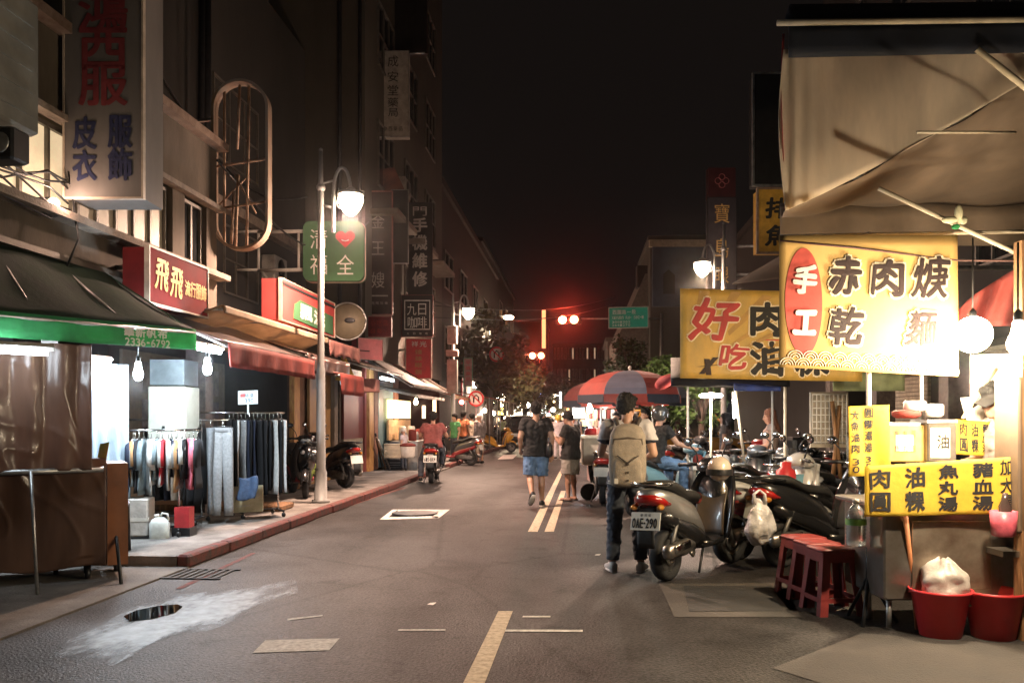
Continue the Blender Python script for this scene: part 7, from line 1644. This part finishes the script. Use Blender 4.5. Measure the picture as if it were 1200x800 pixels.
# ------------------------------------------------------------ cars
def car(label, loc, rz, body, h=1.5, L=4.3, w=1.75, taxi=False, name='car', plate=None):
    t = thing(name, label, 'car', loc, rz); hl, hw = L / 2, w / 2
    b = MB(); b.sloft([(-hl, .62, hw * .8, .2, 3.5), (-hl + .08, .62, hw * .93, .3, 4), (-hl + .6, .60, hw, .36, 4.5), (0, .58, hw, .36, 4.5), (hl - .7, .56, hw * .98, .33, 4), (hl - .15, .52, hw * .88, .27, 3.5), (hl, .5, hw * .7, .18, 3)], n=28); b.build('body', body, t)
    b = MB(); s = [(-hl + .12, .95), (-hl + .35, h - .12), (-.9, h - .02), (.1, h), (.75, h - .1), (1.35, .93)]
    rings = []
    for (y, z) in s: ww = hw * (.78 if z > 1.1 else .9); rings.append([(-hw * .9, y * .99, .88), (-ww, y, z), (-ww * .9, y, z + .02), (ww * .9, y, z + .02), (ww, y, z), (hw * .9, y * .99, .88)])
    b.loft(rings, smooth=False); b.build('windows', glassd, t)
    b = MB(); b.sloft([(-hl + .4, h - .02, hw * .66, .03, 4), (-.9, h + .02, hw * .76, .035, 4), (.2, h + .03, hw * .76, .035, 4), (.72, h - .05, hw * .7, .03, 4)], n=16); b.build('roof', body, t)
    for sg in (-1, 1):
        for (y0, z0, y1, z1) in ((-hl + .1, .93, -hl + .4, h - .02), (-.6, .93, -.55, h - .01), (1.38, .92, .72, h - .06), (.35, .93, .33, h)): b = MB(); b.tube([(sg * hw * .92, y0, z0), (sg * hw * .80, y1, z1)], .045, 6); b.build('pillar', body, t)
        b = MB(); b.sloft([(-hl - .02, .86, .05, .16, 3), (-hl + .12, .87, .09, .17, 3)], n=12); b.v = [v + V((sg * hw * .80, 0, 0)) for v in b.v]; b.build('tail_light', mat('car_tail_light', (.5, .02, .02), rough=.2, emit=(1, .05, .03), estr=1.5), t)
        b = MB(); b.ell((sg * hw * .68, hl - .1, .68), (.2, .1, .09)); b.build('headlight', clearl, t)
        b = MB(); b.ell((sg * (hw + .1), .85, 1.0), (.1, .06, .08)); b.build('mirror', body, t)
        for y in (-hl + .85, hl - .85):
            b = MB(); b.lathe([(.05, -.11), (.21, -.11), (.22, 0), (.21, .11), (.05, .11)], (sg * (hw - .1), y, .32), 18, 'x'); r = b.build('wheel', chrome, t)
            b = MB(); b.lathe([(.2, -.1), (.29, -.11), (.32, -.06), (.32, .06), (.29, .11), (.2, .1)], (sg * (hw - .1), y, .32), 24, 'x'); b.build('tyre', rubber, r)
    b = MB(); b.box((-.24, -hl - .03, .56), (.24, -hl - .005, .72)); b.build('number_plate', platem, t)
    b = MB(); b.sloft([(-hl - .06, .42, hw * .7, .1, 3), (-hl + .1, .42, hw * .95, .13, 4)], n=16); b.build('rear_bumper', black, t)
    if taxi: b = MB(); b.box((-.2, -.5, h + .03), (.2, -.25, h + .17), bev=.03); b.build('roof_sign', mat('lit_roof_sign', (.8, .7, .4), emit=(1, .8, .4), estr=1.5), t)
    return t
p = gd(604, 524); car('dark car seen from behind on the far left side of the road', p + V((0, 2.2, 0)), .03, blackp, 1.6, 4.4, 1.8)
p = gd(628, 521); car('silver car ahead of the dark one, half hidden by the walking man', p + V((.2, 7, 0)), 0, silver, 1.5)
p = at(800, 500, 29); p.z = 0; car('orange yellow taxi parked sideways behind the scooters', p, cdir(1, .25), yellp, 1.78, 4.4, 1.8, taxi=True, name='taxi')
p = at(748, 500, 30); p.z = 0; car('dim white car parked beyond the umbrella', p, cdir(.3, 1), whitepp, 1.7)
# ------------------------------------------------------------ traffic lights, signs
redE = mat('red_signal', (1, .1, .05), emit=(1, .13, .05), estr=70); 
def signal(label, hx, hy, Z, px_post, n=2, arm_px=None, power=900, w=.75):
    c = at(hx, hy, Z); q = at(px_post, hy - 2, Z); t = thing('traffic_light', label, 'traffic light', (q.x, q.y, 0))
    b = MB(); b.tube([(q.x, q.y, 0), (q.x, q.y, q.z + .3)], [.12, .08], 8); b.build('pole', polem, t, world=True)
    b = MB(); b.tube([(q.x, q.y, q.z), c + V((0, .1, .1))], [.06, .045], 8); b.build('arm', polem, t, world=True)
    b = MB(); b.M, _ = frame(c - V((w * 1.0, 0, .25)), c + V((w * 1.0, 0, -.25))); b.box((0, 0, -.2), (w * 2.0, .55, 0), bev=.06); b.build('housing', dark, t, world=True)
    for k in range(n):
        x = -w * .45 + k * w * .9; b = MB(); b.lathe([(.0, .08), (.16, .06), (.23, .0), (.23, -.02)], (c.x + x, c.y, c.z + .02), 18, 'y'); b.v = [V((v.x, 2 * c.y - v.y - .06, v.z)) for v in b.v]; b.build('lens', redE, t, world=True)
    l_ = lamp(c + V((0, -.4, 0)), power, (1, .06, .035), .3, parent=t, typ='SPOT', spot_size=math.radians(24), spot_blend=.9, shadow_soft_size=.3); l_.rotation_euler = (PI / 2, 0, PI)
    return t
signal('glowing red traffic light on an arm left of the street name sign', 666, 375, 50, 775, 2, power=1300)
signal('lower red traffic light over the road farther down the street', 629, 417, 66, 575, 2, power=1000)
b = MB()
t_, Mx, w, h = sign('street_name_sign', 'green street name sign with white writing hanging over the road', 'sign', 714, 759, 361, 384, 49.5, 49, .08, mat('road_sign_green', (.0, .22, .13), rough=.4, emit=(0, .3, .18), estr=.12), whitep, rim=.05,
     letters=[(c, .14 + .125 * k, .78, .10, .22, ink_w, .004) for k, c in enumerate('西園路一段')] + [(c, .09 + .052 * k, .50, .045, .15 if c not in '.' else .03, ink_w, .002) for k, c in enumerate('Xiyuan Rd. Sec.1') if c != ' '] +
             [(c, .1 + .07 * k, .28, .05, .11, ink_w, .002) for k, c in enumerate('300-302')] + [(c, .1 + .07 * k, .12, .05, .11, ink_w, .002) for k, c in enumerate('264-270')])
def rsg(label, px, py, Z, r, post_px=None, mark='✕'):
    c = at(px, py, Z); t = thing('road_sign', label, 'road sign', (c.x, c.y, 0))
    b = MB(); b.lathe([(.0, 0), (r, 0), (r, .03), (.0, .03)], c, 24, 'y'); b.build('disc', whitep, t, world=True)
    b = MB(); b.tube([(c.x + r * .88 * math.cos(a), c.y - .02, c.z + r * .88 * math.sin(a)) for a in [2 * PI * k / 24 for k in range(25)]], r * .13, 6); b.tube([(c.x - r * .6, c.y - .02, c.z + r * .6), (c.x + r * .6, c.y - .02, c.z - r * .6)], r * .09, 6); b.build('red_ring', ink_red, t, world=True)
    b = MB(); b.M = Matrix.Translation((c.x, c.y - .012, c.z)) @ Matrix.Rotation(PI / 2, 4, 'X'); b.tube([(-r * .3, -r * .5, 0), (-r * .3, r * .2, 0), (0, r * .45, 0), (r * .3, r * .2, 0), (r * .3, -r * .3, 0)], r * .09, 6); b.build('arrow', ink_k, t, world=True)
    b = MB(); q = at(post_px, py, Z) if post_px else c; b.tube([(q.x, q.y + .05, 0), (q.x, q.y + .05, c.z + .2)], .05, 8)
    if post_px: b.tube([(q.x, q.y + .05, c.z), (c.x, c.y + .06, c.z)], .03, 6)
    b.build('post', polem, t, world=True)
rsg('round no U turn sign on a thin arm in front of the left tree', 582, 415, 40, .36, 545)
rsg('round red ringed road sign on a post by the left tree', 558, 467, 34, .32)
dg_ = mat('pale_green_sign', (.1, .3, .18), rough=.5)
sign('vertical_sign', 'small green and pink vertical shop sign beside the second lamp post', 'sign', 544, 553, 420, 452, 38, 38, .15, mat('pale_pink_sign', (.35, .2, .18), rough=.5), dg_, rim=.03, letters=[(c, .5, .85 - .2 * k, .6, .14, ink_red) for k, c in enumerate('平價藥局')], bolt=[(at(545, 440, 38.1), V((-5.7, at(545, 440, 38.1).y, at(545, 440, 38).z)), .03)])
sign('vertical_sign', 'dark red sign strip glowing behind the second lamp post', 'sign', 533, 542, 425, 476, 41, 41, .2, mat('dim_red_lit', (.3, .03, .04), rough=.5, emit=(.6, .03, .04), estr=.25), None, letters=[(c, .5, .85 - .22 * k, .6, .15, ink_w) for k, c in enumerate('大眾藥房')], bolt=[(at(534, 440, 41.1), V((-5.7, at(534, 440, 41.1).y, at(534, 440, 41).z)), .03)])
# far lit signs
def litpanel(label, px0, px1, yt, yb, Z, col, estr, name='lit_sign', txt='', tc=None, post=True, wall=None):
    nm = 'lit_%d_%d' % (px0, yt); m = mat(nm, tuple(min(.9, c) for c in col), rough=.5, emit=col, estr=estr, var=.05)
    t, Mx, w, h = sign(name, label, 'lit sign', px0, px1, yt, yb, Z, Z, .25, m, dark, rim=.04, letters=[(c, (k + .5) / len(txt), .5, .8 / len(txt), .6, tc or ink_red) for k, c in enumerate(txt)] if txt else ())
    b = MB(); c = at((px0 + px1) / 2, yb, Z + .3); b.tube([V((c.x, c.y, 0)), V((c.x, c.y, c.z + h))], .06, 6); b.build('post', dark, t, world=True)
    return t
litpanel('white shop light box with a yellow band at the far left, behind the walking man', 594, 612, 474, 492, 60, (1, .9, .72), 3.2, txt='商店', tc=mat('yellow_print', (.7, .5, .05), rough=.5))
litpanel('tall thin orange white neon strip rising at the end of the street', 635, 639.5, 363, 408, 105, (1, .42, .16), 1.5)
litpanel('white glowing panel under the dull red umbrella', 671, 685, 477, 490, 34, (1, .95, .9), 3.0)
litpanel('small blue white glowing sign at the end of the street', 630, 634, 461, 471, 98, (.25, .4, 1), 3.0)
litpanel('small pale lit sign low at the end of the street', 632, 640, 475, 484, 92, (.8, .95, 1), 2.5)
litpanel('narrow upright white lit sign at the street end below the red umbrella', 655.5, 658, 459, 478, 90, (.9, .9, 1), 3.5)
litpanel('red lit sign near the blue one at the end of the street', 626, 630, 470, 482, 96, (1, .1, .05), 1.2)
# string of lights
t_ = thing('light_string', 'sagging string of bright warm bulbs across the far left side of the street', 'string lights', V((0, 0, 0)) + at(600, 500, 62)); t_.location.z = 0
b = MB(); pts = [at(572 + 48 * f, 452 + 20 * f + 3 * math.sin(PI * f), 62) for f in [k / 20 for k in range(21)]]; b.tube(pts, .02, 5); b.build('cable', black, t_, world=True)
gl2 = mat('string_bulb', (1, .9, .75), emit=(1, .84, .62), estr=26)
for k in range(20):
    q = pts[k] + V((0, 0, -.15 + .1 * math.sin(k * 2.3))); b = MB(); b.ell(q, .17 + .05 * (k % 3)); b.build('bulb', gl2, t_, world=True)
for k in (2, 9, 16): lamp(pts[k] + V((0, -1, -.6)), 260, WARM, .3, parent=t_)
for px in (570, 622):
    b = MB(); q = at(px, 452 if px < 600 else 474, 62); b.tube([V((q.x, q.y, 0)), q], .06, 6); b.build('post', dark, t_, world=True)
t_ = thing('light_string', 'short string of white bulbs on the left under the trees near the red sign', 'string lights', V((0, 0, 0)) + at(558, 500, 45)); t_.location.z = 0
b = MB(); pts = [at(541 + 32 * f, 449 + 3 * math.sin(f * 7), 45) for f in [k / 8 for k in range(9)]]; b.tube(pts, .015, 5); b.build('cable', black, t_, world=True)
for k in (0, 4, 5, 8): b = MB(); b.ell(pts[k] + V((0, 0, -.1)), (.12, .2, .18, .13)[(0, 4, 5, 8).index(k)]); b.build('bulb', gl2, t_, world=True)
lamp(pts[4] + V((0, -1, -.5)), 160, WARM, .3, parent=t_)
for k in (0, 8):
    b = MB(); q = pts[k]; b.tube([V((q.x, q.y, 0)), q], .05, 6); b.build('post', dark, t_, world=True)
b = MB(); c = at(541, 471, 33); t_ = thing('red_lamp', 'small round red lamp low by the left stalls beyond the second lamp post', 'lamp', c)
b.ell((0, 0, 0), .09); b.build('bulb', mat('red_bulb', (1, .2, .15), emit=(1, .2, .15), estr=20), t_); b = MB(); b.tube([(0, 0, .05), (0, 0, .5), (-.8, 0, .5)], .01, 5); b.build('cord', black, t_)
lamp(c + V((0, -.3, 0)), 45, (1, .1, .08), .1, parent=t_)
# more lit shop signs and lamps down the street
far = [('small yellow lit shop sign far down the left side beside the tree trunk', 583, 590, 478, 486, 70, (1, .75, .25), 2.2), ('small white lit sign on the far left under the string of bulbs', 618, 624, 483, 489, 75, (1, .92, .8), 2.6),
       ('tiny pink lit sign in the far distance at the street end', 643, 647, 478, 483, 100, (1, .35, .4), 2.0), ('tiny green lit cross sign far down the right side', 663, 667, 470, 474, 95, (.3, 1, .5), 1.6),
       ('narrow orange lit sign far down the right side under the umbrella', 664, 667, 478, 490, 60, (1, .5, .2), 2.0), ('red and white lit sign low on the far left side', 566, 573, 474, 481, 58, (1, .25, .2), 1.4)]
far += [('wide warm lit shop front far down the right side behind the pink goods stall', 676, 700, 481, 499, 48, (1, .72, .42), 1.3), ('warm lit shop window far down the left side behind the dark car', 576, 592, 489, 503, 66, (1, .7, .4), 1.2), ('cool white lit shop window at the far end of the left side', 617, 627, 489, 498, 90, (.85, .95, 1), 1.5),
        ('small amber lit sign high on the far left block', 571, 577, 455, 466, 62, (1, .6, .2), 1.5), ('small pink lit vertical sign far down the right side', 690, 693, 462, 476, 58, (1, .4, .5), 1.2), ('dim orange lit window strip at the end of the street', 640, 660, 486, 492, 110, (1, .65, .35), 1.6)]
for a in far: litpanel(*a)
for k, (px, py, Z, lb) in enumerate([(661, 486, 55, 'far round bulb just right of the pale clothed woman'), (674, 470, 45, 'bulb over the far right stalls under the umbrella edge'), (699, 471, 40, 'bluish white bulb at the back of the right stalls'), (648, 480, 80, 'tiny far bulb in the middle of the street'), (587, 470, 75, 'tiny bulb beside the far left trees'), (720, 474, 38, 'bulb between the umbrellas and the picture board block'), (568, 481, 50, 'bulb over the far left kerb beside the orange scooter'), (578, 484, 56, 'low bulb behind the dark car on the left'), (609, 469, 68, 'bulb under the string of lights above the walking man'), (667, 484, 62, 'low bulb at the far right stalls beside the green cross'), (683, 472, 50, 'bulb over the far right stalls behind the white panel'), (643, 487, 72, 'lowest bulb at the middle of the street end')]):
    c = at(px, py, Z); t_ = thing('stall_lamp', lb, 'lamp', (c.x, c.y, 0)); b = MB(); b.ell((0, 0, c.z), .0026 * Z); b.build('bulb', gl2, t_); b = MB(); b.tube([(0, .05, 0), (0, .05, c.z + .3), (0, 0, c.z + .1)], .02, 5); b.build('pole', dark, t_)
    lamp(c + V((0, -.3, -.2)), 90, WARM if k != 2 else COOL, .1, parent=t_)
# air conditioners on the dark facades
def aircon(label, p, face):
    t = thing('air_conditioner', label, 'air conditioner', p); s = 1 if face == 'x' else -1
    b = MB(); b.box((-.3 if s > 0 else -.0, -.4, 0), (.0 if s > 0 else .3, .4, .55), bev=.02) if False else b.box((0, -.4, 0), (.32 * s if s > 0 else .0, .4, .55), bev=.02) if s > 0 else b.box((-.32, -.4, 0), (0, .4, .55), bev=.02); b.build('casing', mat('ac_casing', (.4, .38, .34), rough=.6, var=.25, scale=4), t)
    b = MB(); b.lathe([(.02, 0), (.2, 0), (.22, .012), (.02, .014)], (.322 * s, 0, .28), 20, 'x'); b.build('fan_grille', dark, t)
    b = MB(); b.tube([(.05 * s, .3, 0), (.05 * s, .35, -.8), (.02 * s, .35, -1.6)], .02, 6); b.build('pipe', dark, t)
aircon('air conditioner box on the tower block wall above the phone repair sign', V((CX + .01, 25.6, 8.2)), 'x'); aircon('air conditioner box lower on the tower block between the hanging signs', V((CX + .01, 29.2, 5.0)), 'x')
aircon('air conditioner on the back building wall below its dark window', V((-7.09, 18.9, 4.6)), 'x'); aircon('air conditioner high on the right building behind the dark box sign', V((RX - .01, 16.6, 6.5)), 'r'); aircon('air conditioner on the right building above the golden banner', V((RX - .01, 20.8, 5.4)), 'r')
for k, (a, c, lb) in enumerate([((-7.05, 13, 7.6), (-7.05, 21.5, 7.2), 'black cable drooping across the dark back building wall'), ((-5.5, 12.5, 5.4), (-5.5, 21.8, 6.6), 'cable hanging from the shophouse roof to the tower block'), ((7.15, 9.5, 7.1), (7.15, 25, 6.6), 'black cable drooping along the right hand building')]):
    A_, C_ = V(a), V(c); b = MB(); b.tube([A_.lerp(C_, f) + V((.03 if a[0] < 0 else -.03, 0, -1.0 * math.sin(PI * f))) for f in [j / 14 for j in range(15)]], .018, 5); tag(b.build('wall_cable', black), lb, 'cable')
# lit far left shop interiors and far stall glow
t_ = thing('far_stall', 'row of small lit stall roofs in the distance on the left of the road', 'stall', V((-4.6, 40, 0)))
for k in range(3):
    y = 37 + k * 5; b = MB(); b.sheet(lambda u, v: (-5.6 + 1.8 * v, y + 3.6 * u, 2.7 - .35 * v), 6, 3, .03); b.build('roof', [redf, creamf, sheetm][k], t_, world=True)
    b = MB(); b.box((-5.2, y + .2, .11), (-4.6, y + 3.2, .9)); b.build('counter', [whitep, boardo, galv][k], t_, world=True)
    lamp(V((-4.5, y + 1.8, 2.1)), 70, WARM, .1, parent=t_)
    b = MB(); b.ell((-4.5, y + 1.8, 2.25), .08); b.build('bulb', MATS['warm_bulb2'], t_, world=True)
    for q in (0, 3.6): b = MB(); b.tube([(-3.95, y + q, .1), (-3.95, y + q, 2.4)], .03, 6); b.build('pole', galv, t_, world=True)
# power lines
for k, (a, c) in enumerate([((508, 358, 30), (720, 348, 60)), ((508, 372, 30), (720, 356, 60)), ((500, 350, 29), (640, 372, 70))]):
    b = MB(); A_, C_ = at(*a), at(*c); b.tube([A_.lerp(C_, f) + V((0, 0, -1.2 * math.sin(PI * f) * .4)) for f in [j / 12 for j in range(13)]], .02, 5)
    tag(b.build('power_line', black), ['upper cable strung across the street from the phone repair sign', 'middle cable strung across the street below the upper one', 'lowest cable running from the left block toward the far lamp'][k], 'cable')
# ------------------------------------------------------------ thin haze volume added for glow halos round the lamps
b = MB(); b.box((-60, -8, -1.0), (60, 150, 22)); 
hz = bpy.data.materials.new('night_air'); hz.use_nodes = True; n = hz.node_tree; n.nodes.remove(n.nodes['Principled BSDF'])
pv = n.nodes.new('ShaderNodeVolumePrincipled'); pv.inputs['Color'].default_value = (.9, .88, .86, 1); pv.inputs['Density'].default_value = HAZE; pv.inputs['Anisotropy'].default_value = .965
n.links.new(pv.outputs[0], n.nodes['Material Output'].inputs['Volume'])
if HAZE > 0: b.build('haze', hz, kind='stuff')
bpy.data.scenes.remove(TMP)
